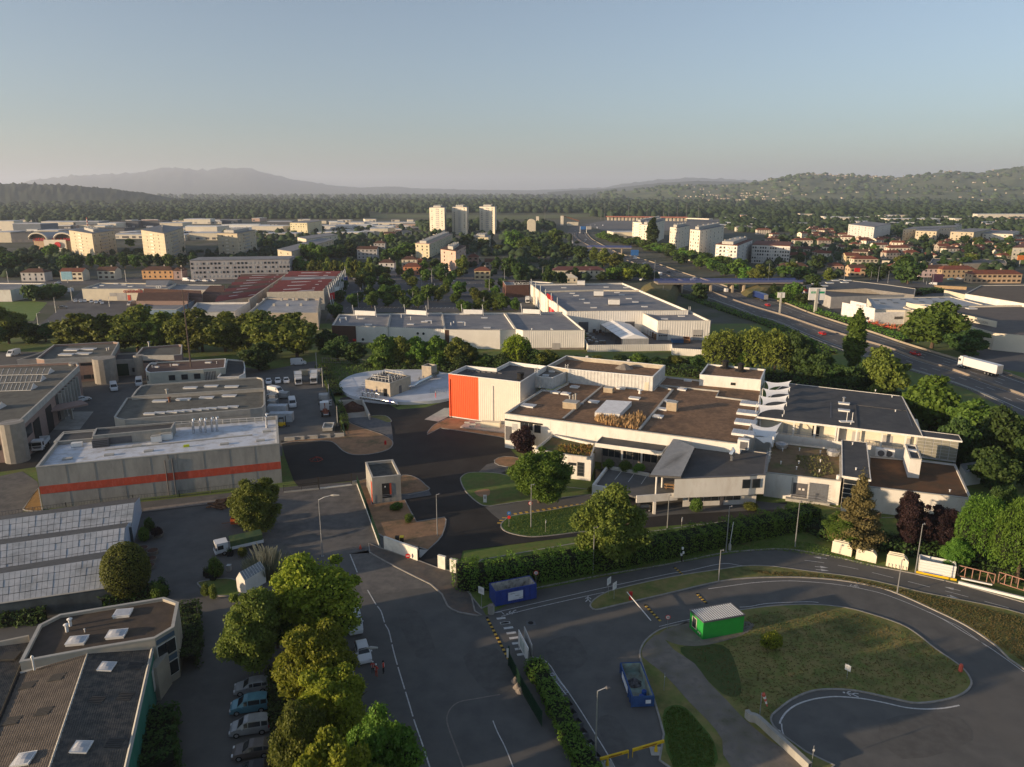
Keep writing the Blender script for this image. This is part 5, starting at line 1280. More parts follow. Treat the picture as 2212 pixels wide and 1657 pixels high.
skip_('skip','blue skip in the service yard right of the marquee',C2(1475,355),5,2.3,1.6,R(5),mat('skip_blue',(.06,.14,.28)),greyw)
skip_('skip','rusty brown skip beside the blue one in the service yard',C2(1545,350),5,2.3,1.8,R(80),mat('rust',(.22,.11,.06)),mat('rust',(.22,.11,.06)))
skip_('skip','blue covered skip behind the trees by the shop row',B2(870,418),5.5,2.3,1.4,R(-3),blue,blue)
zv=7.0
vb,P=bldg('clothes_shop','flat roofed clothes shop with black name board',PX(C1,50,1085,262,1080,225,1045,25,1048),zv,mat('brown_brick',(.16,.08,.06)),greyrf,.5,.3,concl)
q=at([C1(195,1100)],zv)[0]
a_,b_=at([C1(128,1105)],zv-2)[0],at([C1(258,1105)],zv-2)[0]
obj('name_board',MB().slab((a_[0],a_[1]),(b_[0],b_[1]),.4,zv-1.6,zv+1.7),black,vb)
text('lettering',"Vib's",3.0,(a_[0]*.73+b_[0]*.27,a_[1]-.3,zv+.0),(R(90),0,0),whitem,vb)
text('lettering',"LE GRAND MAGASIN\nSOUPLESSE",.8,(a_[0]*.2+b_[0]*.8,a_[1]-.3,zv+.2),(R(90),0,0),whitem,vb)
bldg('shop_wing','low shop wing between the name board and the superstore corner',PX(C1,262,1082,345,1085,470,1062,230,1048),6.5,corr_w,greyrf,.5,.3,concl)
fac=thing('sawtooth_factory','old factory with rows of red and white saw tooth roofs','factory',(*at([B1(450,1200)],0)[0],0))
zf=8.0
def teeth(px0,px1,px2,px3,n,z,h,cols,parent,wallm):
 c0,c1,c2,c3=at([px0],z)[0],at([px1],z)[0],at([px2],z)[0],at([px3],z)[0]
 wl_=MB().prism([c0,c1,c2,c3],0,z,False);obj('wall',wl_,wallm,parent)
 for k in range(n):
  a0,a1=lerp(c0,c3,k/n),lerp(c1,c2,k/n);b0,b1=lerp(c0,c3,(k+1)/n),lerp(c1,c2,(k+1)/n)
  m0,m1=lerp(a0,b0,.72),lerp(a1,b1,.72)
  col=cols[k%len(cols)]
  obj('roof_slope',MB().poly([(*a0,z),(*a1,z),(*m1,z+h),(*m0,z+h)]),col,parent)
  obj('glazed_slope',MB().poly([(*m0,z+h),(*m1,z+h),(*b1,z),(*b0,z)]),greyw,parent)
  obj('gable',MB().poly([(*a1,z),(*b1,z),(*m1,z+h)]),wallm,parent);obj('gable',MB().poly([(*b0,z),(*a0,z),(*m0,z+h)]),wallm,parent)
  for t_ in(.3,.62):
   p0,p1=lerp(a0,m0,t_),lerp(a1,m1,t_);zz_=z+h*t_+.06
   q0,q1=lerp(p0,p1,.25),lerp(p0,p1,.82);r0,r1=lerp(a0,m0,t_+.07),lerp(a1,m1,t_+.07);r0_,r1_=lerp(r0,r1,.25),lerp(r0,r1,.82)
   obj('roof_light',MB().poly([(*q0,zz_),(*q1,zz_),(*r1_,zz_+h*.07),(*r0_,zz_+h*.07)]),whitem,parent)
stonew=mat('old_render',(.46,.40,.33),(.36,.32,.27),.3)
teeth(B1(150,1175),B1(650,1145),B1(810,985),B1(355,985),6,zf,2.2,[redroof,redroof,redroof,greyrf,redroof,redroof],fac,stonew)
obj('front_wall',MB().slab(at([B1(150,1175)],zf)[0],at([B1(655,1165)],zf)[0],.6,0,zf+1.6),mat('cream_white',(.62,.57,.47)),fac)
obj('parapet_wall',MB().slab(at([B1(650,1145)],zf)[0],at([B1(815,975)],zf)[0],.6,0,zf+1.2),stonew,fac)
for k in range(12):
 q=lerp(at([B1(665,1150)],zf)[0],at([B1(820,985)],zf)[0],k/11);obj('mast',MB().tube([(q[0]+3,q[1],0),(q[0]+1.5,q[1],zf+3)],.25,5),whitem,fac)
 if k%3==1:bx('sign_panel',[red,whitem,greyw,blue][k//3],fac,(q[0]+2.3,q[1],5),(.3,5,3.5),R(-20))
f2=thing('sawtooth_factory','lower brown and red saw tooth sheds left of the white factory wall','factory',(*at([A1(2100,1150)],0)[0],0))
teeth(A1(1900,1235),B1(105,1175),B1(340,1000),A1(2140,1005),8,6.2,1.6,[redroof,mat('rust_brown',(.13,.075,.055))],f2,stonew)
obj('party_wall',MB().slab(at([B1(-10,1235)],7)[0],at([B1(350,985)],7)[0],.7,0,8.2),stonew,f2)
fr,P=bldg('factory_annex','flat pale grey factory annex behind the plane trees',PX(B1,-20,1330,600,1330,620,1205,140,1200),7.6,stonew,mat('pale_membrane',(.34,.35,.37),(.28,.29,.31),.2,c3=(.42,.42,.42),s3=.3),.8,.4,concl)
for u,v in((125,1225),(280,1222),(387,1222),(500,1222),(70,1270),(215,1270),(335,1270),(455,1268)):bx('roof_vent',concl,fr,(*at([B1(u,v)],6.8)[0],7.4),(1.1,1.1,1.2))
for k in range(5):
 q=lerp(at([B1(600,1330)],7.6)[0],at([B1(622,1205)],7.6)[0],k/5);obj('wall_tooth',MB().poly([(q[0],q[1],7.6),(q[0]+.5,q[1]+4.5,7.6),(q[0],q[1]+.5,9.6)]),stonew,fr)
bldg('factory_annex','white walled flat annex left of the pale grey annex',PX(A1,1660,1330,2075,1318,2212,1235,1740,1240),7.0,white,mat('pale_membrane',(.34,.35,.37)),.9,.4,concl)
def gable_shed(name,label,px,z,h,wm,rm,along_x=True,cat='building',group=None):
 """px: roof corners front-left, front-right, back-right, back-left at eave height"""
 c=at(px,z);t=thing(name,label,cat,(*lerp(c[0],c[2],.5),0),0,group)
 if along_x:r0,r1=lerp(c[0],c[3],.5),lerp(c[1],c[2],.5);f=[(c[0],c[1],r1,r0),(c[2],c[3],r0,r1)];gb=[(c[1],c[2],r1),(c[3],c[0],r0)]
 else:r0,r1=lerp(c[0],c[1],.5),lerp(c[3],c[2],.5);f=[(c[0],r0,r1,c[3]),(r0,c[1],c[2],r1)];gb=[(c[0],c[1],r0),(c[2],c[3],r1)]
 obj('wall',MB().prism(c,0,z,False),wm,t)
 for q in f:
  zs_=[z+(h if any(abs(p[0]-r[0])<1e-6 and abs(p[1]-r[1])<1e-6 for r in(r0,r1))else 0)for p in q]
  obj('roof_slope',MB().poly([(*p,zz_)for p,zz_ in zip(q,zs_)]),rm,t)
 for a_,b_,r in gb:obj('gable',MB().poly([(*a_,z),(*b_,z),(*r,z+h)]),wm,t)
 return t,c
gable_shed('brick_shed','long shed with dark brown ridge roof behind the plane trees',PX(A1,1205,1225,1660,1225,1680,1160,1250,1165),6.0,2.5,pinkb,browntile)
gable_shed('brick_shed','dark brown ridge roofed shed just behind the long one',PX(A1,1270,1160,1790,1200,1780,1140,1280,1143),6.0,2.2,pinkb,browntile)
bldg('flat_shed','low blue edged flat store in front of the brown sheds',PX(A1,1240,1300,1560,1300,1730,1215,1290,1245),4.5,mat('bluish_wall',(.18,.26,.36)),greyrf,.5,.3,concl)
kz=6.6
ks,P=bldg('kitchen_shop','long beige kitchen shop with red lettering and flat grey roof',PX(A1,722,1118,1480,1118,1560,1070,880,1065),kz,cream,greyrf,.5,.35,concl)
rzk=math.atan2(P[1][1]-P[0][1],P[1][0]-P[0][0])
text('lettering','cuisinella',3.0,(*onwall(P[0],P[1],.60,.3)[0],kz-1.2),(R(90),0,rzk),mat('dull_red',(.40,.07,.05)),ks,.1)
pane_box(ks,P[0],P[1],.40,.51,.2,4.4,greyw,'shop_front',.1);pane_box(ks,P[0],P[1],.525,.56,.2,3.2,orand,'door',.1);pane_box(ks,P[0],P[1],.32,.40,2.5,4.4,greyw,'sign',.15)
for u,v in((905,1090),(1030,1075),(1155,1100),(1320,1080),(845,1108),(1100,1085)):skylight(ks,*at([A1(u,v)],kz-.5)[0],kz-.5,2.6,1.4,0,False)
for u,v in((1395,1112),(1415,1112)):acunit(ks,*at([A1(u,v)],kz-.5)[0],kz-.5,0,1.4)
gable_shed('kitchen_shop_wing','small pyramid roofed wing at the right end of the kitchen shop',PX(A1,1290,1090,1470,1090,1540,1050,1300,1050),6.6,1.8,greyw,greyrf)
bldg('sheds_behind','white long flat shed right of the kitchen shop',PX(A1,1490,1125,1925,1130,1960,1085,1540,1080),6.0,concl,mat('greyrf2',(.25,.25,.26)),.4,.3,whitem)
gable_shed('brick_shed','brick gable shed next to the red roofs',PX(A1,1790,1160,1985,1160,1990,1090,1930,1090),6.0,2.2,pinkb,browntile)
bldg('white_unit','plain white flat unit at the left edge behind the meadow',PX(A1,-200,1130,90,1128,405,1070,-150,1065),6.4,white,greyrf,.5,.35,mat('cream_coping',(.66,.6,.48)))
def house(label,px_l,px_r,yb,storeys,wm,rm,depth=9.0,hip=True,rh=2.6,cat='house',group='town houses',name='house',sh=None,bars=3,skew=0.0):
 """px_l, px_r: columns of the front wall; yb: ground row"""
 a_,b_=G(px_l,yb)[:2],G(px_r,yb+skew)[:2];L=math.dist(a_,b_);z=storeys*2.9+.3
 ux,uy=(b_[0]-a_[0])/L,(b_[1]-a_[1])/L;nx,ny=-uy,ux
 t=thing(name,label,cat,(*lerp(a_,b_,.5),0),math.atan2(uy,ux),group,True);X,Y=L/2,depth
 obj('wall',MB().prism([(-X,0),(X,0),(X,Y),(-X,Y)],0,z,False),wm,t)
 e=.5;m=min(L,Y)*.42 if hip else 0
 if L>=Y:r0,r1=(-X-(e if not hip else 0)+m,Y/2),(X+(e if not hip else 0)-m,Y/2)
 else:r0,r1=(0,m),(0,Y-m)
 c=[(-X-e,-e),(X+e,-e),(X+e,Y+e),(-X-e,Y+e)];mb=MB();zr=z+rh
 if L>=Y:
  mb.poly([(*c[0],z-.1),(*c[1],z-.1),(*r1,zr),(*r0,zr)]);mb.poly([(*c[2],z-.1),(*c[3],z-.1),(*r0,zr),(*r1,zr)])
  ends=[((*c[1],z-.1),(*c[2],z-.1),(*r1,zr)),((*c[3],z-.1),(*c[0],z-.1),(*r0,zr))]
 else:
  mb.poly([(*c[1],z-.1),(*c[2],z-.1),(*r1,zr),(*r0,zr)]);mb.poly([(*c[3],z-.1),(*c[0],z-.1),(*r0,zr),(*r1,zr)])
  ends=[((*c[0],z-.1),(*c[1],z-.1),(*r0,zr)),((*c[2],z-.1),(*c[3],z-.1),(*r1,zr))]
 if hip or L<Y:
  for e_ in ends:mb.poly(e_)
 else:
  g_=MB()
  for s_ in(-1,1):g_.poly([(s_*X,0,z),(s_*X,Y,z),(s_*X,Y/2,zr-.1)])
  obj('gable',g_,wm,t)
 rf_=obj('roof',mb,rm,t)
 bx('chimney',stonew,rf_,(X*.3,Y*.55,zr+.2),(.9,.6,1.6))
 wm_=MB()
 n=max(1,int(L/3.2));m2=max(1,int(Y/4))
 for s_ in range(storeys):
  for k in range(n):
   xx=-X+L*(k+.5)/n;wm_.box((xx,-.02,1.7+s_*2.9),(1.0,.12,1.35),0,0)
   if sh:
    for q_ in(-.8,.8):wm_.box((xx+q_,-.04,1.7+s_*2.9),(.45,.1,1.4),0,1)
  for k in range(m2):wm_.box((-X-.02,Y*(k+.5)/m2,1.7+s_*2.9),(.12,1.0,1.35))
 obj('windows',wm_,[glass,sh or glass],t,kind='stuff')
 return t
E2,L2=_t(1674,513,.2431),_t(0,442.8,.1709)
def winrows(parent,a,b,z0,fl,cols,fh=2.8,w=1.2,h=1.3,m=glass,m2=None,name='windows',t0=.0,t1=1.0,prob=1.0,out=.05):
 mb=MB();rr=random.Random(int(a[0]*7+b[1]));dy,dx=b[1]-a[1],b[0]-a[0];rz=math.atan2(dy,dx)
 for f_ in range(fl):
  for c in range(cols):
   if rr.random()>prob:continue
   t=t0+(t1-t0)*(c+.5)/cols;(x,y),_,L=onwall(a,b,t,out)
   mb.box((x,y,z0+f_*fh),(w,.14,h),rz,1 if(m2 and rr.random()<.4)else 0)
 return obj(name,mb,[m,m2 or m],parent,kind='stuff')
def flats(label,fl_,fr_,bk,top,base,lit,dim,fh=2.75,cols=(6,3),dcol=None,name='apartment_block',group='apartment blocks',roofhut=True,balc=None,rm=greyrf):
 """fl_, fr_: front corner columns on ground row(s); bk: column,row of the rear corner visible"""
 a,b,c=G(*fl_)[:2],G(*fr_)[:2],G(*bk)[:2]
 z=hgt(fr_[0],fr_[1],top);d=(a[0]+c[0]-b[0],a[1]+c[1]-b[1])
 P=[a,b,c,d];t=thing(name,label,'apartment block',(*lerp(a,c,.5),0),0,group)
 obj('wall',MB().prism(P,0,z,False),lit,t);obj('roof',MB().prism(inset(P,-.3),z,z+.35),rm,t)
 n=max(int(z/fh)-0,2);fh=(z-1.0)/n
 winrows(t,a,b,1.8,n,cols[0],fh,1.3,1.4,glass,glassb)
 winrows(t,b,c,1.8,n,cols[1],fh,1.3,1.4,glass,glassb)
 jm=MB()
 for f_ in range(1,n):
  for p,q in((a,b),(b,c)):
   p1,q1=onwall(p,q,.0,.03)[0],onwall(p,q,1,.03)[0];jm.slab(p1,q1,.1,.55+f_*fh,.75+f_*fh)
 obj('floor_bands',jm,dim,t)
 if balc:
  for(w0,t0,t1,mm_)in balc:
   p,q=((a,b),(b,c))[w0]
   for f_ in range(n):pane_box(t,p,q,t0,t1,1.0+f_*fh,2.1+f_*fh,mm_,'balcony',.35,.7)
 if roofhut:
  m_=MB();I=inset(P,min(math.dist(a,b),math.dist(b,c))*.22);m_.prism(I,z+.35,z+2.6)
  for k in range(5):q=lerp(I[0],I[2],.1+k*.2);m_.box((*q,z+3.0),(1,1,1.1))
  obj('roof_plant',m_,concl,t)
 return t
beige=mat('beige_panel',(.52,.45,.32),(.46,.40,.29),.2)
litw=mat('pale_panel',(.74,.68,.56),(.67,.62,.51),.2)
paleg=mat('pale_grey_panel',(.46,.45,.44),(.40,.39,.39),.2)
for k,(x0,x1,x2,top)in enumerate(((929,961,965,449),(977,1009,1013,448),(1036,1069,1073,447))):
 flats(f'{["left", "middle", "right"][k]} one of three slim tower blocks in the centre distance',(x0,507-k),(x1,508-k),(x2,502),top,0,litw,cream,2.7,(3,2),balc=[(0,.42,.62,paleg)],group='three slim tower blocks')
for k,(xa,ya,xb,yb,xc,yc,top)in enumerate(((156,546,206,560,254,547,508),(312,556,362,572,402,548,508),(474,556,517,560,556,545,508))):
 flats(f'{["leftmost", "middle", "rightmost"][k]} of three square tower blocks with dark roof edge behind the avenue',(xa,ya),(xb,yb-2),(xc,yc),top-3,0,beige,cream,2.8,(2,5),group='square tower blocks by the avenue',balc=[(1,.35,.6,greyw),(0,.42,.55,litw)],rm=frame)
flats('long four storey grey slab block behind the red roofed factory',(414,604),(628,600),(640,592),560,0,mat('slab_grey',(.42,.40,.40),(.36,.34,.34),.2),paleg,2.8,(26,4),roofhut=False)
flats('rear wing of the long grey slab block with beige end wall',(602,572),(632,578),(722,545),544,0,beige,paleg,2.8,(2,14),roofhut=False)
flats('two flat roofed housing bars behind the slab block',(644,535),(665,540),(730,528),517,0,cream,paleg,2.8,(2,6),roofhut=False)
flats('office block with yellow lit front and slit windows',(628,506),(665,507),(696,500),482,0,mat('yellow_wall',(.66,.60,.38)),cream,3.0,(7,3),roofhut=False)
flats('pale long four storey flats with pink roof terraces',(898,556),(928,558),(978,530),528,0,mat('buff',(.62,.56,.38)),paleg,2.8,(3,14),roofhut=True,rm=pinkw)
flats('pink ended four storey flats beside the pale long ones',(953,582),(985,588),(1007,572),543,0,pinkw,paleg,2.8,(2,8),rm=browntile)
flats('small yellow flats among trees right of the slim towers',(1020,535),(1055,536),(1061,530),513,0,mat('buff',(.62,.56,.38)),cream,2.8,(5,2))
flats('tall cream slab behind the big poplar by the motorway',(1365,523),(1384,526),(1434,510),481,0,litw,cream,2.8,(4,5),balc=[(0,.2,.8,whitem)])
flats('second cream slab right behind the big poplar',(1382,531),(1400,533),(1434,515),486,0,litw,cream,2.8,(3,4))
flats('cream twin slab, left one of the pair above the bushes',(1445,536),(1463,538),(1487,530),492,0,litw,cream,2.8,(4,4))
flats('cream twin slab, right taller one of the pair above the bushes',(1487,563),(1508,567),(1560,548),498,0,litw,cream,2.8,(4,6))
flats('white five storey flats with balconies and chimney pots',(1543,576),(1589,580),(1622,562),531,0,mat('white_flats',(.70,.68,.64)),cream,2.8,(6,4),balc=[(0,.05,.2,whitem),(0,.5,.65,whitem)],rm=redtile)
flats('wide white five storey slab right of the balcony flats',(1622,568),(1703,572),(1706,560),532,0,mat('white_flats',(.7,.68,.64)),paleg,2.8,(15,3),roofhut=False,rm=redtile)
flats('white slab in the right distance with lit end wall',(1830,514),(1885,523),(1921,513),491,0,mat('white_flats',(.7,.68,.64)),cream,2.8,(8,3),roofhut=False)
flats('long low white slab with orange end in the right distance',(1948,520),(2060,514),(2075,508),491,0,cream,paleg,2.8,(18,3),roofhut=False)
flats('left pale modern block with folded roof on the right',(1975,522),(2020,524),(2028,516),500,0,beige,cream,2.8,(5,3),roofhut=False)
flats('right pale modern block with folded roof on the right',(2050,524),(2100,526),(2138,517),502,0,beige,cream,2.8,(5,4),roofhut=False)
flats('white corner house block at the right picture edge',(2183,562),(2240,562),(2260,550),535,0,litw,cream,2.8,(5,3),roofhut=False,rm=redtile)
flats('white low flats by the right edge above the tiled houses',(2120,522),(2185,524),(2200,516),506,0,litw,cream,2.8,(6,3),roofhut=False)
db=thing('arched_block','slim white block with a rounded vault top near the motorway','building',(*G(1148,507)[:2],0))
a_,b_=G(1139,508)[:2],G(1157,508)[:2];mb=MB();Ld=math.dist(a_,b_);arc=[(a_[0],0)]+[(lerp(a_,b_,.5-.5*math.cos(t))[0],17+5*math.sin(t))for t in[k*math.pi/8 for k in range(9)]]+[(b_[0],0)]
mb.poly([(x,a_[1],z)for x,z in arc]);
for p,q in zip(arc[:-1],arc[1:]):mb.poly([(p[0],a_[1],p[1]),(p[0],a_[1]+12,p[1]),(q[0],a_[1]+12,q[1]),(q[0],a_[1],q[1])])
obj('vault',mb,cream,db)
yelw=mat('yellow_house',(.62,.50,.30),(.56,.45,.27),.3);terr=mat('terracotta_wall',(.55,.25,.14),(.5,.22,.12),.3)
shw=mat('shutter_white',(.6,.6,.58));shb=mat('shutter_brown',(.12,.07,.05))
HS=[(47,98,608,2,paleg,browntile,'white two storey house with brown hip roof, far left on the avenue'),(132,180,607,2,cream,redtile,'cream house with red hip roof behind the purple shrub'),(212,250,604,2,cream,browntile,'small cream house with brown roof between two dark trees'),(308,375,603,2,mat('orange_house',(.62,.36,.17)),browntile,'orange shop house with grey shutters beside the slab block'),(376,395,604,2,mat('rose_house',(.40,.30,.28)),browntile,'pinkish house joined to the orange shop house'),(772,815,560,3,paleg,browntile,'tall white three storey house with brown hip roof'),(808,832,545,3,paleg,browntile,'white villa just behind the tall white house'),(819,852,585,2,mat('white_house',(.7,.68,.64)),browntile,'white two storey house with brown hip roof by the ring road'),(830,853,515,2,yelw,browntile,'yellow villa with brown hip roof in front of the far hall'),(868,900,577,2,cream,browntile,'brown roofed house behind the terracotta one'),(871,908,594,2,terr,redtile,'terracotta house with red hip roof by the ring road'),(890,918,574,1,terr,redtile,'low terracotta house with bright red roof'),(1010,1034,571,2,mat('rose_wall',(.5,.34,.27)),redtile,'rose house with red roof behind the yellow one'),(1025,1059,604,2,yelw,redtile,'small yellow villa with shutters beside the roundabout'),(1048,1090,583,2,stonew,browntile,'long stone house with dark roof right of the yellow villa'),(1082,1122,578,1,cream,browntile,'low cream house with dark roof left of the long red one'),(1195,1305,603,2,cream,mat('plum_roof',(.12,.05,.05),(.10,.045,.045),.3),'long building with plum coloured roof beyond the superstore'),(1210,1247,611,1,cream,cream,'flat cream annex in front of the plum roofed building'),(1686,1745,584,1,stonew,browntile,'low dark roofed house beside the flyover'),(1692,1740,567,2,cream,redtile,'cream house with long red roof behind the flyover trees'),(1712,1750,545,1,stonew,browntile,'grey walled low house in the right suburb'),(1715,1755,531,2,litw,redtile,'white house with red roof and long shed in the suburb'),(1795,1822,583,1,pinkw,redtile,'pink bungalow with orange tiled roof'),(1826,1855,568,2,yelw,redtile,'yellow house with red hip roof in the suburb'),(1843,1895,576,2,cream,redtile,'brown red gabled house right of the yellow one'),(1835,1868,598,2,mat('peach',(.58,.42,.27)),browntile,'peach house with brown roof near the motorway shop'),(1840,1858,534,1,cream,redtile,'small house with bright red roof among dark trees'),(1852,1885,557,1,cream,redtile,'long bungalow with bright red roof'),(1918,1965,549,2,litw,redtile,'white lit two storey house with red roof and pink annex'),(1955,1985,553,1,pinkw,redtile,'pink annex in front of the white lit house'),(1921,1945,586,1,pinkw,redtile,'low orange roofed house left of the big dark tree'),(1983,2035,599,2,mat('lilac_wall',(.55,.44,.43)),browntile,'lilac rendered house right of the big dark tree'),(2033,2105,601,2,mat('stone_house',(.42,.31,.19),(.34,.25,.16),.8),redtile,'long stone house with brown tiled roof and shutters'),(2098,2205,612,2,mat('peach',(.58,.42,.27)),redtile,'long peach house with red roof at the right edge'),(2026,2050,545,2,stonew,redtile,'half timbered house with steep red roof'),(2060,2090,538,1,cream,redtile,'small house with red roof among trees below the modern blocks'),(1763,1800,526,1,cream,redtile,'cream bungalow left of the balcony slab'),(1812,1838,512,1,litw,redtile,'distant white bungalow with red roof'),(2110,2145,530,1,cream,redtile,'cream house with low red roof near the right edge'),(2150,2180,538,1,pinkw,redtile,'pink house under the long white flats'),(2120,2160,509,2,litw,redtile,'distant pair of white gables at the right edge'),(1895,1925,521,1,litw,redtile,'white house below the white slab'),(1635,1665,506,2,litw,redtile,'white and orange hall behind the wide slab'),(1590,1630,500,2,litw,greyrf,'pale flats behind the balcony slab'),(1770,1800,506,2,cream,redtile,'distant cream house left of the white slab')]
for x0,x1,y,st_,wm,rm,lb in HS:house(lb,x0,x1,y,st_,wm,rm,depth=8.5 if x1-x0>30 else 8,sh=shb if st_>1 and rnd.random()<.5 else None,hip=rnd.random()<.7,rh=2.3)
rh_=random.Random(21);more=[]
for k in range(110):
 y=rh_.choice([500,503,506,509,513,517,521,525,530,535,540,546,552,560])+rh_.uniform(-2,2);x=rh_.uniform(1650,2230)
 s_=1534/1000.;wpx=rh_.uniform(10,15)/mpp(y)
 t=house('tiled suburban house',x,x+wpx,y,rh_.choice([1,1,2]),rh_.choice([cream,pinkw,litw,stonew,litw]),rh_.choice([redtile,redtile,browntile]),depth=7.5,hip=rh_.random()<.5,rh=2.0,group='small suburban houses')
 t.rotation_euler[2]+=rh_.uniform(-.5,.7);more.append(t)
rankrows(more,'small tiled house','in the right suburb',16)
metalroof=mat('ribbed_metal_roof',(.36,.37,.38),(.30,.31,.32),.2,.5,stretch=(1,.1,1))
hr_,P=bldg('roadside_hall','white hall with grey ribbed roof and stepped sign front',PX(E2,890,640,1160,645,1860,600,1560,525,820,538),6.5,litw,metalroof,.3,.3,concl)
w_=[at([E2(600,595)],6.2)[0],at([E2(670,610)],6.2)[0],at([E2(890,655)],6.2)[0],at([E2(1160,650)],6.2)[0]]
obj('front_wall',MB().slab(w_[0],w_[1],.4,0,7.2),mat('lit_white',(.74,.72,.70)),hr_);obj('front_wall',MB().slab(w_[1],lerp(w_[1],w_[2],.65),.45,0,8.8),mat('lit_white',(.74,.72,.70)),hr_)
obj('front_wall',MB().slab(lerp(w_[1],w_[2],.65),w_[2],.4,0,7.4),mat('lit_white',(.74,.72,.70)),hr_);obj('front_wall',MB().slab(w_[2],w_[3],.4,0,5.6),mat('lit_white',(.74,.72,.70)),hr_)
for t in(.25,.42,.60,.78):win(hr_,w_[1],w_[2],t,1.6,3.0,1.7,glass,frame,out=.3)
for t in(.72,.86):win(hr_,w_[2],w_[3],t,2.4,3.6,2.0,glass,frame,out=.3)
rt=math.atan2(w_[2][1]-w_[1][1],w_[2][0]-w_[1][0]);text('lettering','OLEICO',1.4,(*onwall(w_[1],w_[2],.42,.4)[0],7.3),(R(90),0,rt),mat('pale_grey_letters',(.42,.44,.48)),hr_,.04)
for k in range(13):
 q=at([E2(900+k*58,560-k*2+(k%2)*28)],6.2)[0];bx('roof_light',mat('rooflight_grey',(.16,.19,.22)),hr_,(*q,6.28),(2.2,4.5,.1),R(-20))
hs_,P=bldg('roadside_hall','wide grey gabled roadside garage hall with dark roof',PX(E2,250,430,500,530,1240,505,1250,455,1000,420,560,370),6.0,greyw,mat('slate_roof',(.07,.075,.08),(.09,.095,.10),.3),.2,.3,concl)
obj('gable_wall',MB().poly([(*at([E2(430,470)],6)[0],0),(*at([E2(1240,510)],6)[0],0),(*at([E2(1240,510)],6)[0],6),(*at([E2(770,410)],8.5)[0],8.5)][:3]+[(*at([E2(800,500)],6)[0],8.8),(*at([E2(430,470)],6)[0],6)]),mat('panel_grey',(.40,.37,.33)),hs_)
for u,v in((365,415),(433,430),(485,405),(536,383),(617,400),(645,383)):skylight(hs_,*at([E2(u,v)],6.0)[0],5.9,4,3,0,False)
p_,q_=P[0],P[1];rt=math.atan2(q_[1]-p_[1],q_[0]-p_[0]);pane_box(hs_,p_,q_,.02,.2,3.6,5.2,red,'red_sign',.15)
text('lettering','IVECO',1.8,(*onwall(p_,q_,.52,.3)[0],4.2),(R(90),0,rt),mat('sign_blue',(.06,.12,.3)),hs_)
hp_,P=bldg('precision_works','works hall with faded lettering along its pale front, right edge',PX(E2,1140,620,1180,585,1540,610,2300,600,2300,880,1950,850),6.5,litw,mat('brown_flat',(.11,.095,.085),(.14,.12,.105),.3),.7,.4,mat('cream_coping',(.66,.6,.48)))
w_=[at([E2(1170,590)],7.5)[0],at([E2(1560,680)],7.5)[0],at([E2(1970,762)],7.5)[0]]
obj('front_wall',MB().slab(w_[0],w_[2],.4,2.0,8.2),cream,hp_);pane_box(hp_,w_[0],w_[2],.02,.97,1.6,2.6,glass,'window_band',.25)
obj('base_wall',MB().slab((w_[0][0],w_[0][1]+.3),(w_[2][0],w_[2][1]+.3),.4,0,2.0),litw,hp_)
rt=math.atan2(w_[2][1]-w_[0][1],w_[2][0]-w_[0][0]);text('lettering','MECANIQUE DE PRECISION',1.5,(*onwall(w_[0],w_[2],.75,.3)[0],6.8),(R(90),0,rt),mat('faded_letters',(.42,.38,.33)),hp_,.02)
text('lettering','CHAUDRONNERIE',1.3,(*onwall(w_[0],w_[2],.75,.3)[0],4.9),(R(90),0,rt),mat('faded_letters',(.42,.38,.33)),hp_,.02)
skylight(hp_,*at([E2(1745,632)],6)[0],5.9,4,3,0,False)
hq_,P=bldg('big_shed','large shed with brown ribbed roof and white front, right edge',PX(E2,1690,500,2300,600,2400,420,1830,425),7.5,white,mat('brown_ribbed',(.13,.105,.08),(.17,.14,.105),.15,.9,wave=(.12,'X',.7)),.3,.3,concl)
wallrun('site_wall','long cream wall between the white hall and the brown shed',PX(E2,1500,520,1860,605),3.5,.4,cream)
wallrun('site_wall','rusty red container wall right of the cream wall',PX(E2,1868,605,1965,612),3.6,2.5,mat('rust_red',(.28,.09,.05)))
wallrun('garden_wall','tan street wall in front of the peach house',PX(E2,1410,450,1700,465),1.8,.4,mat('tan_wall',(.42,.30,.17)))
wallrun('garden_wall','long pale wall above the big dark tree',PX(E2,950,228,1400,240),2.2,.4,cream)
bldg('dark_long_shed','long dark roofed shed behind the stone houses',PX(E2,1370,240,2060,225,2040,195,1400,185),4.5,stonew,mat('slate_roof',(.07,.075,.08)),.3,.3,concl)
rr=random.Random(9)
for k in range(14):
 q=at([E2(830+k*27,775+k*5+rr.uniform(-12,12))],0)[0];mb=MB()
 for j in range(5):mb.box((rr.uniform(-1.2,1.2),rr.uniform(-1.2,1.2),rr.uniform(.3,1.4)),(rr.uniform(.4,2.4),rr.uniform(.3,1.0),rr.uniform(.2,1.0)),rr.uniform(0,3))
 for j in range(3):mb.tube([(rr.uniform(-1,1),rr.uniform(-1,1),0),(rr.uniform(-1,1),rr.uniform(-1,1),2.4)],.1,4)
 o_=obj('scrap_heap',mb,[mat('scrap_red',(.45,.07,.04)),mat('scrap_tan',(.36,.22,.14)),mat('scrap_orange',(.45,.16,.06))][k%3]);o_.location=(*q,0);tag(o_,f'heap of red and rusty machinery parts beside the motorway, {ORD[k]} from the left','scrap heap','scrap heaps')
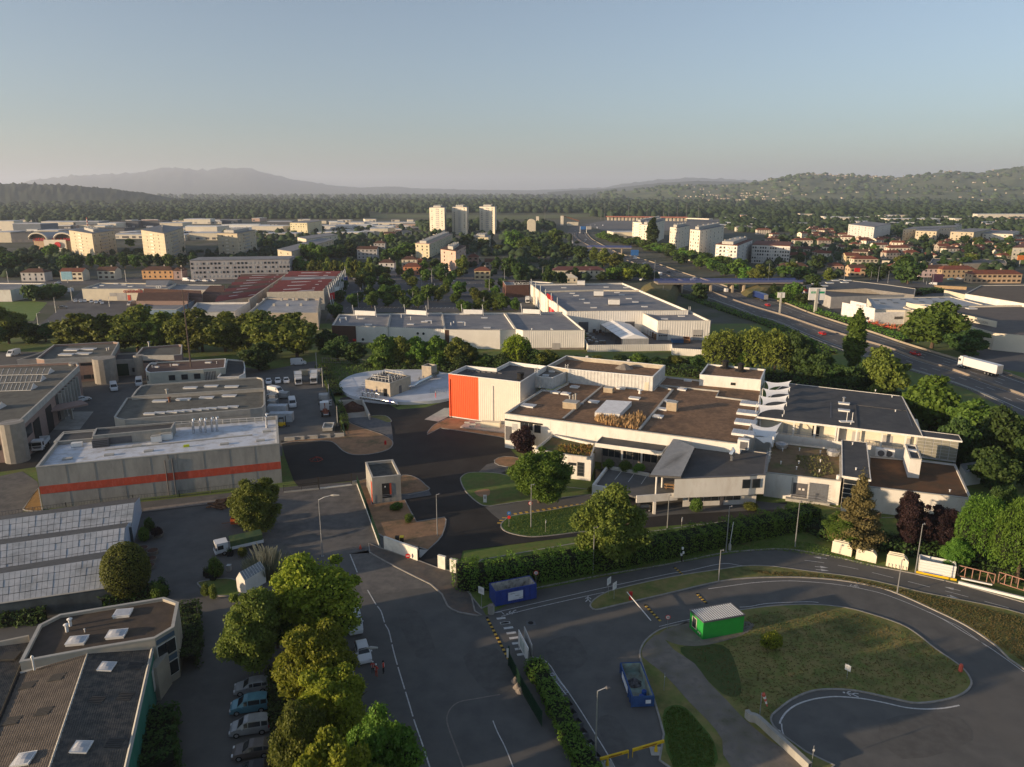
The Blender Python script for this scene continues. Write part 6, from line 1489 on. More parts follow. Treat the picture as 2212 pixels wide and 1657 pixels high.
def bridge(label,px0,px1,z,w,piers,extra=6):
 a,b=at([px0],z)[0],at([px1],z)[0];t=thing('flyover',label,'bridge',(*lerp(a,b,.5),0))
 dx,dy=b[0]-a[0],b[1]-a[1];L=math.hypot(dx,dy);nx,ny=-dy/L*w,dx/L*w
 obj('deck',MB().prism([a,b,(b[0]+nx,b[1]+ny),(a[0]+nx,a[1]+ny)],z-.9,z,True,True),concd,t)
 rb=MB()
 for o_ in(0,1):
  p,q=(a[0]+nx*o_,a[1]+ny*o_),(b[0]+nx*o_,b[1]+ny*o_);n=int(L/1.0)
  for zz in(.2,.55,.9,1.25):rb.slab(p,q,.05,z+zz,z+zz+.16)
  for k in range(n):rb.box((*lerp(p,q,k/n),z+.7),(.06,.06,1.4))
 obj('blue_railing',rb,mat('railing_blue',(.05,.09,.34)),t)
 for pxp in piers:
  q=lerp(a,b,pxp);obj('pier',MB().slab((q[0]+nx*.12,q[1]+ny*.12),(q[0]+nx*.88,q[1]+ny*.88),1.1,0,z-.9),mat('pier_concrete',(.42,.35,.26)),t)
 return t
bridge('long flyover with blue railings crossing the motorway',C1(1400,1068),D1(430,968),6.0,11,(.10,.17,.30,.37,.52,.60))
bridge('farther flyover with blue railings at the motorway bend',C1(770,752),C1(1165,756),6.0,10,(.36,.78))
ground('flyover_road',PX(D1,400,962,500,975,1000,990,1330,975,1480,1000,1480,1030,1000,1010,420,985),1.2,park)
tp_=thing('toll_station','long red canopy of the motorway toll station','toll station',(*G(1430,475)[:2],0))
a_,b_=G(1310,476)[:2],G(1485,478)[:2]
obj('canopy',MB().slab(a_,b_,16,7,9),mat('toll_red',(.35,.13,.09)),tp_)
for k in range(22):bx('booth',cream,tp_,(*lerp(a_,b_,(k+.5)/22),3.4),(4,5,6.8))
obj('extension',MB().slab(b_,G(1535,480)[:2],12,5,7),litw,tp_)
def hallf(label,x0,x1,yb,top,wm,rm,dep=40,cat='hall',name='industrial_hall'):
 a,b=G(x0,yb)[:2],G(x1,yb)[:2];z=max(hgt((x0+x1)/2,yb,top),4);t=thing(name,label,cat,(*lerp(a,b,.5),0),0,'distant halls')
 label=label if len(label.split())>3 else label+' in the distance';t['label']=label
 P=[a,b,(b[0]+rnd.uniform(-9,9),b[1]+dep),(a[0]+rnd.uniform(-9,9),a[1]+dep)]
 obj('wall',MB().prism(P,0,z,False),wm,t);obj('roof',MB().prism(inset(P,-.4),z,z+.6),rm,t);n=max(2,int((x1-x0)/7))
 winrows(t,a,b,2.2,1,n,3,4.5,2.6,frame,greyw,'openings',prob=.6);return t
dg=mat('dark_grey_wall',(.10,.11,.13));bg_=mat('blue_grey_wall',(.16,.19,.23))
HL=[(-10,33,500,478,litw,palerf,'stacked cream hall at the left picture edge'),(30,90,503,484,bg_,palerf,'blue grey hall left of the crane'),(-20,26,524,502,cream,palerf,'tan block at the left edge above the trees'),(26,105,524,504,dg,darkrf,'dark long hall above the arched shops'),(90,150,487,479,litw,palerf,'white low halls beside the crane, front one'),(128,164,492,480,cream,palerf,'tan hall with dark gate'),(160,215,492,479,bg_,palerf,'long blue hall left of the towers'),(212,252,494,483,litw,whitem,'white car showroom'),(240,300,492,479,dg,darkrf,'dark brown hall with red awnings'),(302,352,491,478,dg,darkrf,'black hall left of the wood'),(346,395,493,482,cream,palerf,'beige hall in front of the wood'),(82,165,509,498,cream,palerf,'long tan showroom under the parked cars'),(128,178,511,499,dg,darkrf,'black glazed showroom'),(180,270,508,494,dg,darkrf,'long dark store between the first two towers'),(250,315,516,507,litw,palerf,'low white store right of the first tower'),(398,455,484,474,litw,whitem,'distant white hall with arched roof'),(402,470,507,490,litw,whitem,'white hall left of the third tower'),(410,480,519,504,cream,palerf,'cream low hall behind the third tower'),(480,560,497,486,whitem,whitem,'bright white hall with blue sky reflections'),(545,612,503,489,litw,whitem,'white hall with three small windows'),(578,630,489,479,dg,palerf,'dark hall behind the yellow lit office'),(330,400,520,508,litw,palerf,'low hall right of the middle tower'),(690,760,498,488,whitem,palerf,'wavy roofed white hall'),(760,850,497,489,whitem,whitem,'long low white hall behind the villas'),(776,912,488,481,litw,palerf,'very long white hall with curved end in the centre left'),(800,838,508,494,cream,palerf,'cream flat roofed block with small windows'),(1325,1368,516,502,cream,palerf,'low tan hall left of the cream slabs'),(1545,1600,492,486,litw,palerf,'white flat building beyond the cream slabs'),(1637,1700,498,490,litw,palerf,'pale sheds behind the wide white slab'),(1780,1855,477,470,litw,whitem,'thin pale sheds at the foot of the wood'),(1915,2030,482,473,litw,whitem,'long pale shed left of the white school'),(2110,2230,476,463,litw,whitem,'long white school at the foot of the hills'),(2130,2180,459,452,litw,whitem,'small white block above the white school'),(1850,1900,487,479,litw,palerf,'white hall behind the dark cedars'),(560,640,512,505,cream,palerf,'low cream stores right of the white hall'),(700,745,510,502,whitem,palerf,'small white sheds in the trees')]
for x0,x1,y,top,wm,rm,lb in HL:hallf(lb,x0,x1,y,top,wm,rm,dep=30)
xh=[]
for k in range(170):
 if k<105:x,y=rh_.uniform(-20,900),rh_.uniform(478,514)
 else:x,y=rh_.uniform(1560,2220),rh_.uniform(468,500)
 w_=rh_.uniform(12,38);t=hallf('pale distant low flat hall',x,x+w_,y,y-rh_.uniform(4,9),rh_.choice([litw,litw,cream,whitem,dg,cream,pinkw]),rh_.choice([palerf,whitem,palerf,greyrf]),dep=rh_.uniform(15,35));xh.append(t)
for h_,wh in((xh[:105],'left of the slim towers'),(xh[105:],'in the far right town')):rankrows(h_,'low flat hall',wh,18)
ar=thing('arched_shop','shop with two white arched roofs and red lettering','shop',(*G(*L2(660,560))[:2],0))
ya=L2(0,590)[1]
for k,(u0,u1)in enumerate(((412,640),(730,960))):
 a,b=G(L2(u0,0)[0],ya)[:2],G(L2(u1,0)[0],ya)[:2];mb=MB();n=10;H0,H1=12.5,18.5
 arc=[(lerp(a,b,.5-.5*math.cos(math.pi*j/n)),H0+(H1-H0)*math.sin(math.pi*j/n))for j in range(n+1)]
 for(p,z0_),(q,z1_)in zip(arc[:-1],arc[1:]):mb.poly([(p[0],p[1]-3,z0_),(q[0],q[1]-3,z1_),(q[0],q[1]+45,z1_),(p[0],p[1]+45,z0_)])
 obj('arched_roof',mb,metalroof,ar);rm_=MB().tube([(p[0],p[1]-3,z)for p,z in arc],.8,5);obj('arch_rim',rm_,litw,ar)
 obj('tympanum',MB().poly([(p[0],p[1],z)for p,z in arc]),mat('brown_glass',(.10,.08,.06)),ar)
 c=lerp(a,b,.5);text('lettering',('MEDIA','BOULANGER')[k],4.2,(c[0],c[1]-1.2,12.0),(R(90),0,0),red,ar,.2)
a,b=G(L2(450,0)[0],ya)[:2],G(L2(925,0)[0],ya)[:2];obj('wall',MB().slab((a[0],a[1]),(b[0],b[1]),.8,0,11),mat('peach',(.58,.42,.27)),ar)
bx('white_panel',litw,ar,(*G(L2(715,0)[0],ya+.5)[:2],6),(22,1,12));obj('red_disc',MB().tube([(*[G(L2(745,0)[0],ya+.7)[j]for j in(0,1)],7),(G(L2(745,0)[0],ya+.7)[0],G(L2(745,0)[0],ya+.7)[1]-.8,7)],3.0,16),red,ar)
cr=thing('construction_crane','thin red and white mast in the left distance','mast',(*G(192,500)[:2],0));q=G(192,505);h_=hgt(192,505,470)
m1,m2=MB(),MB()
for k in range(10):(m1 if k%2 else m2).tube([(q[0],q[1],h_*k/10),(q[0],q[1],h_*(k+1)/10)],.9,4)
obj('red_section',m1,mat('mast_red',(.5,.12,.06)),cr);obj('white_section',m2,litw,cr)
for k,(x,yb,yt)in enumerate(((372,492,454),(514,489,461),(652,488,458),(715,480,459),(836,472,452),(1177,487,449),(1298,476,447),(1306,474,440),(1319,472,441),(1357,472,443),(1397,474,443),(1433,474,446),(1444,476,447),(1462,476,446),(1482,474,440),(1508,474,443))):
 q=G(x,yb);h_=hgt(x,yb,yt);t=thing('tall_mast',f'tall thin distant mast, {ORD[k]} from the left','mast',(q[0],q[1],0),0,'distant masts')
 obj('pole',MB().tube([q,(q[0],q[1],h_)],[.4,.2],4),frame,t);obj('head',MB().box((q[0],q[1],h_),(2,2,1.0 if k!=5 else 5)),frame,t)
st_=thing('petrol_station','petrol station with thin red canopy','petrol station',(*G(1155,490)[:2],0));a,b=G(1140,488)[:2],G(1172,488)[:2]
obj('canopy',MB().slab(a,b,14,6,8),mat('toll_red',(.35,.13,.09)),st_);bx('tower',litw,st_,(*G(1161,487)[:2],8),(5,5,16));bx('kiosk',litw,st_,(*G(1170,488)[:2],2.5),(8,6,5))
sp=thing('slanted_canopy','slanting brown canopy on a white post beside the motorway','canopy',(*G(1233,492)[:2],0));a,b=G(1214,487),G(1251,487)
obj('canopy',MB().poly([(a[0],a[1],18),(b[0],b[1],9),(b[0],b[1]+14,9),(a[0],a[1]+14,18)]).poly([(a[0],a[1],16.5),(b[0],b[1],6.5),(b[0],b[1],9),(a[0],a[1],18)]),mat('rust',(.22,.11,.06)),sp);bx('post',litw,sp,(a[0],a[1],8),(5,5,18));bx('kiosk',cream,sp,(b[0]-12,b[1],3),(20,8,6))
for k,(x0,x1,y,lb)in enumerate(((1253,1265,497,'left blue gantry sign over the far motorway'),(1267,1277,497,'pale gantry sign right of the blue one over the motorway'))):
 a,b=G(x0,y+7)[:2],G(x1,y+7)[:2];t=thing('gantry_sign',lb,'road sign',(*a,0));obj('panel',MB().slab(a,b,.5,5.5,10),[mat('sign_blue2',(.03,.14,.40)),greyw][k],t);obj('post',MB().tube([(*a,0),(*a,10)],.3,4),metal,t)
q=G(C1(1190,0)[0],C1(0,850)[1]);t=thing('motorway_sign','blue motorway sign above the white lorry','road sign',(q[0],q[1],0));obj('panel',MB().box((q[0],q[1],5.2),(7.0,.3,5)),mat('sign_blue2',(.03,.14,.40)),t);obj('post',MB().tube([(q[0],q[1]+.3,0),(q[0],q[1]+.3,5)],.2,4),metal,t)
def hill(name,m,d0,d1,prof,nx=120,ny=14,seed=0,rough=.06):
 """prof: (column, skyline row); the crest stands at distance d1, the foot at d0"""
 rr=np.random.RandomState(seed);xs=np.linspace(prof[0][0],prof[-1][0],nx);ys=np.interp(xs,[p[0]for p in prof],[p[1]for p in prof]);V=[];Fc=[]
 fx=np.cumsum(rr.randn(nx))*.25;fx-=np.linspace(fx[0],fx[-1],nx)
 for i in range(ny+1):
  t=i/ny;d=d0+(d1-d0)*(t if t<.8 else.8+(t-.8)*1)
  for j in range(nx):
   ang=(xs[j]-1106)/F;g=d1;top=H+(413-ys[j]-.6*fx[j])/F*math.hypot(1,ang)*d1*.985
   s_=math.sin(min(t/.85,1)*math.pi/2)**1.5 if t<.85 else 1-((t-.85)/.15)**2*.3
   z=max(top,0)*s_*(1+rough*rr.randn()*(t<.8)*.5)-3
   V.append((ang*d,d,z))
 for i in range(ny):
  for j in range(nx-1):a=i*nx+j;Fc.append((a,a+1,a+nx+1,a+nx))
 me=bpy.data.meshes.new(name);me.from_pydata(V,[],Fc);me.polygons.foreach_set('use_smooth',[True]*len(Fc));me.materials.append(m);me.update()
 o=bpy.data.objects.new(name,me);COL.objects.link(o);o['kind']='structure';return o,V,nx,ny
hm1=mat('wooded_hill',(.020,.035,.014),(.035,.05,.02),.03,.95,1,.05)
hm2=mat('far_hill',(.03,.045,.025),(.05,.06,.035),.002,.95)
hm3=mat('field_hill',(.10,.13,.045),(.17,.18,.08),.006,.95,c3=(.05,.075,.03),s3=.0028)
hill('distant_mountain',hm2,13500,20500,[(20,411),(60,404),(110,393),(190,386),(290,382),(335,378),(380,373),(420,372),(440,375),(470,376),(520,371.5),(560,371),(600,380),(650,391),(720,399),(790,404),(850,402),(900,406),(1000,408),(1150,409),(1300,404),(1350,396),(1430,388),(1480,386),(1540,388),(1620,392),(1750,398),(1900,404)],200,seed=3,rough=.1)
hill('wooded_ridge',hm1,2900,4300,[(-260,392),(-100,394),(0,398),(60,398),(150,399),(210,402),(280,407),(330,413),(370,419),(420,425),(470,429)],160,14,seed=5,rough=.12)
hill('far_ridge',hm1,5200,6200,[(190,411),(215,404),(260,404),(290,410),(330,417),(360,421),(420,424)],60,8,seed=6)
HV,hV,hnx,hny=hill('village_hill',hm3,3600,7200,[(1290,414),(1370,407),(1450,400),(1540,402),(1600,396),(1660,388),(1720,381),(1780,384),(1850,385),(1900,388),(1960,383),(2020,379),(2080,381),(2140,375),(2212,372),(2330,368),(2500,372)],160,20,seed=8,rough=.06)
hill('far_ridge',hm2,8500,12000,[(1180,412),(1300,406),(1370,398),(1430,393),(1490,390),(1560,392),(1640,396),(1800,398)],90,10,seed=9)
rv=random.Random(4);vb=MB();vm=[cream,stonew,browntile]
def hz(j,i):return hV[i*hnx+j]
for k in range(520):
 if rv.random()<.35:col=rv.gauss(1585,55);i0=rv.choice([2,3,4,5,6])
 elif rv.random()<.4:col=rv.gauss(1800,60);i0=rv.choice([13,14,15,16])
 else:col=rv.uniform(1450,2230);i0=rv.choice([1,2,3,4,5,6,8,10,12,14,16])
 j=int((col-1290)/(2500-1290)*(hnx-1))
 if not 1<j<hnx-2:continue
 x,y,z=hz(j,i0);x+=rv.uniform(-15,15);s_=rv.uniform(5,11);rz=rv.uniform(0,3)
 vb.box((x,y,z+3),(s_*1.3,s_*.8,6),rz,rv.choice([0,1]));vb.box((x,y,z+6.5),(s_*1.45,s_*.9,1.6),rz,2)
obj('hillside_villages',vb,vm,kind='stuff')
fld=mat('pale_field',(.14,.16,.06),(.11,.13,.05),.01,.95)
ground('field',O(790,468,830,462,960,465,1110,466,1110,474,960,470,830,471),.1,fld)
ground('field',O(1110,466,1280,463,1280,468,1110,474),.1,fld)
LG=dict(green=leafmat('leaf_green',(.055,.115,.018),(.12,.20,.032)),dark=leafmat('leaf_dark',(.030,.065,.018),(.070,.120,.028)),olive=leafmat('leaf_olive',(.080,.110,.020),(.165,.20,.035)),lime=leafmat('leaf_lime',(.10,.16,.014),(.32,.37,.04),.45),bright=leafmat('leaf_bright',(.065,.150,.02),(.14,.26,.035)),purple=leafmat('leaf_purple',(.022,.012,.014),(.045,.024,.026)),rust=leafmat('leaf_rust',(.10,.085,.035),(.17,.13,.055)),willow=leafmat('leaf_willow',(.15,.22,.035),(.28,.37,.07)))
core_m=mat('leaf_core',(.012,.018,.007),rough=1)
def leaves_mesh(name,pos,nrm,size,rr,elong=1.0,down=0.0):
 n=len(pos);t=rr.randn(n,3);t[:,2]-=down*3
 u=np.cross(nrm,t);u/=np.linalg.norm(u,axis=1)[:,None]+1e-9;v=np.cross(nrm,u)
 if down:v=v*.6+np.array([0,0,-1.0])*.8
 s=size*(.6+.8*rr.rand(n))[:,None]
 a,b=pos-u*s*.5,pos+u*s*.5
 c,d=pos+v*s*.62*elong,pos-v*s*.62*elong
 V=np.stack([a,d,b,c],1).reshape(-1,3)
 me=bpy.data.meshes.new(name);me.vertices.add(4*n);me.vertices.foreach_set('co',V.ravel().astype(np.float32))
 me.loops.add(4*n);me.loops.foreach_set('vertex_index',np.arange(4*n,dtype=np.int32));me.polygons.add(n)
 me.polygons.foreach_set('loop_start',np.arange(0,4*n,4,dtype=np.int32));me.polygons.foreach_set('loop_total',np.full(n,4,dtype=np.int32))
 me.update(calc_edges=True);return me
def crown(kind,n,leaf,seed):
 rr=np.random.RandomState(seed);L=[]
 if kind=='poplar':
  for k in range(34):z=2.5+17*(k/34);w=1.9*math.sin(math.pi*min(1,(k+4)/40))**.7;a=rr.rand()*6.3;L.append((w*.45*math.cos(a),w*.45*math.sin(a),z,w*.62,w*.62,1.7))
 elif kind=='cedar':
  for k in range(26):
   t=k/26;z=1.2+9.6*t;w=4.2*(1-t)**.8+.3;a=k*2.4;L.append((w*.6*math.cos(a),w*.6*math.sin(a),z,w*.42,w*.42,.55))
  L.append((0,0,6,1.0,1.0,5))
 elif kind=='clip':L.append((0,0,3.9,2.7,2.7,3.7))
 elif kind=='shrub':
  for k in range(9):a=rr.rand()*6.3;q=rr.rand()*1.1;L.append((q*math.cos(a),q*math.sin(a),1.0+rr.rand()*.9,.9,.9,.9))
 elif kind=='willow':
  for k in range(22):a=rr.rand()*6.3;q=3.6*math.sqrt(rr.rand());L.append((q*math.cos(a),q*math.sin(a),8.6-q*.55-rr.rand(),1.5,1.5,2.1))
  for k in range(14):a=6.3*k/14;L.append((4*math.cos(a),4*math.sin(a),4.2+rr.rand()*1.5,1.1,1.1,2.3))
 else:
  m=90 if n>20000 else 46
  for k in range(m):
   d=rr.randn(3);d/=np.linalg.norm(d);q=.55+.55*rr.rand()**1.3;r=(.40+.95*rr.rand()**1.6)if n>20000 else(.55+1.15*rr.rand()**1.4)
   L.append((d[0]*3.9*q,d[1]*3.9*q,6.2+d[2]*4.5*q,r*1.15,r*1.15,r*.85))
  L.append((0,0,6.2,2.6,2.6,3.3))
 L=np.array(L);w=L[:,3]*L[:,5]+.1;w/=w.sum()
 P,N=[],[]
 while sum(map(len,P))<n:
  k=rr.choice(len(L),4000,p=w);d=rr.randn(4000,3);d/=np.linalg.norm(d,axis=1)[:,None]
  f=1.0-.28*rr.rand(4000)**1.5+(.42*rr.rand(4000)**3 if kind!='clip' else 0)
  p=L[k,:3]+d*L[k,3:6]*f[:,None]
  q=(p[:,None,:]-L[None,:,:3])/L[None,:,3:6];r2=(q**2).sum(2);r2[np.arange(4000),k]=9
  keep=r2.min(1)>.62
  if kind not in('clip',):keep&=~((d[:,2]<-.5)&(rr.rand(4000)<.5))
  keep&=p[:,2]>.2
  P.append(p[keep]);nn=d[keep]*.9+rr.randn(keep.sum(),3)*(.8 if n>20000 else.6);N.append(nn/np.linalg.norm(nn,axis=1)[:,None])
 P=np.concatenate(P)[:n];N=np.concatenate(N)[:n]
 me=leaves_mesh('crown_'+kind,P,N,leaf,rr,1.5 if kind=='willow' else 1.1,1.0 if kind=='willow' else 0.0)
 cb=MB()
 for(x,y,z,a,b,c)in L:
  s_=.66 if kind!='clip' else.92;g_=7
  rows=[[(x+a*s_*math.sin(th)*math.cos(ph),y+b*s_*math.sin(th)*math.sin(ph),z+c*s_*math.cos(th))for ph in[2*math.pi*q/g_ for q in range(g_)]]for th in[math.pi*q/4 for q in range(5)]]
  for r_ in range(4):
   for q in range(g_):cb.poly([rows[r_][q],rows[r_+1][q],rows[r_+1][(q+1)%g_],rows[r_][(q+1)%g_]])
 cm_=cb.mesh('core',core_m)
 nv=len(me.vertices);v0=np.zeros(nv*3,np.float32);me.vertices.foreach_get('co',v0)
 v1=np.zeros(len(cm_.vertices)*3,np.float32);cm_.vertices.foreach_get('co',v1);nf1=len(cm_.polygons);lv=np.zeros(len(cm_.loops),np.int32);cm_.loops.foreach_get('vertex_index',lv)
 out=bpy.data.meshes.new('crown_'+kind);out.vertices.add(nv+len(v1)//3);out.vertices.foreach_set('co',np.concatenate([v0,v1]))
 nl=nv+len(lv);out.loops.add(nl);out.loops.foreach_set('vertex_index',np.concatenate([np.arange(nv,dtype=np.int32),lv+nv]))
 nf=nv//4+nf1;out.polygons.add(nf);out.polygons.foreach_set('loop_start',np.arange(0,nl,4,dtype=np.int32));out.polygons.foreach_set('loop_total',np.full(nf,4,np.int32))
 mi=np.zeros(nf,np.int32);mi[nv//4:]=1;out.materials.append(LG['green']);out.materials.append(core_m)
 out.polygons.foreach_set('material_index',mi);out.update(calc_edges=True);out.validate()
 bpy.data.meshes.remove(me);bpy.data.meshes.remove(cm_)
 return out
def trunk(h,r,spread,seed,low=.28):
 rr=random.Random(seed);mb=MB();mb.tube([(0,0,-.1),(.1,0,h*low),(0,.12,h*.62),(.1,0,h*.8)],[r*1.25,r*.9,r*.55,r*.2],7)
 for k in range(6):
  a=k*1.05+rr.random()*.5;z=h*(low+.04*k);mb.tube([(0,0,z),(spread*.35*math.cos(a),spread*.35*math.sin(a),z+h*.14),(spread*.75*math.cos(a),spread*.75*math.sin(a),z+h*.26)],[r*.45,r*.3,r*.1],5)
 return mb.mesh('trunk',bark)
NOM=dict(broad=(5.0,11.9),poplar=(2.6,20.5),cedar=(4.6,11.3),clip=(2.8,7.7),shrub=(2.0,2.8),willow=(5.2,10.8))
CR={}
def crown_for(kind,lod,v):
 k=(kind,lod,v)
 if k not in CR:
  n,lf={'broad':((32000,.24),(5200,.55),(1100,1.05)),'poplar':((9000,.32),(4500,.5),(800,1.1)),'cedar':((20000,.22),(3000,.55),(500,1.1)),'clip':((14000,.16),(3000,.4),(500,.9)),'shrub':((1900,.2),(900,.36),(200,.8)),'willow':((20000,.24),(4500,.5),(700,1.2))}[kind][lod]
  CR[k]=(crown(kind,n,lf,11+v*7+lod),trunk(NOM[kind][1],{'shrub':.06,'clip':.2,'poplar':.3}.get(kind,.28),NOM[kind][0],v,.22 if kind!='shrub' else.1))
 return CR[k]
NT=[0]
def tree(x,yb,yt,w,kind='broad',tone='green',label=None,group=None,cat='tree',name=None,world=None,hw=None):
 if world:gx,gy=world;dist=math.hypot(gx,gy);Hh,Rr=hw
 else:
  g=G(x,yb);gx,gy=g[0],g[1];dist=math.hypot(gx,gy);Hh=hgt(x,yb,yt);Rr=w/2*mpp(yb)*1.04
 lod=0 if dist<150 else(1 if dist<400 else 2)
 v=NT[0]%3;NT[0]+=1
 cm_,tm=crown_for(kind,lod,v)
 t=thing(name or{'poplar':'poplar_tree','cedar':'conifer_tree','clip':'clipped_conifer','shrub':'shrub','willow':'willow_tree'}.get(kind,'leafy_tree'),label or '',cat,(gx,gy,0),0,group)
 R0,H0=NOM[kind];t.scale=(Rr/R0,Rr/R0,Hh/H0);t.rotation_euler=(0,0,(NT[0]*2.4)%6.28)
 c=bpy.data.objects.new('crown',cm_);COL.objects.link(c);c.parent=t
 if tone!='green':c.material_slots[0].link='OBJECT';c.material_slots[0].material=LG[tone]
 k=bpy.data.objects.new('trunk',tm);COL.objects.link(k);k.parent=t
 t['look']={'green':'mid green','dark':'dark green','olive':'olive tinged','lime':'lime green','bright':'fresh green','purple':'purple leaved','rust':'rusty','willow':'pale feathery'}[tone]+(' shrub' if kind=='shrub' else ' poplar' if kind=='poplar' else ' conifer' if kind in('cedar','clip')else ' tree')
 return t
def row(specs,where,base='leafy tree',group=None,nrow=9):
 L=[tree(*s,group=group)for s in specs];rankrows(L,base,where,nrow);return L
for s,lb in(((690,1392,1192,205,'broad','lime'),'bright lime green tree over the street, rearmost of the tall row'),((690,1530,1335,165,'broad','lime'),'lime green tree in front of the rearmost street tree'),((728,1650,1435,185,'broad','lime'),'broad yellow green tree behind the lamp by the parked white cars'),((660,1720,1500,120,'broad','olive'),'olive green tree left in the lower street row beside the dark hedge'),((830,1760,1520,165,'broad','bright'),'dark leaning green tree reaching over the street line, bottom centre'),((735,1880,1570,210,'broad','lime'),'frontmost yellow green street tree cut by the bottom edge'),((556,1448,1262,150,'broad','olive'),'dark olive tree left of the lime tree, behind the small shed'),((600,1400,1275,90,'broad','dark'),'dark tree squeezed between the shed and the lime tree'),((560,1152,1024,112,'broad','olive'),'lone round tree beside the log pile in the yard'),((280,1292,1172,98,'clip','olive'),'big clipped egg shaped conifer beside the greenhouses'),((1165,1086,963,138,'broad','bright'),'broad green tree on the lawn island before the planted pavilion'),((1132,986,915,60,'broad','purple'),'purple leaved tree before the white end wall of the works'),((1316,1222,1052,152,'broad','olive'),'big round tree rising out of the long hedge'),((1846,1182,1030,120,'cedar','rust'),'brownish drooping conifer before the stair block'),((1815,1180,1105,80,'broad','green'),'green ivy clad small tree under the drooping conifer'),((1963,1186,1064,84,'broad','purple'),'larger purple leaved tree before the rusty roofed wing'),((2030,1190,1086,74,'broad','purple'),'smaller purple leaved tree right of the larger one'),((2112,1225,1062,105,'willow','bright'),'tall feathery green tree behind the rusty frames'),((2195,1262,1066,120,'willow','bright'),'feathery green tree at the right picture edge'),((2150,1190,1035,70,'broad','dark'),'dark tree behind the feathery trees'),((2230,1180,1050,90,'broad','dark'),'dark tree cut by the right edge behind the feathery tree'),((2060,1235,1160,60,'broad','bright'),'low leafy tree above the white trough container'),((1665,1403,1368,44,'shrub','lime'),'thin young yellow green tree on the loop lawn'),((1840,800,668,54,'poplar','green'),'tall slim poplar between the works and the motorway'),((1408,540,471,30,'poplar','dark'),'tall dark poplar before the cream slabs by the motorway'),((2012,752,655,118,'broad','green'),'large round tree before the lettered works hall'),((2085,768,706,84,'broad','dark'),'dark bush like tree right of the large round tree'),((1960,617,555,62,'broad','dark'),'large dark conical tree at the suburb crossroads'),((1510,650,610,36,'broad','dark'),'single dark round tree beside the motorway bank'),((560,800,735,74,'broad','dark'),'dark tree in front of the plane row by the lorry park'),((1116,794,720,62,'willow','lime'),'round yellow green willow before the third shop unit'),((1908,862,754,88,'broad','olive'),'yellowing olive tree below the motorway'),((2010,935,803,118,'broad','bright'),'big fresh green tree beside the black roofed wing'),((2092,975,855,110,'broad','green'),'green tree right of the big fresh green one'),((2165,1010,880,100,'broad','dark'),'dark tree below the lorry lane at the right'),((2140,1062,960,90,'broad','dark'),'dark tree behind the site container'),((2225,1050,900,90,'broad','dark'),'dark tree cut by the right edge below the motorway'),((2060,1010,900,80,'broad','dark'),'dark tree behind the louvred annex')):
 tree(*s,label=lb)
row([(1558,803,706,84,'willow','willow'),(1625,806,703,86,'willow','willow'),(1672,812,708,80,'willow','willow'),(1715,815,706,74,'broad','dark'),(1595,806,730,60,'broad','green'),(1760,828,760,70,'broad','dark'),(1803,838,780,64,'broad','dark'),(1855,848,780,70,'broad','dark'),(1735,812,735,60,'broad','green')],'between works and motorway',group='trees between works and motorway')
row([(a_,b_+3,c_,int(d_*1.28),e_,f_)for a_,b_,c_,d_,e_,f_ in((172,760,668,84,'broad','olive'),(232,757,672,74,'broad','olive'),(298,757,664,84,'broad','olive'),(346,757,667,72,'broad','olive'),(392,757,668,70,'broad','olive'),(438,757,670,76,'broad','olive'),(488,757,668,84,'broad','olive'),(532,757,672,66,'broad','olive'),(590,766,672,88,'broad','olive'),(642,768,668,84,'broad','olive'))],'behind the depot',group='plane trees behind the depot',nrow=12)
row([(830,794,718,66,'broad','green'),(873,792,726,54,'broad','olive'),(905,792,722,60,'broad','bright'),(945,793,720,62,'broad','bright'),(985,793,728,56,'broad','olive'),(1012,794,735,44,'broad','olive'),(1050,795,762,44,'broad','dark'),(1085,797,760,40,'broad','dark'),(1150,797,748,44,'broad','dark'),(1182,798,752,48,'broad','olive'),(730,780,728,60,'broad','dark'),(765,785,735,54,'broad','dark'),(705,760,708,50,'broad','dark')],'behind the shop units',group='trees behind the shop units',nrow=14)
row([(1000+42*k,798-(k%2),762+(k*7)%9,46,'broad',['dark','green','dark','olive'][k%4])for k in range(13)],'in the strip before the yard wall',group='low trees before the yard wall',nrow=14)
row([(20,742,655,80,'broad','olive'),(62,742,690,60,'broad','dark'),(100,738,698,56,'broad','dark'),(-20,760,690,70,'broad','dark'),(150,752,700,40,'broad','dark'),(75,650,618,44,'shrub','dark'),(105,646,616,44,'shrub','dark'),(130,642,616,40,'shrub','dark')],'by the west road junction',group='trees by the west road')
cp=[];rt_=random.Random(3)
for k,(ya,xa,xb,n)in enumerate(((598,770,1000,9),(609,768,985,9),(622,765,975,9),(636,762,972,8),(650,758,965,7),(664,752,960,6),(672,985,1120,7),(655,975,1120,7),(640,985,1100,5),(625,990,1095,4))):
 for j in range(n):
  if rt_.random()<.25:continue
  x=xa+(xb-xa)*(j+.5)/n+rt_.uniform(-5,5);w=rt_.uniform(17,26)*(1+(ya-600)/200);cp.append(tree(x,ya+rt_.uniform(-2,2),ya-w*rt_.uniform(.95,1.2),w,'broad',rt_.choice(['green','dark','green','olive']),group='small trees in the supermarket car park'))
rankrows(cp,'small tree','in the shop car park',10)
row([(952,608,580,34,'broad','green'),(735,655,625,26,'broad','dark'),(742,630,600,24,'broad','dark'),(728,690,650,34,'broad','dark')],'edging the lane and roundabout')
av=[(145+24.5*k+(k%3)*2,579,549-(k%2)*2,25,'broad','dark' if k%3 else 'green')for k in range(12)]
row(av,'in the avenue before the square towers',group='avenue trees before the towers',nrow=14)
row([(678+15*k,603,560-(k%3),24,'broad','olive')for k in range(9)],'in the plane row beyond the factory',group='plane row beyond the factory',nrow=12)
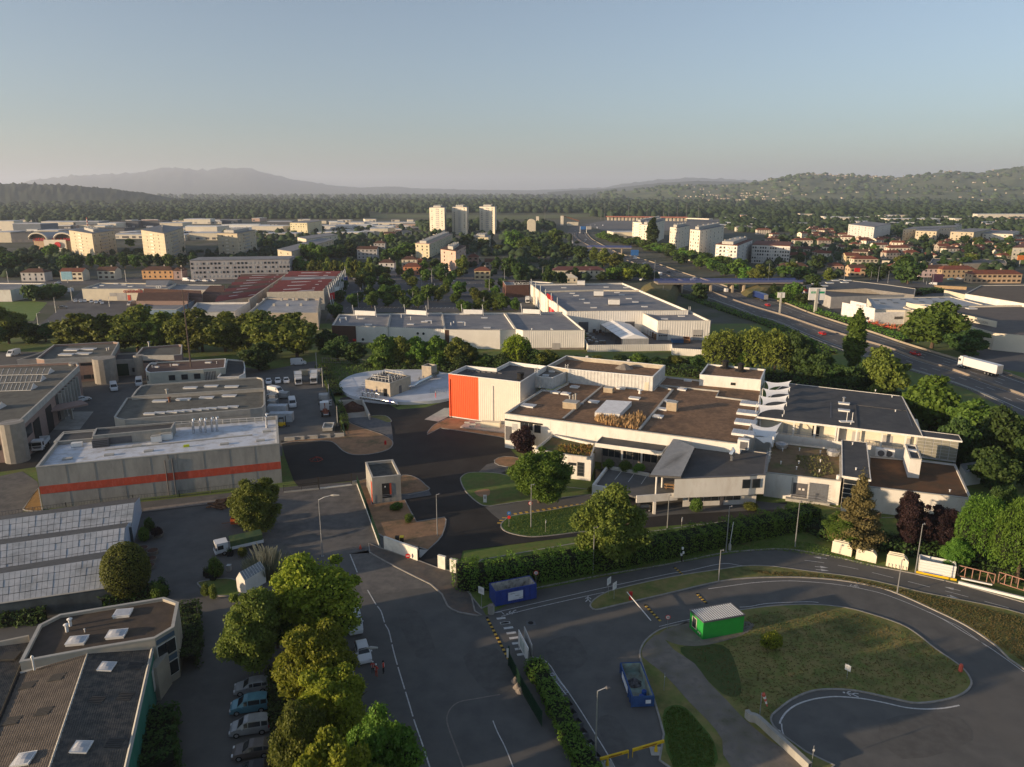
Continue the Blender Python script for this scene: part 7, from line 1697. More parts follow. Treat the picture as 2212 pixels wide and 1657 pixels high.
row([(672,570,522,44,'broad','bright'),(695,572,526,40,'broad','bright'),(650,596,556,40,'broad','green'),(720,556,528,34,'broad','dark'),(735,560,524,30,'broad','dark'),(760,556,520,30,'broad','dark'),(640,570,545,26,'broad','dark'),(855,565,530,40,'broad','green'),(835,572,540,30,'broad','dark'),(880,555,522,40,'broad','green'),(820,600,570,26,'broad','dark')],'right of the slab block',group='garden trees',nrow=12)
row([(1000,590,552,28,'broad','olive'),(955,600,566,30,'broad','dark'),(940,588,556,26,'broad','dark'),(915,590,562,20,'broad','green'),(1010,535,505,30,'broad','dark'),(1045,540,512,26,'broad','dark'),(1072,585,556,24,'broad','dark'),(1100,600,552,34,'broad','dark'),(1125,610,562,34,'broad','dark'),(1185,618,575,30,'broad','dark'),(1110,540,495,40,'broad','green'),(1140,545,508,44,'broad','green'),(1165,560,525,40,'broad','dark'),(1200,538,492,34,'broad','green'),(1180,525,500,30,'broad','dark'),(1225,560,528,36,'broad','dark'),(1255,565,530,34,'broad','dark'),(1283,568,534,24,'poplar','olive'),(1305,575,538,36,'broad','olive'),(1330,580,545,34,'broad','olive'),(1265,590,565,30,'broad','dark'),(1240,605,578,26,'broad','dark'),(1325,605,576,36,'broad','bright'),(1355,606,576,34,'broad','lime'),(1390,606,572,38,'broad','green'),(1350,590,565,28,'broad','dark'),(1375,592,565,26,'broad','dark'),(1300,608,588,30,'broad','dark'),(1215,615,590,24,'shrub','dark')],'left of the motorway',group='park trees left of the motorway',nrow=10)
mb_=[]
for k in range(34):
 t=k/33;x=1300+t*300+rt_.uniform(-6,6);y=522+t*72+rt_.uniform(-4,3)-6;w=18+t*14;mb_.append(tree(x,y,y-w*rt_.uniform(.6,.95),w*1.3,'broad',rt_.choice(['green','bright','dark','green']),group='bushy trees on the motorway bank'))
for x,y,yt,w,c in((1590,600,560,40,'green'),(1612,606,575,36,'bright'),(1565,596,566,32,'dark'),(1635,612,572,44,'olive'),(1655,605,575,34,'olive'),(1540,585,560,30,'green'),(1512,580,552,34,'green'),(1470,570,545,36,'dark')):mb_.append(tree(x,y,yt,w,'broad',c,group='bushy trees on the motorway bank'))
rankrows(mb_,'bushy tree','on the far motorway bank',14)
row([(1715,648,605,44,'broad','green'),(1672,640,614,22,'broad','dark'),(1690,655,628,34,'broad','green'),(1735,660,630,34,'broad','dark'),(1765,645,612,34,'broad','dark'),(1755,620,590,36,'broad','dark'),(1725,605,572,44,'broad','dark'),(1790,612,580,30,'broad','olive'),(1690,598,572,30,'broad','green'),(1880,600,575,24,'broad','dark'),(1900,606,584,24,'broad','dark')],'round the roadside garage hall',group='trees round the garage hall',nrow=12)
fill=[]
def scatter(n,x0,x1,y0,y1,wr,tones,label,hk=(.8,1.15),nrow=12,group=None):
 L=[]
 for k in range(n):
  y=y0+(y1-y0)*rt_.random()**.8;x=rt_.uniform(x0,x1);w=rt_.uniform(*wr)/mpp(y)
  L.append(tree(x,y,y-w*rt_.uniform(*hk),w,'poplar' if rt_.random()<.04 else 'broad',rt_.choice(tones),group=group))
 rankrows(L,'tree',label,nrow);return L
scatter(44,1640,2240,503,600,(7,12),['dark','dark','green','olive'],'in the right suburb',nrow=14,group='suburb trees')
scatter(13,-30,160,548,598,(9,15),['dark','dark','green'],'in the left park',nrow=12,group='left park trees')
scatter(22,250,1140,500,553,(8,13),['dark','green','olive'],'in the middle of town',nrow=14,group='midtown trees')
def blob_template(seed):
 rr=np.random.RandomState(seed);V=[];Fc=[];g_,r_=7,4
 for i in range(r_+1):
  th=math.pi*.62*i/r_
  for j in range(g_):ph=2*math.pi*(j+.5*(i%2))/g_;q=1+.22*rr.randn();V.append((math.sin(th)*math.cos(ph)*q,math.sin(th)*math.sin(ph)*q,.35+.65*math.cos(th)*(1+.1*rr.randn())))
 for i in range(r_):
  for j in range(g_):Fc.append((i*g_+j,(i+1)*g_+j,(i+1)*g_+(j+1)%g_,i*g_+(j+1)%g_))
 return np.array(V),np.array(Fc)
def wood(name,pts,m,seed=0,label=None):
 rr=np.random.RandomState(seed);V=[];Fc=[];o=0;T_=[blob_template(s)for s in range(5)]
 for(x,y,z,r,h)in pts:
  tv,tf=T_[rr.randint(5)];a=rr.rand()*6.3;c,s=math.cos(a),math.sin(a)
  v=np.stack([x+r*(tv[:,0]*c-tv[:,1]*s),y+r*(tv[:,0]*s+tv[:,1]*c),z+h*tv[:,2]],1);V.append(v);Fc.append(tf+o);o+=len(tv)
 V=np.concatenate(V);Fc=np.concatenate(Fc);me=bpy.data.meshes.new(name);n=len(Fc)
 me.vertices.add(len(V));me.vertices.foreach_set('co',V.ravel().astype(np.float32));me.loops.add(4*n);me.loops.foreach_set('vertex_index',Fc.ravel().astype(np.int32));me.polygons.add(n)
 me.polygons.foreach_set('loop_start',np.arange(0,4*n,4,dtype=np.int32));me.polygons.foreach_set('loop_total',np.full(n,4,np.int32));me.materials.append(m);me.update(calc_edges=True)
 ob=bpy.data.objects.new(name,me);COL.objects.link(ob);ob['kind']='stuff';return ob
wm1=mat('wood_canopy',(.020,.040,.017),(.036,.060,.022),.02,.95,.6,.4,island=.3)
rw_=random.Random(77)
def band(n,x0,x1,y0,y1,r=(5,9),skip=None,pw=1.0):
 L=[]
 while len(L)<n:
  y=y0+(y1-y0)*rw_.random()**pw;x=rw_.uniform(x0,x1)
  if skip and skip(x,y):continue
  g=G(x,y);q=rw_.uniform(*r);L.append((g[0],g[1],0,q,q*rw_.uniform(1.2,1.8)))
 return L
notfield=lambda x,y:(780<x<1290 and 461<y<484)or(1195<x<1560 and y>470 and y<500)
wood('woods',band(1900,-60,1700,470,498,(4,7.5),lambda x,y:notfield(x,y)or(y>473 and(x<900 or rw_.random()<.88)))+band(4200,-120,2330,448,471,(7,12),lambda x,y:790<x<1280 and 461<y)+band(3600,-200,2400,431,449,(10,18))+band(2600,-250,2450,422,431,(14,28)),wm1,1)
wood('woods',band(1150,1600,2260,470,503,(4,6.5),lambda x,y:rw_.random()<.35)+band(620,1640,2260,503,600,(2.2,4.2),lambda x,y:rw_.random()<(y-503)/120)+band(260,0,420,470,482,(6,9))+band(560,560,1200,495,555,(3,5.5),lambda x,y:x>900 and x<1080 and y>505 and rw_.random()<.5)+band(240,-60,165,545,600,(2.4,4.5))+band(110,150,660,545,566,(2.4,4))+band(150,1090,1250,500,606,(2.2,4))+band(90,1190,1420,560,606,(2,3.6),lambda x,y:y<520+(x-1200)*.36)+band(110,640,900,520,585,(2.2,4))+band(60,900,1100,560,600,(1.8,3)),wm1,2)
hp=[]
for k in range(1200):
 j=rw_.randrange(1,hnx-1);i=rw_.choice(range(1,18));x,y,z=hz(j,i)
 if rw_.random()<(.75 if(i%5 in(0,1)or j%17<6)else.22):hp.append((x+rw_.uniform(-40,40),y+rw_.uniform(-60,60),z-4,rw_.uniform(12,26),rw_.uniform(14,24)))
wood('hillside_woods',hp,mat('hill_canopy',(.03,.055,.02),(.05,.08,.03),.01,.95,island=.25),3)
def hedge(label,px,w,h,tone,leaf=.22,dens=55,name='hedge',world=False,taper=.0,seed=1,cat='hedge'):
 P=px if world else W2(px);P=smooth(P,4,False)if len(P)>2 else P;rr=np.random.RandomState(seed)
 L_=[0]
 for a,b in zip(P[:-1],P[1:]):L_.append(L_[-1]+math.dist(a,b))
 n=int(L_[-1]*(w+2*h)*dens/3.2*(.3/leaf)**1.5);hh=h
 s=rr.rand(n)*L_[-1];X=np.interp(s,L_,[p[0]for p in P]);Y=np.interp(s,L_,[p[1]for p in P])
 X2=np.interp(np.minimum(s+.5,L_[-1]),L_,[p[0]for p in P]);Y2=np.interp(np.minimum(s+.5,L_[-1]),L_,[p[1]for p in P]);X1=np.interp(np.maximum(s-.5,0),L_,[p[0]for p in P]);Y1=np.interp(np.maximum(s-.5,0),L_,[p[1]for p in P])
 dx,dy=X2-X1,Y2-Y1;q=np.hypot(dx,dy);nx,ny=-dy/q,dx/q
 wob=1+.14*np.sin(s*1.3)*np.sin(s*.37+1)+.08*np.sin(s*3.1)
 u=rr.rand(n)*(w+2*hh);side=np.where(u<hh,-1,np.where(u>hh+w,1,0))
 off=np.where(side==0,(u-hh)-w/2,side*w/2)*wob;z=np.where(side==0,hh*wob,np.where(side<0,u,u-hh-w))*np.where(side==0,1,wob)
 pos=np.stack([X+nx*off,Y+ny*off,z],1)+rr.randn(n,3)*leaf*.7;pos[:,2]=np.maximum(pos[:,2],.05)
 nr=np.stack([nx*side,ny*side,(side==0)*1.0+.25],1)*.8+rr.randn(n,3)*.5;nr/=np.linalg.norm(nr,axis=1)[:,None]
 t=thing(name,label,cat,(P[0][0],P[0][1],0));me=leaves_mesh('foliage',pos-np.array([P[0][0],P[0][1],0]),nr,leaf,rr,1.3);me.materials.append(LG[tone]);o=bpy.data.objects.new('foliage',me);COL.objects.link(o);o.parent=t
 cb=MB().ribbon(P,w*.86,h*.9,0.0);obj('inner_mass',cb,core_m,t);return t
hedge('long clipped dark hedge between the works and the upper road',O(1262,1232,1320,1222,1400,1206,1500,1186,1600,1165,1700,1146,1755,1128),3.4,3.5,'bright',.18,50)
hedge('lit bright hedge from the gate pillars to the round tree',O(1006,1258,1012,1268,1060,1266,1100,1260,1180,1246,1268,1232),3.4,3.7,'bright',.19,50,seed=4)
hedge('bright green hedge behind the green fence, bottom centre',PX(C4,290,500,380,640,480,840,560,1010,640,1190,760,1380,900,1600),2.0,1.5,'bright',.18,60,seed=6)
hedge('dark hedge right of the five parked cars',O(600,1462,607,1540,612,1600,618,1680),2.2,1.6,'dark',.2,60,seed=7)
hedge('dark hedge clump beside the window bays, bottom left',O(408,1330,412,1400,402,1450),2.6,2.2,'dark',.22,60,seed=8)
hedge('dark shrub mass below the teal wall, bottom left',O(345,1565,340,1620,345,1690),3.6,2.4,'dark',.24,60,seed=9)
hedge('dark hedge strip before the greenhouses',PX(A3,-100,1330,300,1290,420,1265),2.4,1.6,'dark',.24,50,seed=10)
hedge('dark shrubs between greenhouse and brown roof',PX(A3,870,1170,960,1130,1060,1120,1400,1060,1480,1040),2.6,1.6,'dark',.24,50,seed=11)
hedge('ivy and bramble belt below the right wing',O(1740,1135,1800,1160,1900,1180,2000,1198,2080,1215,2212,1245),5,1.7,'dark',.3,40,seed=12)
hedge('bramble belt behind the works down to the motorway',O(1420,803,1520,812,1600,815,1680,822,1760,838,1850,850,1930,868,2000,905,2060,960,2110,1020),7,2.4,'dark',.45,30,seed=13)
hedge('overgrown ditch bank below the shop units',O(790,790,900,796,1000,798,1120,800,1250,800,1420,802),6,1.6,'dark',.45,30,seed=14)
hedge('green bank plants along the far side of the motorway',O(1560,612,1620,630,1690,648,1755,671,1835,697,1890,714,1965,740),5,1.2,'bright',.5,26,seed=15)
hedge('weedy bank along the near side of the motorway',O(1480,640,1540,662,1600,682,1660,702,1720,730,1790,765),6,1.0,'green',.5,24,seed=16)
hedge('clipped hedge behind the white roadside hall',PX(E2,500,535,720,520,1000,515,1230,512),4,2.6,'dark',.5,26,seed=17)
hedge('second clipped hedge left of the cream wall',PX(E2,1270,515,1360,492,1490,490),4,2.4,'dark',.5,26,seed=18)
hedge('green strip hedge below the red machinery heaps',PX(E2,640,720,800,790,960,850,1150,900),4,1.0,'bright',.5,26,seed=19)
hedge('tall weeds beside the lorry park fence',PX(B2,590,560,640,640,680,720,720,800),3.5,1.2,'green',.3,30,seed=20,name='weeds',cat='weeds')
hedge('creeper on the lorry park fence by the bunker',PX(B2,735,905,760,960,785,1040,788,1090),1.4,2.0,'green',.25,40,seed=21,name='creeper',cat='creeper')
for x,yb,yt,w,c,lb in((444,1288,1262,22,'olive','left one of two round clipped balls on the lawn tip'),(460,1295,1264,22,'olive','right one of two round clipped balls on the lawn tip'),(525,1205,1182,20,'olive','round brown shrub before the white flatbed truck'),(312,1170,1140,28,'bright','bright green potted shrub beside the greenhouse gable'),(322,1150,1120,26,'dark','dark shrub at the greenhouse corner'),(340,1160,1140,28,'purple','greyish heather tub beside the greenhouse'),(470,1248,1205,40,'green','grey green olive tree in a crate trailer'),(345,1300,1262,46,'green','leafy shrub at the foot of the clipped conifer'),(1503,1108,1078,26,'green','small conifer before the front office windows'),(1352,1018,996,30,'green','green shrub in the middle of the office planter'),(1315,1012,994,26,'green','green shrub left in the office planter'),(1380,1022,1004,28,'bright','light green shrub right in the office planter'),(1280,1062,1050,30,'olive','low shrub at the foot of the ramp wall'),(860,1102,1085,36,'green','larger weed clump on the earth plot'),(884,1128,1112,24,'green','smaller weed clump on the earth plot'),(1620,1100,1086,40,'olive','low grasses right of the small conifer'),(375,1455,1440,24,'olive','small round shrub below the window bays')):
 q=G(x,yb);t=tree(x,yb,yt,w,'shrub',c,label=lb)
 if x in(1352,1315,1380):t.location.z=2.9;t.location.x*=(H-2.9)/H;t.location.y*=(H-2.9)/H
pg=thing('pampas_grass','tall pale pampas grass clump behind the lime tree','ornamental grass',(*W2([(578,1238)])[0],0));rr=random.Random(8)
def blades(cx,cy,n,R_,h,w):
 mb=MB()
 for k in range(n):
  a=rr.uniform(0,6.3);q=R_*rr.random()**.5;x,y=cx+q*math.cos(a),cy+q*math.sin(a);hh=h*rr.uniform(.6,1.1);ox,oy=math.cos(a)*hh*.45*rr.random(),math.sin(a)*hh*.45*rr.random()
  d=rr.uniform(0,3.1);wx,wy=math.cos(d)*w,math.sin(d)*w;mb.poly([(x-wx,y-wy,0),(x+wx,y+wy,0),(x+ox+wx*.7,y+oy+wy*.7,hh*.75),(x+ox*1.5,y+oy*1.5,hh)])
 return mb
c=W2([(578,1238)])[0];obj('leaves',blades(c[0],c[1],900,2.6,2.8,.07),leafmat('pampas_leaf',(.22,.26,.17),(.34,.36,.24)),pg)
mb=MB()
for k in range(60):
 a=rr.uniform(0,6.3);q=2.0*rr.random();x,y=c[0]+q*math.cos(a),c[1]+q*math.sin(a);hh=rr.uniform(3.4,4.8);mb.tube([(x,y,1.5),(x+.3*math.cos(a),y,hh-1.1),(x+.55*math.cos(a),y,hh-.5),(x+.8*math.cos(a),y,hh)],[.02,.06,.13,.02],5)
obj('plumes',mb,leafmat('pampas_plume',(.62,.52,.30),(.75,.65,.42),.3),pg)
tufts('grass_tufts',O(1480,1400,1560,1395,1620,1330,1740,1312,1861,1327,1981,1376,2070,1440,2090,1475,2035,1508,1941,1508,1834,1486,1754,1488,1700,1510,1660,1550,1620,1550,1560,1490,1520,1440),.12,5000,leafmat('tuft',(.12,.13,.04),(.22,.17,.07),.5),(.05,.16),.13,seed=31)
tufts('grass_tufts',O(1090,1125,1141,1110,1190,1103,1251,1092,1330,1100,1330,1138,1236,1152,1141,1160,1090,1145),.12,3500,leafmat('tuft_green',(.09,.16,.03),(.15,.21,.05),.5),(.05,.18),.12,seed=32)
tufts('grass_tufts',PX(C4,1440,930,1520,830,1640,850,1760,980,1890,1150,1900,1369,1530,1369),.12,3000,leafmat('tuft_green',(.05,.1,.018),(.1,.15,.03)),(.06,.2),.12,seed=33)
tufts('grass_tufts',O(1600,1230,1748,1238,1842,1250,1914,1265,2060,1298,2212,1335,2212,1430,2088,1350,1941,1280,1807,1250,1673,1244),.12,5000,leafmat('tuft',(.07,.09,.025),(.15,.12,.045)),(.05,.18),.12,seed=34)
tufts('grass_tufts',O(700,775,900,803,955,808,940,803,850,845,745,858,690,795),.03,3000,leafmat('tuft_green',(.05,.1,.018),(.1,.15,.03)),(.2,.7),.2,seed=35)
tufts('grass_tufts',O(1150,1276,1300,1245,1434,1223,1571,1195,1673,1188,1807,1206,1888,1225,1888,1200,1700,1165,1571,1180,1300,1228,1150,1262),.1,4000,leafmat('tuft_green',(.05,.1,.018),(.1,.15,.03)),(.05,.18),.12,seed=36)
cpaint=mat('car_paint',(.66,.67,.68),(.64,.65,.66),1,.3,spec=.6)
PA={n:mat('paint_'+n,c,None,1,.3,metal=.2,spec=.6)for n,c in dict(silver=(.33,.34,.35),sky=(.12,.30,.38),grey=(.13,.13,.13),black=(.02,.02,.022),red=(.5,.02,.02),blue=(.03,.06,.22),brown=(.14,.12,.11)).items()}
headm=mat('headlamp',(.75,.76,.78),rough=.2,spec=.8);tailm=mat('tail_lamp',(.35,.01,.01),rough=.3)
SEC=dict(hatch=(4.1,1.74,1.5,[(-1,.55,.56),(-.97,.88,.9),(-.88,.96,1.30),(-.6,.96,1.47),(-.1,.95,1.5),(.12,.94,1.42),(.46,.92,.95),(.82,.80,.82),(.97,.62,.64),(1,.42,.44)]),mpv=(4.3,1.78,1.75,[(-1,.55,.56),(-.98,.95,.97),(-.92,1.05,1.62),(-.6,1.05,1.75),(.05,1.04,1.74),(.25,1.03,1.6),(.6,1.0,1.04),(.86,.86,.88),(.98,.65,.66),(1,.42,.44)]),van=(5.3,2.0,2.3,[(-1,.5,.55),(-.995,1.2,2.2),(-.9,1.25,2.3),(-.2,1.3,2.3),(.35,1.3,2.25),(.5,1.28,2.05),(.74,1.2,1.24),(.92,1.0,1.02),(.99,.7,.72),(1,.42,.44)]))
def vehicle(kind):
 L,Wd,Ht,S=SEC[kind];t=thing('car' if kind!='van' else 'van','','car' if kind!='van' else 'van',(0,0,0),0,None,True);mb=MB();rg_=[]
 for x,zb,zt in S:
  e=1-.16*max(0,abs(x)-.8)/.2;w=Wd/2*e;wt=w*(1-.24*min(1,(zt-zb)/.5))if kind!='van' else w*(1-.10*min(1,(zt-zb)/.5))
  X=x*L/2;rg_.append([(X,-w,.28),(X,-w,zb*.7),(X,-w*.985,zb),(X,-wt,zt),(X,wt,zt),(X,w*.985,zb),(X,w,zb*.7),(X,w,.28)])
 for a,b in zip(rg_[:-1],rg_[1:]):
  for k in range(8):mb.poly([a[k],b[k],b[(k+1)%8],a[(k+1)%8]][::-1])
 mb.poly(rg_[0]);mb.poly(rg_[-1][::-1]);obj('body',mb,cpaint,t)
 gl=MB();o_=.02
 for i in range(len(S)-1):
  a,b=rg_[i],rg_[i+1];ca,cb=S[i][2]-S[i][1]>.2,S[i+1][2]-S[i+1][1]>.2
  if ca and cb and(kind!='van' or i>=4):
   for s_ in(0,1):
    p=[(2,3),(5,4)][s_];f=lambda r,t_:(r[p[0]][0],r[p[0]][1]+(r[p[1]][1]-r[p[0]][1])*t_+(o_ if s_ else-o_),r[p[0]][2]+(r[p[1]][2]-r[p[0]][2])*t_)
    g=lambda q1,q2,u:tuple(q1[j]+(q2[j]-q1[j])*u for j in range(3))
    lo1,hi1,lo2,hi2=f(a,.12),f(a,.84),f(b,.12),f(b,.84);gl.poly([g(lo1,lo2,.05),g(lo1,lo2,.95),g(hi1,hi2,.95),g(hi1,hi2,.05)])
  if ca and not cb:
   q=[a[3],a[4],b[5],b[2]];c_=tuple(sum(v[j]for v in q)/4 for j in range(3));gl.poly([tuple(c_[j]+(v[j]-c_[j])*.86+(.02 if j!=1 else 0)for j in range(3))for v in q])
  if cb and not ca and kind!='van':
   q=[b[3],b[4],a[5],a[2]];c_=tuple(sum(v[j]for v in q)/4 for j in range(3));gl.poly([tuple(c_[j]+(v[j]-c_[j])*.84+(-.03 if j==0 else.02 if j==2 else 0)for j in range(3))for v in q])
 obj('window',gl,glass,t)
 for x in(-.62,.62):
  for s_ in(-1,1):
   w_=obj('wheel',MB().tube([(x*L/2,s_*(Wd/2-.2),.32),(x*L/2,s_*(Wd/2+.01),.32)],.33,12),black,t);obj('rim',MB().tube([(x*L/2,s_*(Wd/2+.01),.32),(x*L/2,s_*(Wd/2+.025),.32)],.2,8),metal,w_)
 for s_ in(-1,1):bx('headlight',headm,t,(L/2-.12,s_*Wd*.36,.66),(.18,.34,.15));bx('tail_light',tailm,t,(-L/2+.05,s_*Wd*.40,.85),(.12,.2,.3));bx('mirror',cpaint,t,(L*.16,s_*(Wd/2+.1),1.0),(.14,.2,.13))
 return t
PROTO={}
def put(kind,tile_pt,nose,label,paint=None,group=None,z=0,s=1.0,cat=None):
 """nose: a second image point the front points to"""
 a,b=G(*tile_pt,z),G(*nose,z);rz=math.atan2(b[1]-a[1],b[0]-a[0])
 if kind not in PROTO:PROTO[kind]=[vehicle(kind)if kind in SEC else BUILD[kind](),False]
 pr=PROTO[kind];ov={'car_paint':PA[paint]}if paint else None
 c=copy_tree(pr[0],(a[0],a[1],z+.05),rz,s,label,group or 'parked and moving cars',ov);return c
def axle(t,xs,w,r=.48):
 for x in xs:
  for s_ in(-1,1):q=obj('wheel',MB().tube([(x,s_*(w-.3),r),(x,s_*w,r)],r,12),black,t);obj('rim',MB().tube([(x,s_*w,r),(x,s_*(w+.02),r)],r*.5,8),metal,q)
def cab(t,x0,m=cpaint,h=2.7,w=1.15):
 obj('cab',MB().prism([(x0,-w),(x0+1.75,-w),(x0+1.95,-w*.9),(x0+1.95,w*.9),(x0+1.75,w),(x0,w)],.6,h),m,t)
 bx('windscreen',glass,t,(x0+1.97,0,h-.75),(.05,w*1.7,.8));bx('grille',frame,t,(x0+1.97,0,1.15),(.06,w*1.5,.5));bx('bumper',cpaint,t,(x0+1.95,0,.65),(.3,w*2,.35))
 for s_ in(-1,1):bx('side_window',glass,t,(x0+1.2,s_*(w+.01),h-.75),(.9,.05,.7));bx('headlight',headm,t,(x0+2.0,s_*w*.75,.95),(.08,.35,.22));bx('mirror',black,t,(x0+1.9,s_*(w+.25),h-.8),(.1,.2,.5))
def lorry():
 t=thing('lorry','','lorry',local=True);cab(t,5.6,h=3.5);obj('trailer',MB().box((-1.3,0,2.55),(13.2,2.5,2.8)),cpaint,t);bx('roof_spoiler',cpaint,t,(6.4,0,3.75),(1.3,2.1,.5));bx('side_skirt',cpaint,t,(0,-1.2,.8),(3.4,.08,.6));bx('chassis',black,t,(0,0,.95),(13,1.2,.3));bx('rear_door',greyw,t,(-7.92,0,2.5),(.04,2.3,2.5));axle(t,(-6.3,-5,-3.7,4.6,6.6),1.22,.5);return t
def tipper():
 t=thing('tipper_truck','','truck',local=True);cab(t,1.4);mb=MB();o_=[(-3.2,-1.2),(1.2,-1.2),(1.2,1.2),(-3.2,1.2)];i_=inset(o_,.08);wside(mb,o_,.95,1.9);ring(mb,o_,i_,1.9);wside(mb,i_,1.1,1.9,True);mb.poly([(*p,1.1)for p in i_]);obj('tipper_body',mb,cpaint,t);bx('chassis',black,t,(-.6,0,.8),(5.6,.9,.3));axle(t,(-2.2,2.4),1.15);return t
def boxtruck():
 t=thing('box_truck','','truck',local=True);cab(t,1.6,h=2.4,w=1.05);obj('box',MB().box((-.9,0,2.0),(4.7,2.2,2.4)),cpaint,t);obj('box_edge',MB().ribbon([(-3.3,-1.13),(1.5,-1.13),(1.5,1.13),(-3.3,1.13)],.08,3.25,3.15,True),concl,t);bx('chassis',black,t,(-.6,0,.7),(5.4,.9,.25));axle(t,(-2.0,2.5),1.0,.38);return t
def flatbed():
 t=thing('flatbed_truck','','truck',local=True);cab(t,2.0,h=2.3,w=1.0);mb=MB();o_=[(-3.6,-1.1),(1.8,-1.1),(1.8,1.1),(-3.6,1.1)];i_=inset(o_,.06);wside(mb,o_,.8,1.35);ring(mb,o_,i_,1.35);wside(mb,i_,.85,1.35,True);mb.poly([(*p,.85)for p in i_]);obj('drop_sides',mb,cpaint,t)
 obj('net_cover',MB().poly([(-3.5,-.3,2.7),(1.7,-.3,2.7),(1.7,1.1,2.3),(-3.5,1.1,2.3)]).poly([(-3.5,1.1,2.3),(1.7,1.1,2.3),(1.7,1.1,1.35),(-3.5,1.1,1.35)]),mat('green_net',(.05,.10,.05),(.11,.14,.05),1),t);axle(t,(-2.2,2.7),1.0,.38);return t
def hooktruck():
 t=thing('hook_lift_truck','','truck',local=True);cab(t,1.6);rm=mat('rust_red',(.28,.09,.05));bx('chassis',rm,t,(-.8,0,.9),(5.6,1.1,.3));obj('hook_arm',MB().tube([(-2.8,0,1.1),(.6,0,1.2),(1.2,0,2.4),(.8,0,2.7)],.16,5),rm,t);obj('cross_bar',MB().tube([(-1.5,-1,1.1),(-1.5,1,1.1)],.1,5).tube([(-.5,-1,1.1),(-.5,1,1.1)],.1,5),rm,t);bx('white_fork',cpaint,t,(-3.4,0,.9),(.9,1.2,.2));axle(t,(-2.6,-1.5,2.5),1.15);return t
BUILD=dict(lorry=lorry,tipper=tipper,boxtruck=boxtruck,flatbed=flatbed,hook=hooktruck)
V_=[('hatch',(545,1492),(506,1498),'silver hatchback, rearmost of the five cars beside the dark hedge','silver'),('mpv',(540,1533),(500,1539),'light blue people carrier between the two silver parked cars','sky'),('mpv',(541,1580),(500,1586),'silver people carrier in the middle of the parked row','silver'),('hatch',(546,1630),(505,1636),'dark grey car, fourth in the parked row from the rear','brown'),('hatch',(545,1678),(505,1684),'black car cut off by the bottom edge of the picture','black'),('van',(765,1352),(773,1385),'white van behind the white car by the street trees',None),('hatch',(785,1418),(794,1450),'white car nearest the three workers on the street',None),('hatch',(622,1455),(618,1480),'white car half hidden left of the street trees',None),('van',A2(115,462),A2(60,478),'white van at the far left behind the workshop',None),('van',A2(945,745),A2(962,800),'white panel van with dark windscreen in the depot yard',None),('hatch',A2(690,838),A2(740,828),'white hatchback leaving the depot canopy',None),('van',A2(1155,705),A2(1150,760),'white van behind the rounded end of the depot store',None),('tipper',A2(345,1225),A2(290,1290),'white tipper truck beside the workshop corner pier',None),('hatch',B2(156,692),B2(158,740),'white car, left one of three in the lorry park',None),('hatch',B2(232,686),B2(240,735),'white car in the middle of three in the lorry park',None),('hatch',B2(302,684),B2(310,730),'white car, right one of three in the lorry park',None),('van',B2(403,538),B2(440,536),'white van parked at the back under the trees',None),('boxtruck',B2(402,690),B2(410,760),'white box lorry with orange beacon in the lorry park',None),('boxtruck',B2(532,680),B2(525,750),'white lorry with high body next to the fence',None),('van',B2(215,778),B2(300,792),'long white minibus beside the metal racks',None),('van',B2(352,878),B2(366,940),'white van with tinted windscreen in the middle of the lorry park',None),('hook',B2(625,945),B2(610,880),'white hook lift lorry with red arm by the fence',None),('hatch',A1(560,1292),A1(620,1290),'grey car on the west road before the plane row','grey'),('van',A1(1165,1264),A1(1130,1272),'silver van by the blue edged store','silver'),('van',A1(610,1148),A1(570,1152),'white van before the clipped bushes on the west road',None),('hatch',A1(545,1176),A1(520,1180),'dark car below the white van by the clipped bushes','black'),('hatch',A1(515,1072),A1(480,1074),'white car on the avenue before the left houses',None)]
for k,(u,v)in enumerate(((670,1235),(715,1236),(752,1234),(810,1240),(850,1246),(890,1238),(905,1252))):V_.append(('hatch',A1(u,v),A1(u+3,v+20),f'white car before the kitchen shop, {ORD[k]} from the left',None))
for k,(u,v)in enumerate(((1655,1050),(1715,1055),(1765,1052),(1820,1054),(1885,1052))):V_.append(('van' if k==0 else 'hatch',A1(u,v),A1(u+30,v+1),f'white car before the grey slab block, {ORD[k]} from the left',None))
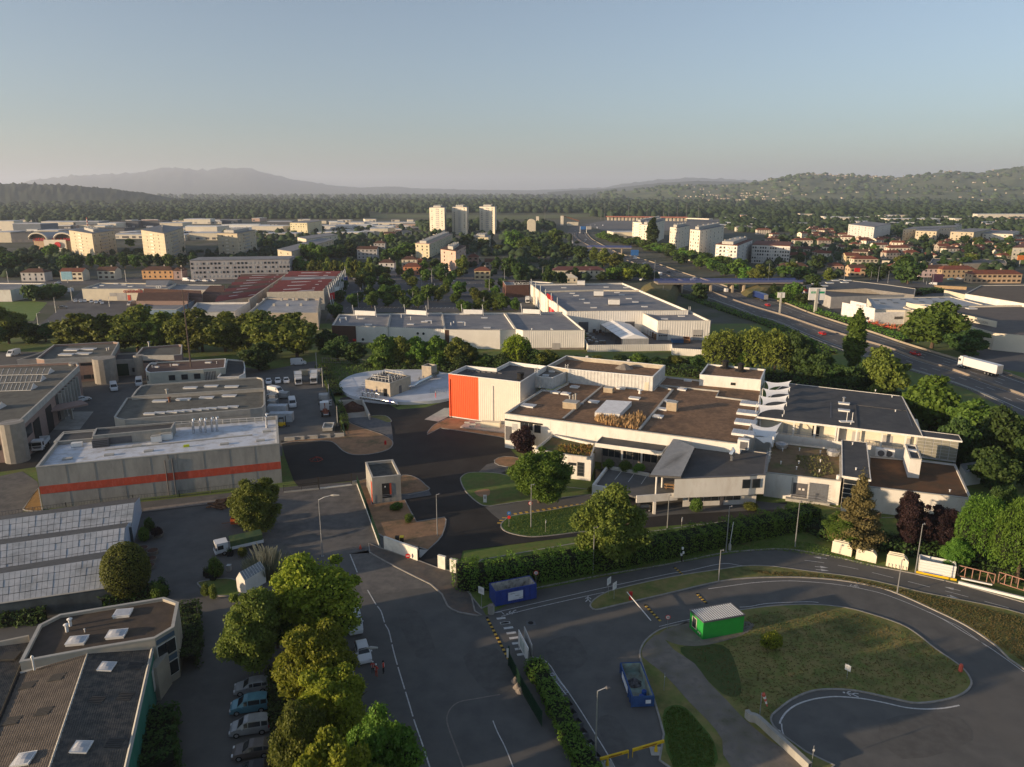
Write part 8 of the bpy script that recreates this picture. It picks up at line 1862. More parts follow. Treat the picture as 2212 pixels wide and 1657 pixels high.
V_+=[('hatch',B1(1015,1056),B1(1020,1075),'white car at the top of the supermarket car park lane',None),('hatch',B1(1000,1190),B1(1030,1188),'lone white car in the supermarket car park',None),('hatch',B1(1430,1082),B1(1450,1080),'silver car under the car park trees','silver'),('hatch',B1(1505,1040),B1(1530,1039),'white car on the ring road by the terracotta house',None),('hatch',B1(1790,1056),B1(1830,1054),'white car entering the roundabout',None),('boxtruck',B1(1155,1018),B1(1110,1035),'white lorry parked behind the supermarket trees',None),('hatch',B1(945,1040),B1(975,1040),'silver car under the plane row','silver'),('hatch',B1(895,1035),B1(925,1035),'dark car under the plane row','black'),('boxtruck',C1(243,1242),C1(255,1300),'white box van parked before the superstore front',None),('van',C1(1262,1044),C1(1220,1050),'white delivery van driving onto the flyover road',None),('boxtruck',C1(1195,862),C1(1165,850),'white lorry coming along the motorway under the blue sign',None),('hatch',C1(1278,902),C1(1250,895),'white car behind the white motorway lorry',None),('hatch',C1(1492,975),C1(1540,993),'dark car on the motorway before the flyover','black'),('van',C1(1995,1146),C1(1960,1132),'cream van beneath the flyover',None),('van',C1(1415,998),C1(1390,990),'white van by the tree next to the tall lamp',None),('van',C1(1630,876),C1(1670,880),'white van below the twin slabs',None),('van',C1(1760,912),C1(1800,918),'white van right of the one below the twin slabs',None),('hatch',C1(370,732),C1(400,732),'white car parked left of the motorway bend',None),('hatch',D1(140,1160),D1(100,1145),'red car following the blue lorry on the motorway','red'),('van',D1(355,1034),D1(330,1028),'white van at the roadside garage',None),('boxtruck',D1(395,1080),D1(450,1085),'dark blue lorry beside the roadside garage','blue'),('van',D1(465,1066),D1(440,1060),'white cab by the roadside garage wall',None),('van',D1(698,1150),D1(660,1148),'white van beside the hotel sign board',None),('hatch',D1(1690,946),D1(1720,946),'white car before the long stone house',None),('van',D1(1470,996),D1(1430,994),'white van near the pink advertisement board',None),('hatch',D1(1620,948),D1(1590,948),'teal car before the long stone house','sky'),('hatch',D2(597,288),D2(500,250),'bright red car alone on the near carriageway','red'),('hatch',D2(1370,458),D2(1460,482),'dark red car behind the poplar on the far carriageway','red'),('lorry',D2(1890,595),D2(1690,540),'white articulated lorry on the far carriageway',None),('lorry',D1(78,1108),D1(-20,1075),'lorry with blue sided trailer on the motorway','blue'),('hatch',C3(1250,318),C3(1200,320),'black car parked in the dark under the deck','black')]
for k,(u,v)in enumerate(((620,660),(623,684),(640,714),(665,609),(705,626),(738,632),(757,690),(748,706),(860,582),(695,646),(762,688),(800,560),(840,556),(880,548),(910,560))):V_.append((['hatch','van'][k%3==2],C1(u,v),C1(u+(12 if u<700 else-12),v+18),f'distant car on the motorway bend, {ORD[k]} in the stream',[None,'grey',None,'silver'][k%4]))
for v_ in V_:put(*v_)
c=put('mpv',C1(1712,1045),C1(1660,1046),'white car crossing the flyover',None,z=6.0)
put('flatbed',A3(2130,660),A3(2000,690),'white flatbed truck with green net cover beside the pampas grass')
for p_ in PROTO.values():
 def rm_(o):
  for ch in list(o.children):rm_(ch)
  bpy.data.objects.remove(o)
 rm_(p_[0])
def lamp(xb,yb,yt,arm,label,curved=False,head=None,r=.07):
 g=G(xb,yb);h=hgt(xb,yb,yt);t=thing('street_lamp',label,'street lamp',(g[0],g[1],0),0,'street lamps',True)
 obj('pole',MB().tube([(0,0,0),(0,0,h)],[r*1.5,r*.8],8),metal,t);obj('base_plate',MB().box((0,0,.05),(.4,.4,.1)),metal,t)
 if arm:
  ax,az=arm;pts=[(0,0,h),(ax*.35,0,h+az*.6),(ax*.8,0,h+az)]if curved else[(0,0,h-.05),(ax*.8,0,h+az)]
  obj('arm',MB().tube(pts,.05,6),metal,t);obj('lamp_head',MB().tube([(ax*.75,0,h+az),(ax*.95,0,h+az+.02),(ax*1.3,0,h+az+.03)],[.08,.2,.10],8),concl if curved else frame,t)
 else:obj('lamp_head',MB().box((0,0,h),(.3,.5,.12)),frame,t)
for a in((697,1202,1080,(2.6,.8),'curved arm lamp in the unfinished entrance road',True),(765,1490,1414,(2.4,.9),'curved arm lamp rising out of the street trees',True),(945,1158,1068,(.5,.05),'slim lamp on the earth plot by the drive'),(1147,1140,1046,(.5,-.1),'slim lamp on the teardrop lawn'),(1281,1241,1138,(.5,-.1),'slim lamp before the hedge left of the round tree'),(1441,1146,1070,(.3,0),'slim lamp behind the hedge before the deck'),(1568,1193,1094,(.4,0),'slim lamp beside the tall barrier post'),(1552,1256,1188,(.4,-.05),'short lamp on the divider lawn'),(1717,1183,1084,(.3,0),'slim lamp before the bramble corner'),(1938,1282,1209,(.3,0),'lamp on the divider lawn before the cream troughs'),(1977,1238,1132,(.3,0),'lamp between cream troughs and white container'),(1286,1638,1492,(1.0,.35),'tall lamp in the skip lane, bottom centre')):lamp(*a)
FL=[(B2,556,600,440,0),(B2,605,720,560,0),(B2,658,850,700,0),(B2,728,1045,878,0),(A2,322,235,110,1),(A2,465,105,-20,0),(A2,408,230,160,0),(A1,75,1062,960,0),(A1,600,1045,955,1),(A1,640,1228,1105,1),(A1,1118,1060,950,0),(A1,1615,1050,945,1),(A1,970,1275,1190,0),(B1,848,1075,920,0),(B1,1003,1170,1070,0),(B1,982,1230,1108,0),(B1,960,1285,1155,0),(B1,930,1240,1198,0),(B1,900,1327,1262,0),(B1,1445,1270,1145,0),(B1,1520,1100,998,0),(B1,1542,1220,1105,0),(B1,1578,1300,1190,0),(B1,1610,1065,950,1),(B1,1636,1180,1070,0),(B1,1725,1045,925,1),(B1,1738,1105,980,1),(B1,2018,1180,1105,0),(B1,2045,1230,1150,0),(B1,2070,1290,1190,0),(B1,2118,1130,1030,0),(B1,2105,1300,1250,0),(B1,1290,1010,935,0),(C1,378,1035,920,0),(C1,340,1000,930,0),(C1,795,1040,935,0),(C1,1365,1045,865,0),(C1,1440,1200,1090,0),(C1,40,1050,940,0),(C1,640,730,630,0),(D1,145,980,815,0),(D1,672,940,860,1),(D1,760,945,845,1),(D1,925,915,795,1),(D1,975,950,880,0),(D1,1030,965,840,1),(D1,1110,990,875,1),(D1,1422,1000,900,0),(D1,1470,1005,890,1),(D1,645,640,590,0),(D1,965,700,650,0),(D1,1400,965,930,0)]
for k,(T_,u,v,vt,ar)in enumerate(FL):
 x,y=T_(u,v);lamp(x,y,T_(u,vt)[1],(1.8,.3)if ar else None,f'{"arm" if ar else "mast"} lamp in the middle distance, {ORD[k % 26]} of its {["left", "right"][x > 1000]} hand line',False,None,.11)
lmp=[o for o in bpy.data.objects if o.name.startswith('street_lamp')and 'middle distance' in o['label']]
for sd_,cond in(('west of the roundabout',lambda o:o.location.x<0),('east of the roundabout',lambda o:o.location.x>=0)):
 L=[o for o in lmp if cond(o)]
 for o in L:o['look']='thin lamp post'
 rankrows(L,'thin lamp post',sd_,9)
def oriented(p,q):return math.atan2(q[1]-p[1],q[0]-p[0])
p0,p1=at([C3(20,1160)],0)[0],at([C3(320,1098)],0)[0]
rz=oriented(p0,p1);L=math.dist(p0,p1)+1.0;c=lerp(p0,p1,.40);c=(c[0]-math.sin(rz)*1.25,c[1]+math.cos(rz)*1.25)
s1=skip_('skip','large blue open skip beside the hedge at the entrance road',proj(*c,0),L,2.5,2.5,rz,blue,mat('skip_inner',(.60,.58,.52),(.40,.38,.34),.9,.8,c3=(.1,.09,.08),s3=1))
bx('white_poster',mat('poster',(.72,.74,.78)),s1,(0,0,0),(1,1,1));w_=[k for k in s1.children if k.name.startswith('white_poster')][0];w_.location=(-.1,-1.38,1.35);w_.scale=(2.3,.04,1.3)
for k in range(3):q_=bx('print_line',frame,w_,(0,0,0),(1,1,1));q_.location=(-.2+.3*k,-.6,.3-.32*k);q_.scale=(.3,.5,.04)
db_=bx('blue_drum',mat('bright_blue',(.04,.16,.55)),None,(c[0]+1.9,c[1]+.4,1.4),(1.3,.5,.45),rz+.5,label='bright blue plastic panel lying in the large skip',cat='panel')
p0,p1=at([C4(1160,840)],0)[0],at([C4(1350,838)],0)[0];q0=at([C4(1060,560)],0)[0];q1=at([C4(1075,540)],0)[0]
rz=R(93);s2=skip_('skip','blue roll off skip with rubbish inside on the tarmac lane',proj(14.95,75.9,0),6.3,2.5,1.55,R(94),mat('skip_blue2',(.04,.10,.26),(.03,.07,.2),1),mat('skip_teal',(.30,.42,.38),(.22,.17,.12),.6,.8))
q_=bx('label_plate',mat('poster',(.72,.74,.78)),s2,(0,0,0),(1,1,1));q_.location=(-3.66,-.5,1.2);q_.scale=(.04,.6,.45)
q_=bx('side_poster',mat('poster',(.72,.74,.78)),s2,(0,0,0),(1,1,1));q_.location=(.3,1.36,.95);q_.scale=(3,.04,.8)
for k,(dx,dy,m_,lb,d_)in enumerate(((-2.6,.5,'b','blue drum by the left wall inside the roll off skip',.35),(-2.2,-.1,'b','blue drum lying in the middle of the roll off skip',.35),(-2.7,-.7,'b','blue drum with white cap inside the roll off skip',.35),(-1.4,-.6,'b','rear blue drum near the right wall inside the skip',.35))):
 t_=thing('drum',lb,'drum',(0,0,0),0,'blue drums in the skip',True);t_.location=s2.matrix_basis@mathutils.Vector((dx,dy,.35));obj('shell',MB().tube([(0,0,0),(0,0,.6)],.28,10),mat('bright_blue',(.04,.16,.55)),t_);obj('lid',MB().tube([(0,0,.6),(0,0,.64)],.2,8),whitem if k==2 else blue,t_)
hq=s2.location;heap('rubbish_heap','black and grey rubbish bags heaped in the roll off skip',(hq[0]-.1,hq[1]+.8,.35),.9,.8,mat('rubbish',(.03,.03,.032),(.2,.2,.21),2),5)
A_,B_,D_=at([C4(1790,250)],0)[0],at([C4(2150,182)],0)[0],at([C4(1675,138)],0)[0]
cb_=thing('site_cabin','green site cabin with white ribbed roof on the loop lawn','cabin',(*A_,0));C__=(B_[0]+D_[0]-A_[0],B_[1]+D_[1]-A_[1]);hh=2.75
obj('wall',MB().prism([A_,B_,C__,D_],.12,hh),green,cb_);P=inset([A_,B_,C__,D_],-.04);obj('roof_frame',MB().ribbon(P,.14,hh+.12,hh-.06,True),frame,cb_);obj('roof',MB().prism([A_,B_,C__,D_],hh,hh+.03),mat('cabin_roof',(.25,.26,.26)),cb_)
for k in range(18):
 a_,b_=lerp(A_,B_,(k+.5)/18),lerp(D_,C__,(k+.5)/18);obj('roof_rib',MB().slab(lerp(a_,b_,.03),lerp(a_,b_,.97),.16,hh+.03,hh+.10),whitem,cb_)
w1=win(cb_,A_,D_,.62,.75,2.35,1.05,glass,mat('cream_frame',(.7,.64,.5)),bars=0);
for t_ in(.18,.30):q=onwall(A_,D_,t_,.03)[0];obj('round_vent',MB().tube([(*q,.75),(*onwall(A_,D_,t_,.08)[0],.75)],.13,8),cream,cb_)
def trough(u0,v0,u1,v1,h,lb,k):
 a_,b_=at([D3(u0,v0)],0)[0],at([D3(u1,v1)],0)[0];L=math.dist(a_,b_);t=thing('plastic_trough',lb,'trough',(*lerp(a_,b_,.5),0),oriented(a_,b_),'stacked cream troughs');cm_=mat('cream_plastic',(.74,.68,.52),(.70,.64,.49),1,.6)
 for j in range(3):
  y=j*.55;w=L/2-.12*j
  obj('shell',MB().poly([(-w,y,.15),(w,y,.15),(w,y+.05,h*.75),(w*.55,y+.3,h*1.0+j*.05),(-w,y+.3,h*.98+j*.05)][::1]).poly([(-w,y,.15),(-w,y+.3,h*.98),(-w,y+1.0,h*.8),(-w,y+1.0,.15)]).poly([(w,y,.15),(w,y+1.0,.15),(w,y+1.0,h*.7),(w,y+.05,h*.75)]).poly([(-w,y+.3,h*.98+j*.05),(w*.55,y+.3,h+j*.05),(w,y+.05,h*.75),(w,y+1,h*.7),(-w,y+1,h*.8)]),cm_,t)
 for j in range(int(L/.5)if k==2 else 0):obj('rib',MB().box((-L/2+.3+j*.5,-.04,h*.2),(.16,.10,h*.28)),cm_,t)
 for s_ in(-1,1):obj('foot',MB().box((s_*L*.4,.3,.08),(.2,.9,.16)),black,t)
trough(655,628,815,668,2.1,'leftmost cream stack of plastic troughs on the verge',0);trough(850,685,1015,722,1.9,'second cream trough stack with a greyer front half',1);trough(1095,740,1270,778,2.1,'third cream trough stack with ribbed lower edge',2)
a_,b_=at([D3(1355,790)],0)[0],at([D3(1650,850)],0)[0];L=math.dist(a_,b_);wt_=thing('tank_body','long white open topped tank body right of the troughs','tank',(*lerp(a_,b_,.5),0),oriented(a_,b_));mb=MB();o_=[(-L/2,0),(L/2,0),(L/2,2.0),(-L/2,2.0)];i_=inset(o_,.12);wside(mb,o_,.2,2.3);ring(mb,o_,i_,2.3);wside(mb,i_,.4,2.3,True);mb.poly([(*p,.4)for p in i_]);obj('body',mb,whitem,wt_)
for j in range(4):obj('board_line',MB().box((0,-.012,.55+j*.45),(L,.02,.03)),concl,wt_)
obj('yellow_rail',MB().box((0,-.3,.25),(L*1.1,.12,.35)),yellow,wt_);obj('blue_strip',MB().box((-.6,-.2,.35),(L*.5,.12,.25)),mat('bright_blue',(.04,.16,.55)),wt_)
for(u0,v0,u1,v1,lb)in((1665,850,1960,925,'left rusty steel frame leaning by the white beam'),(1985,905,2250,990,'right rusty steel frame at the picture edge')):
 a_,b_=at([D3(u0,v0)],0)[0],at([D3(u1,v1)],0)[0];t=thing('steel_frame',lb,'frame',(*lerp(a_,b_,.5),0),oriented(a_,b_),'rusty steel frames');L=math.dist(a_,b_);rm=mat('rust_pink',(.38,.22,.17),(.28,.15,.11),2)
 for z in(.5,2.2):obj('chord',MB().box((0,.8,z),(L,.12,.12)),rm,t)
 for j in range(6):obj('upright',MB().box((-L/2+L*j/5,.8,1.35),(.1,.1,1.7)),rm,t)
 for s_ in(-1,1):obj('brace',MB().tube([(s_*L*.48,.8,.6),(s_*L*.3,.8,2.1)],.05,4),rm,t)
bm=thing('white_beam','long pale beam lying along the kerb below the rusty frames','beam',(*at([D3(1900,930)],0)[0],0));obj('beam',MB().slab(at([D3(1680,880)],0)[0],at([D3(2260,1025)],0)[0],.35,.12,.5),whitem,bm);obj('beam_top',MB().slab(at([D3(1700,862)],0)[0],at([D3(1950,915)],0)[0],.2,.5,.7),whitem,bm)
def zwall(px,h,w,m,nm,lb,cat='wall',cope=None):
 P=at(px,0);t=thing(nm,lb,cat,(*P[0],0))
 for a_,b_ in zip(P[:-1],P[1:]):
  obj('wall_panel',MB().slab(a_,b_,w,0,h),m,t)
  if cope:obj('coping',MB().slab(a_,b_,w+.1,h,h+.07),cope,t)
 return t
wr=mat('fresh_white',(.80,.77,.68),rough=.8)
gw=zwall(PX(B3,1192,652,1488,762),2.2,.3,wr,'gate_wall','long white rendered wall beside the black sliding gate',cope=wr)
zwall(PX(B3,1668,825,1733,842),2.3,.35,wr,'gate_pillar','left white gate pillar with house number','pillar',wr);zwall(PX(B3,1774,858,1835,872),2.3,.35,wr,'gate_pillar','right white gate pillar with letter box against the hedge','pillar',wr)
def railfence(px,h,m,nm,lb,step=.18,cat='fence',post=2.5,mesh=True,base=None):
 P=at(px,0);t=thing(nm,lb,cat,(*P[0],0));b=MB()
 for a_,b_ in zip(P[:-1],P[1:]):
  L=math.dist(a_,b_);n=max(int(L/step),1)
  for zz in(.25,h-.05):b.slab(a_,b_,.05,zz,zz+.05)
  for k in range(n):b.box((*lerp(a_,b_,k/n),h/2),(.03,.03,h))
  for k in range(max(int(L/post),1)+1):obj('post',MB().box((*lerp(a_,b_,k/max(int(L/post),1)),h/2+.05),(.09,.09,h+.1)),m,t)
  if base:obj('base_wall',MB().slab(a_,b_,.22,0,.35),base,t)
 obj('bars',b,m,t,kind='stuff');return t
railfence(PX(B3,1733,842,1774,858),1.9,gfence,'gate','narrow green pedestrian gate between the white pillars',cat='gate',post=9)
railfence(PX(B3,300,160,612,128),1.6,mat('black_steel',(.02,.02,.022)),'sliding_gate','black railing left of the new white sill',.16,base=concl)
zwall(PX(B3,620,125,905,92),.25,.35,wr,'gate_sill','low white sill where the new gate will stand','sill')
zwall(PX(B3,905,92,950,85),.9,.35,concl,'gate_pier','short pale pier at the end of the white sill','pillar')
for u,v,lb in((612,128,'left black steel gate post'),(903,92,'right black steel gate post')):q=at([B3(u,v)],0)[0];t=thing('gate_post',lb+' on the white sill','post',(*q,0));obj('shaft',MB().box((*q,1.3),(.18,.18,2.6)),black,t);obj('cap',MB().box((*q,2.65),(.24,.24,.1)),black,t)
railfence(PX(B3,950,88,1010,250,1150,640),2.0,gfence,'mesh_fence','green mesh fence on white base along the earth plot',.14,base=wr)
t=zwall(PX(B3,1490,762,1498,720),1.9,.12,mat('black_steel',(.02,.02,.022)),'sliding_gate','open black sliding gate end beside the white wall','gate')
railfence(PX(B2,590,590,655,760,700,860,785,1130),2.2,gfence,'mesh_fence','green mesh fence between lorry park and bunker',.3)
railfence(PX(B2,600,520,845,530,1090,545,1345,550,1560,552,1720,556),1.8,concl,'wire_fence','wire fence with pale posts behind the white disc',.8,post=9)
railfence(PX(A3,0,385,590,305,1180,235,1590,195,2130,130),1.3,frame,'wire_fence','thin dark fence before the concrete hall',.5,post=5)
railfence(PX(C4,85,480,200,720,370,1010),2.0,gfence,'mesh_fence','dark green slatted fence beside the bright hedge, bottom centre',.07)
q=at([C4(78,470)],0)[0];t=thing('gate_post','tall white and green gate post at the end of the green fence','post',(*q,0));obj('shaft',MB().box((*q,1.4),(.2,.2,2.8)),gfence,t);bx('white_plate',whitem,t,(q[0]-.15,q[1]-.12,1.9),(.25,.04,1.3))
railfence(PX(D2,200,655,720,720,1240,790),1.2,frame,'wire_fence','thin fence behind the black roofed wing',1.2,post=8)
for k,(u,v)in enumerate(((330,1165),(410,1158),(520,1150),(625,1140),(740,1132))):q=at([B2(u,v)],0)[0];t=thing('concrete_block',f'low concrete block before the lorry park, {ORD[k]} from the left','block',(*q,0),R(8),'concrete blocks');obj('block',MB().box((0,0,.45),(2.4,.5,.9)),concl,t);obj('foot',MB().box((0,0,.1),(2.5,.8,.2)),concl,t)
def rack(px,n,lb,rz=0):
 q=at([px],0)[0];t=thing('metal_rack',lb,'rack',(*q,0),R(rz)+.001)
 for k in range(n):
  for z in(.3,1.0,1.7):obj('shelf',MB().box((0,k*1.3,z),(2.6,1.0,.06)),metal,t)
  for x in(-1.25,1.25):obj('upright',MB().box((x,k*1.3,.9),(.07,.9,1.8)),metal,t)
rack(B2(180,830),2,'left grey metal rack in the lorry park');rack(B2(280,815),2,'right grey metal rack behind the central van');rack(B2(185,880),2,'dark metal crates row below the racks');rack(B2(610,830),2,'metal cages against the lorry park fence',10);rack(B2(640,880),1,'small metal cage beside the hook lift lorry',10)
def container(px,L,rz,m,lb,h=2.3,z=.1):
 q=at([px],0)[0];t=thing('container',lb,'container',(*q,0),R(rz)+.001,None);obj('body',MB().box((0,0,h/2+z),(L,2.3,h)),m,t);r_=MB()
 for k in range(int(L/.35)):r_.box((-L/2+.2+k*.35,-1.18,h/2+z),(.12,.06,h*.9)).box((-L/2+.2+k*.35,0,h+z+.02),(.12,2.2,.05))
 obj('ribs',r_,m,t);bx('door',greyw,t,(0,0,0),(1,1,1));d=t.children[-1]if t.children[-1].name.startswith('door')else[k for k in t.children if k.name.startswith('door')][0];d.location=(L/2+.02,0,h/2+z);d.scale=(.05,2.1,h*.9)
container(B2(232,940),5,3,mat('pale_container',(.62,.66,.70)),'rear pale container beside the concrete hall');container(B2(262,1005),6,3,mat('pale_container',(.62,.66,.70)),'front pale container beside the concrete hall');container(B2(460,620),4,3,mat('tan_container',(.5,.42,.30)),'tan tipper body standing behind the box lorry',1.6);container(B2(540,620),4,3,greyw,'grey container body behind the second lorry',1.8)
fk=thing('forklift','yellow and black forklift beside the pale containers','forklift',(*at([B2(262,1050)],0)[0],0),R(10));obj('chassis',MB().box((0,0,.7),(2.0,1.2,.8)),yellow,fk);obj('cab',MB().tube([(-.6,-.5,1.1),(-.5,-.5,2.3),(.5,-.5,2.3),(.7,-.5,1.1)],.06,4).tube([(-.6,.5,1.1),(-.5,.5,2.3),(.5,.5,2.3),(.7,.5,1.1)],.06,4).box((0,0,2.32),(1.1,1.1,.06)),black,fk);obj('mast',MB().box((1.1,-.3,1.4),(.1,.1,2.8)).box((1.1,.3,1.4),(.1,.1,2.8)).box((1.6,-.3,.15),(1,.12,.06)).box((1.6,.3,.15),(1,.12,.06)),black,fk);axle(fk,(-.7,.7),.62,.3)
tr_=thing('trailer','empty low trailer body in front of the hook lift lorry','trailer',(*at([B2(650,1070)],0)[0],0),R(8));mb=MB();o_=[(-1.2,-2.2),(1.2,-2.2),(1.2,2.2),(-1.2,2.2)];i_=inset(o_,.15);wside(mb,o_,.2,1.0);ring(mb,o_,i_,1.0);wside(mb,i_,.3,1.0,True);mb.poly([(*p,.3)for p in i_]);obj('body',mb,concl,tr_);obj('sides',MB().ribbon(o_,.2,1.08,1.0,True),whitem,tr_)
def signpost(px,h,lb,kind,s=.33,cat='sign',rz=0,z=0):
 q=at([px],0)[0];t=thing('road_sign',lb,'sign',(*q,0),R(rz)+.001);obj('post',MB().tube([(0,0,0),(0,0,h)],.035,6),metal,t)
 disc=lambda r,y,m,n:obj(n,MB().tube([(0,y,h-.1),(0,y-.02,h-.1)],r,18),m,t)
 if kind=='ten' or kind=='ban':disc(s,-.05,red,'ring');disc(s*.74,-.072,whitem,'face');text('figures','10' if kind=='ten' else '30',s*1.0,(0,-.11,h-.1),(R(90),0,0),black,t,.005)
 if kind=='noentry':disc(s,-.05,red,'disc');bx('bar',whitem,t,(0,-.09,h-.1),(s*1.3,.02,s*.3))
 if kind=='blue':disc(s,-.05,mat('sign_blue2',(.03,.14,.4)),'disc');text('arrow','➜' if False else '>',s*1.3,(0,-.09,h-.1),(R(90),R(-45),0),whitem,t,.005)
 if kind=='panel':bx('panel',whitem,t,(0,-.06,h-.5),(s*2,.05,s*2.2));
 if kind=='panel':[bx('print_line',greyw,t,(0,-.09,h-.35-.15*k),(s*1.2,.01,.04))for k in range(3)]
 return t
signpost(C3(318,985),2.4,'round ten speed limit sign behind the large blue skip','ten',.38);signpost(C4(1480,155),2.1,'round speed limit sign before the green cabin','ban',.36);signpost(B3(1400,755),.9,'round no entry sign leaning on the white wall','noentry',.42)
t=signpost(C3(80,465),2.9,'blue keep right disc over a red ring sign on the teardrop lawn','blue',.36);obj('red_ring',MB().tube([(0,-.05,2.0),(0,-.07,2.0)],.3,16),red,t)
signpost(C3(268,360),2.6,'round red ring sign beside the teardrop lawn lamp','ten',.36);signpost(C3(403,512),2.6,'sign seen from behind on the teardrop lawn','panel',.18,rz=60)
signpost(C3(958,1060),2.8,'left white notice board on the divider lawn tip','panel',.5,rz=50);signpost(C3(1008,1103),2.8,'right white notice board on the divider lawn tip','panel',.5,rz=50)
signpost(C3(1605,480),2.4,'tilted white panel sign behind the long hedge','panel',.3,rz=60);signpost(D4(780,542),2.2,'white sign with red print on the loop lawn','panel',.36,rz=-50);signpost(D4(497,1245),2.6,'thin post at the wall end, bottom right','panel',.1);signpost(C4(1450,700),2.6,'thin white marker post beside the gravel path','panel',.06)
signpost(B3(2050,1180),3.4,'white entrance notice with camera on a post beside the skip','panel',.5,rz=-35)
t=thing('information_board','pair of large tilted white site plan boards at the hedge end','notice board',(*at([C4(250,490)],0)[0],0))
for k,(u,v,u2,v2)in enumerate(((165,330,250,500),(215,300,283,470))):a_,b_=at([C4(u,v)],0)[0],at([C4(u2,v2)],0)[0];obj('board',MB().slab(a_,b_,.1,.8,3.0),whitem if k==0 else greyw,t);[obj('post',MB().box((*x,1.3),(.1,.1,2.6)),metal,t)for x in(a_,b_)];[pane_box(t,a_,b_,.2+.25*j,.4+.25*j,1.2,2.6,mat('map_print',(.45,.52,.50)),'printed_plan',.07,.02)for j in range(2)if k==0]
t=thing('totem_sign','small white totem sign on the lawn island','sign',(*at([B3(2080,250)],0)[0],0));q=at([B3(2080,250)],0)[0];obj('panel',MB().box((*q,.95),(.65,.12,1.5)),whitem,t);[obj('leg',MB().box((q[0]+s_*.25,q[1],.15),(.06,.06,.5)),metal,t)for s_ in(-1,1)];obj('print',MB().box((q[0],q[1]-.07,1.2),(.4,.02,.5)),greyw,t)
def hotel(px,pw,h,w,lb,txt=None,m=whitem):
 q=at([px],0)[0];t=thing('advertising_sign',lb,'sign',(*q,0));obj('post',MB().box((*q,h/2),(pw,pw,h)),concl,t);obj('panel',MB().box((*q,h-w*.32),(w,.6,w*.75)),m,t);return t,q
t,q=hotel(E2(355,670),1.2,12.0,8.0,'large roadside sign board with green band on a concrete post');bx('green_band',mat('sign_green',(.02,.32,.16)),t,(q[0]+.3,q[1]-.34,10.2),(6.6,.06,1.0));text('lettering','BOURNE',.9,(q[0]-.6,q[1]-.4,10.2),(R(90),0,0),whitem,t,.01)
hotel(E2(40,682),.7,10.5,3.4,'white T shaped motorway sign seen from behind');hotel(E2(720,395),.2,3.0,3.6,'red square sign on the roadside garage roof',m=red)[0].location.z=6;hotel(E2(1435,420),.5,6.5,7,'pink and white advertisement board by the crossroads',m=mat('ad_pink',(.42,.14,.16)));hotel(E2(470,372),.3,6.5,2.4,'dull green sign board before the bungalows',m=greyw);hotel(L2(858,985),.5,7,7,'sky blue poster board on the avenue',m=mat('ad_blue',(.25,.45,.55)));hotel(E2(2170,262),.5,9,5,'round yellow and red fuel sign at the right edge',m=mat('sign_orange',(.65,.2,.05)))
t=thing('barrier_gate','red barrier box with long white arm across the lane','barrier',(*at([C3(1155,1108)],0)[0],0));q=at([C3(1155,1108)],0)[0];e=at([C3(1335,1290)],1.0)[0];obj('housing',MB().box((*q,.65),(.45,.4,1.2)),red,t);obj('lid',MB().box((*q,1.28),(.5,.45,.08)),red,t);obj('arm',MB().tube([(q[0]-.5,q[1]+.3,1.15),(*e,1.05)],.07,6),whitem,t)
q=at([C3(2030,670)],0)[0];t=thing('barrier_gate','raised white barrier arm beside the hedge lamp','barrier',(*q,0));obj('housing',MB().box((*q,.6),(.4,.4,1.2)),concl,t);obj('arm',MB().tube([(*q,1.1),(q[0]+.3,q[1],5.2)],.06,5),whitem,t)
q=at([C3(1608,768)],0)[0];t=thing('payment_post','black post with white camera boxes before the hedge','post',(*q,0));obj('post',MB().box((*q,1.2),(.18,.18,2.4)),black,t);[bx('white_box',whitem,t,(q[0]+dx,q[1]-.1,z),(.28,.3,.35))for dx,z in((-.15,1.35),(.15,1.7),(0,2.45))]
for(u0,v0,u1,v1,ub,vb,lb)in((885,1305,1137,1235,950,1350,'left yellow height limit beam, bottom centre'),(1175,1225,1450,1145,1380,1225,'right yellow height limit beam on its pale pad')):
 a_,b_=at([C4(u0,v0)],.9)[0],at([C4(u1,v1)],.9)[0];t=thing('height_barrier',lb,'barrier',(*a_,0),0,'yellow height limit beams');obj('beam',MB().slab(a_,b_,.18,.85,1.15),yellow,t);q=at([C4(ub,vb)],.1)[0];obj('pad',MB().box((*q,.06),(1.2,1.2,.1)),concl,t);obj('stand',MB().tube([(*q,.1),(*q,.9)],[.22,.1],6),yellow,t);f_=b_ if u0==885 else a_;obj('leg',MB().box((*f_,.5),(.06,.06,.8)),yellow,t)
 pane_box(t,a_,b_,.3,.75,.92,1.08,mat('print_amber',(.35,.16,.02)),'lettering',.1,.02)
ws_=thing('windsock','red and white windsock on a pole by the low wall','windsock',(*at([D4(75,865)],0)[0],0));q=at([D4(75,865)],0)[0];h=hgt(*D4(75,865),D4(98,650)[1]);obj('pole',MB().tube([(*q,0),(*q,h)],.05,6),metal,ws_)
for k in range(5):obj('sock_band',MB().tube([(q[0]+.15+.12*k,q[1],h-.1-.28*k**1.1),(q[0]+.15+.12*(k+1),q[1],h-.1-.28*(k+1)**1.1)],[.22-.03*k,.22-.03*(k+1)],8),[mat('sock_red',(.6,.12,.08)),whitem][k%2],ws_)
lw=thing('retaining_wall','pale low retaining wall beside the lower loop, bottom right','wall',(*at([D4(0,850)],0)[0],0));obj('wall_panel',MB().ribbon(wpts(PX(D4,-30,850,0,880,60,900,180,1010,300,1120,480,1290)),.5,1.1,0),conc,lw)
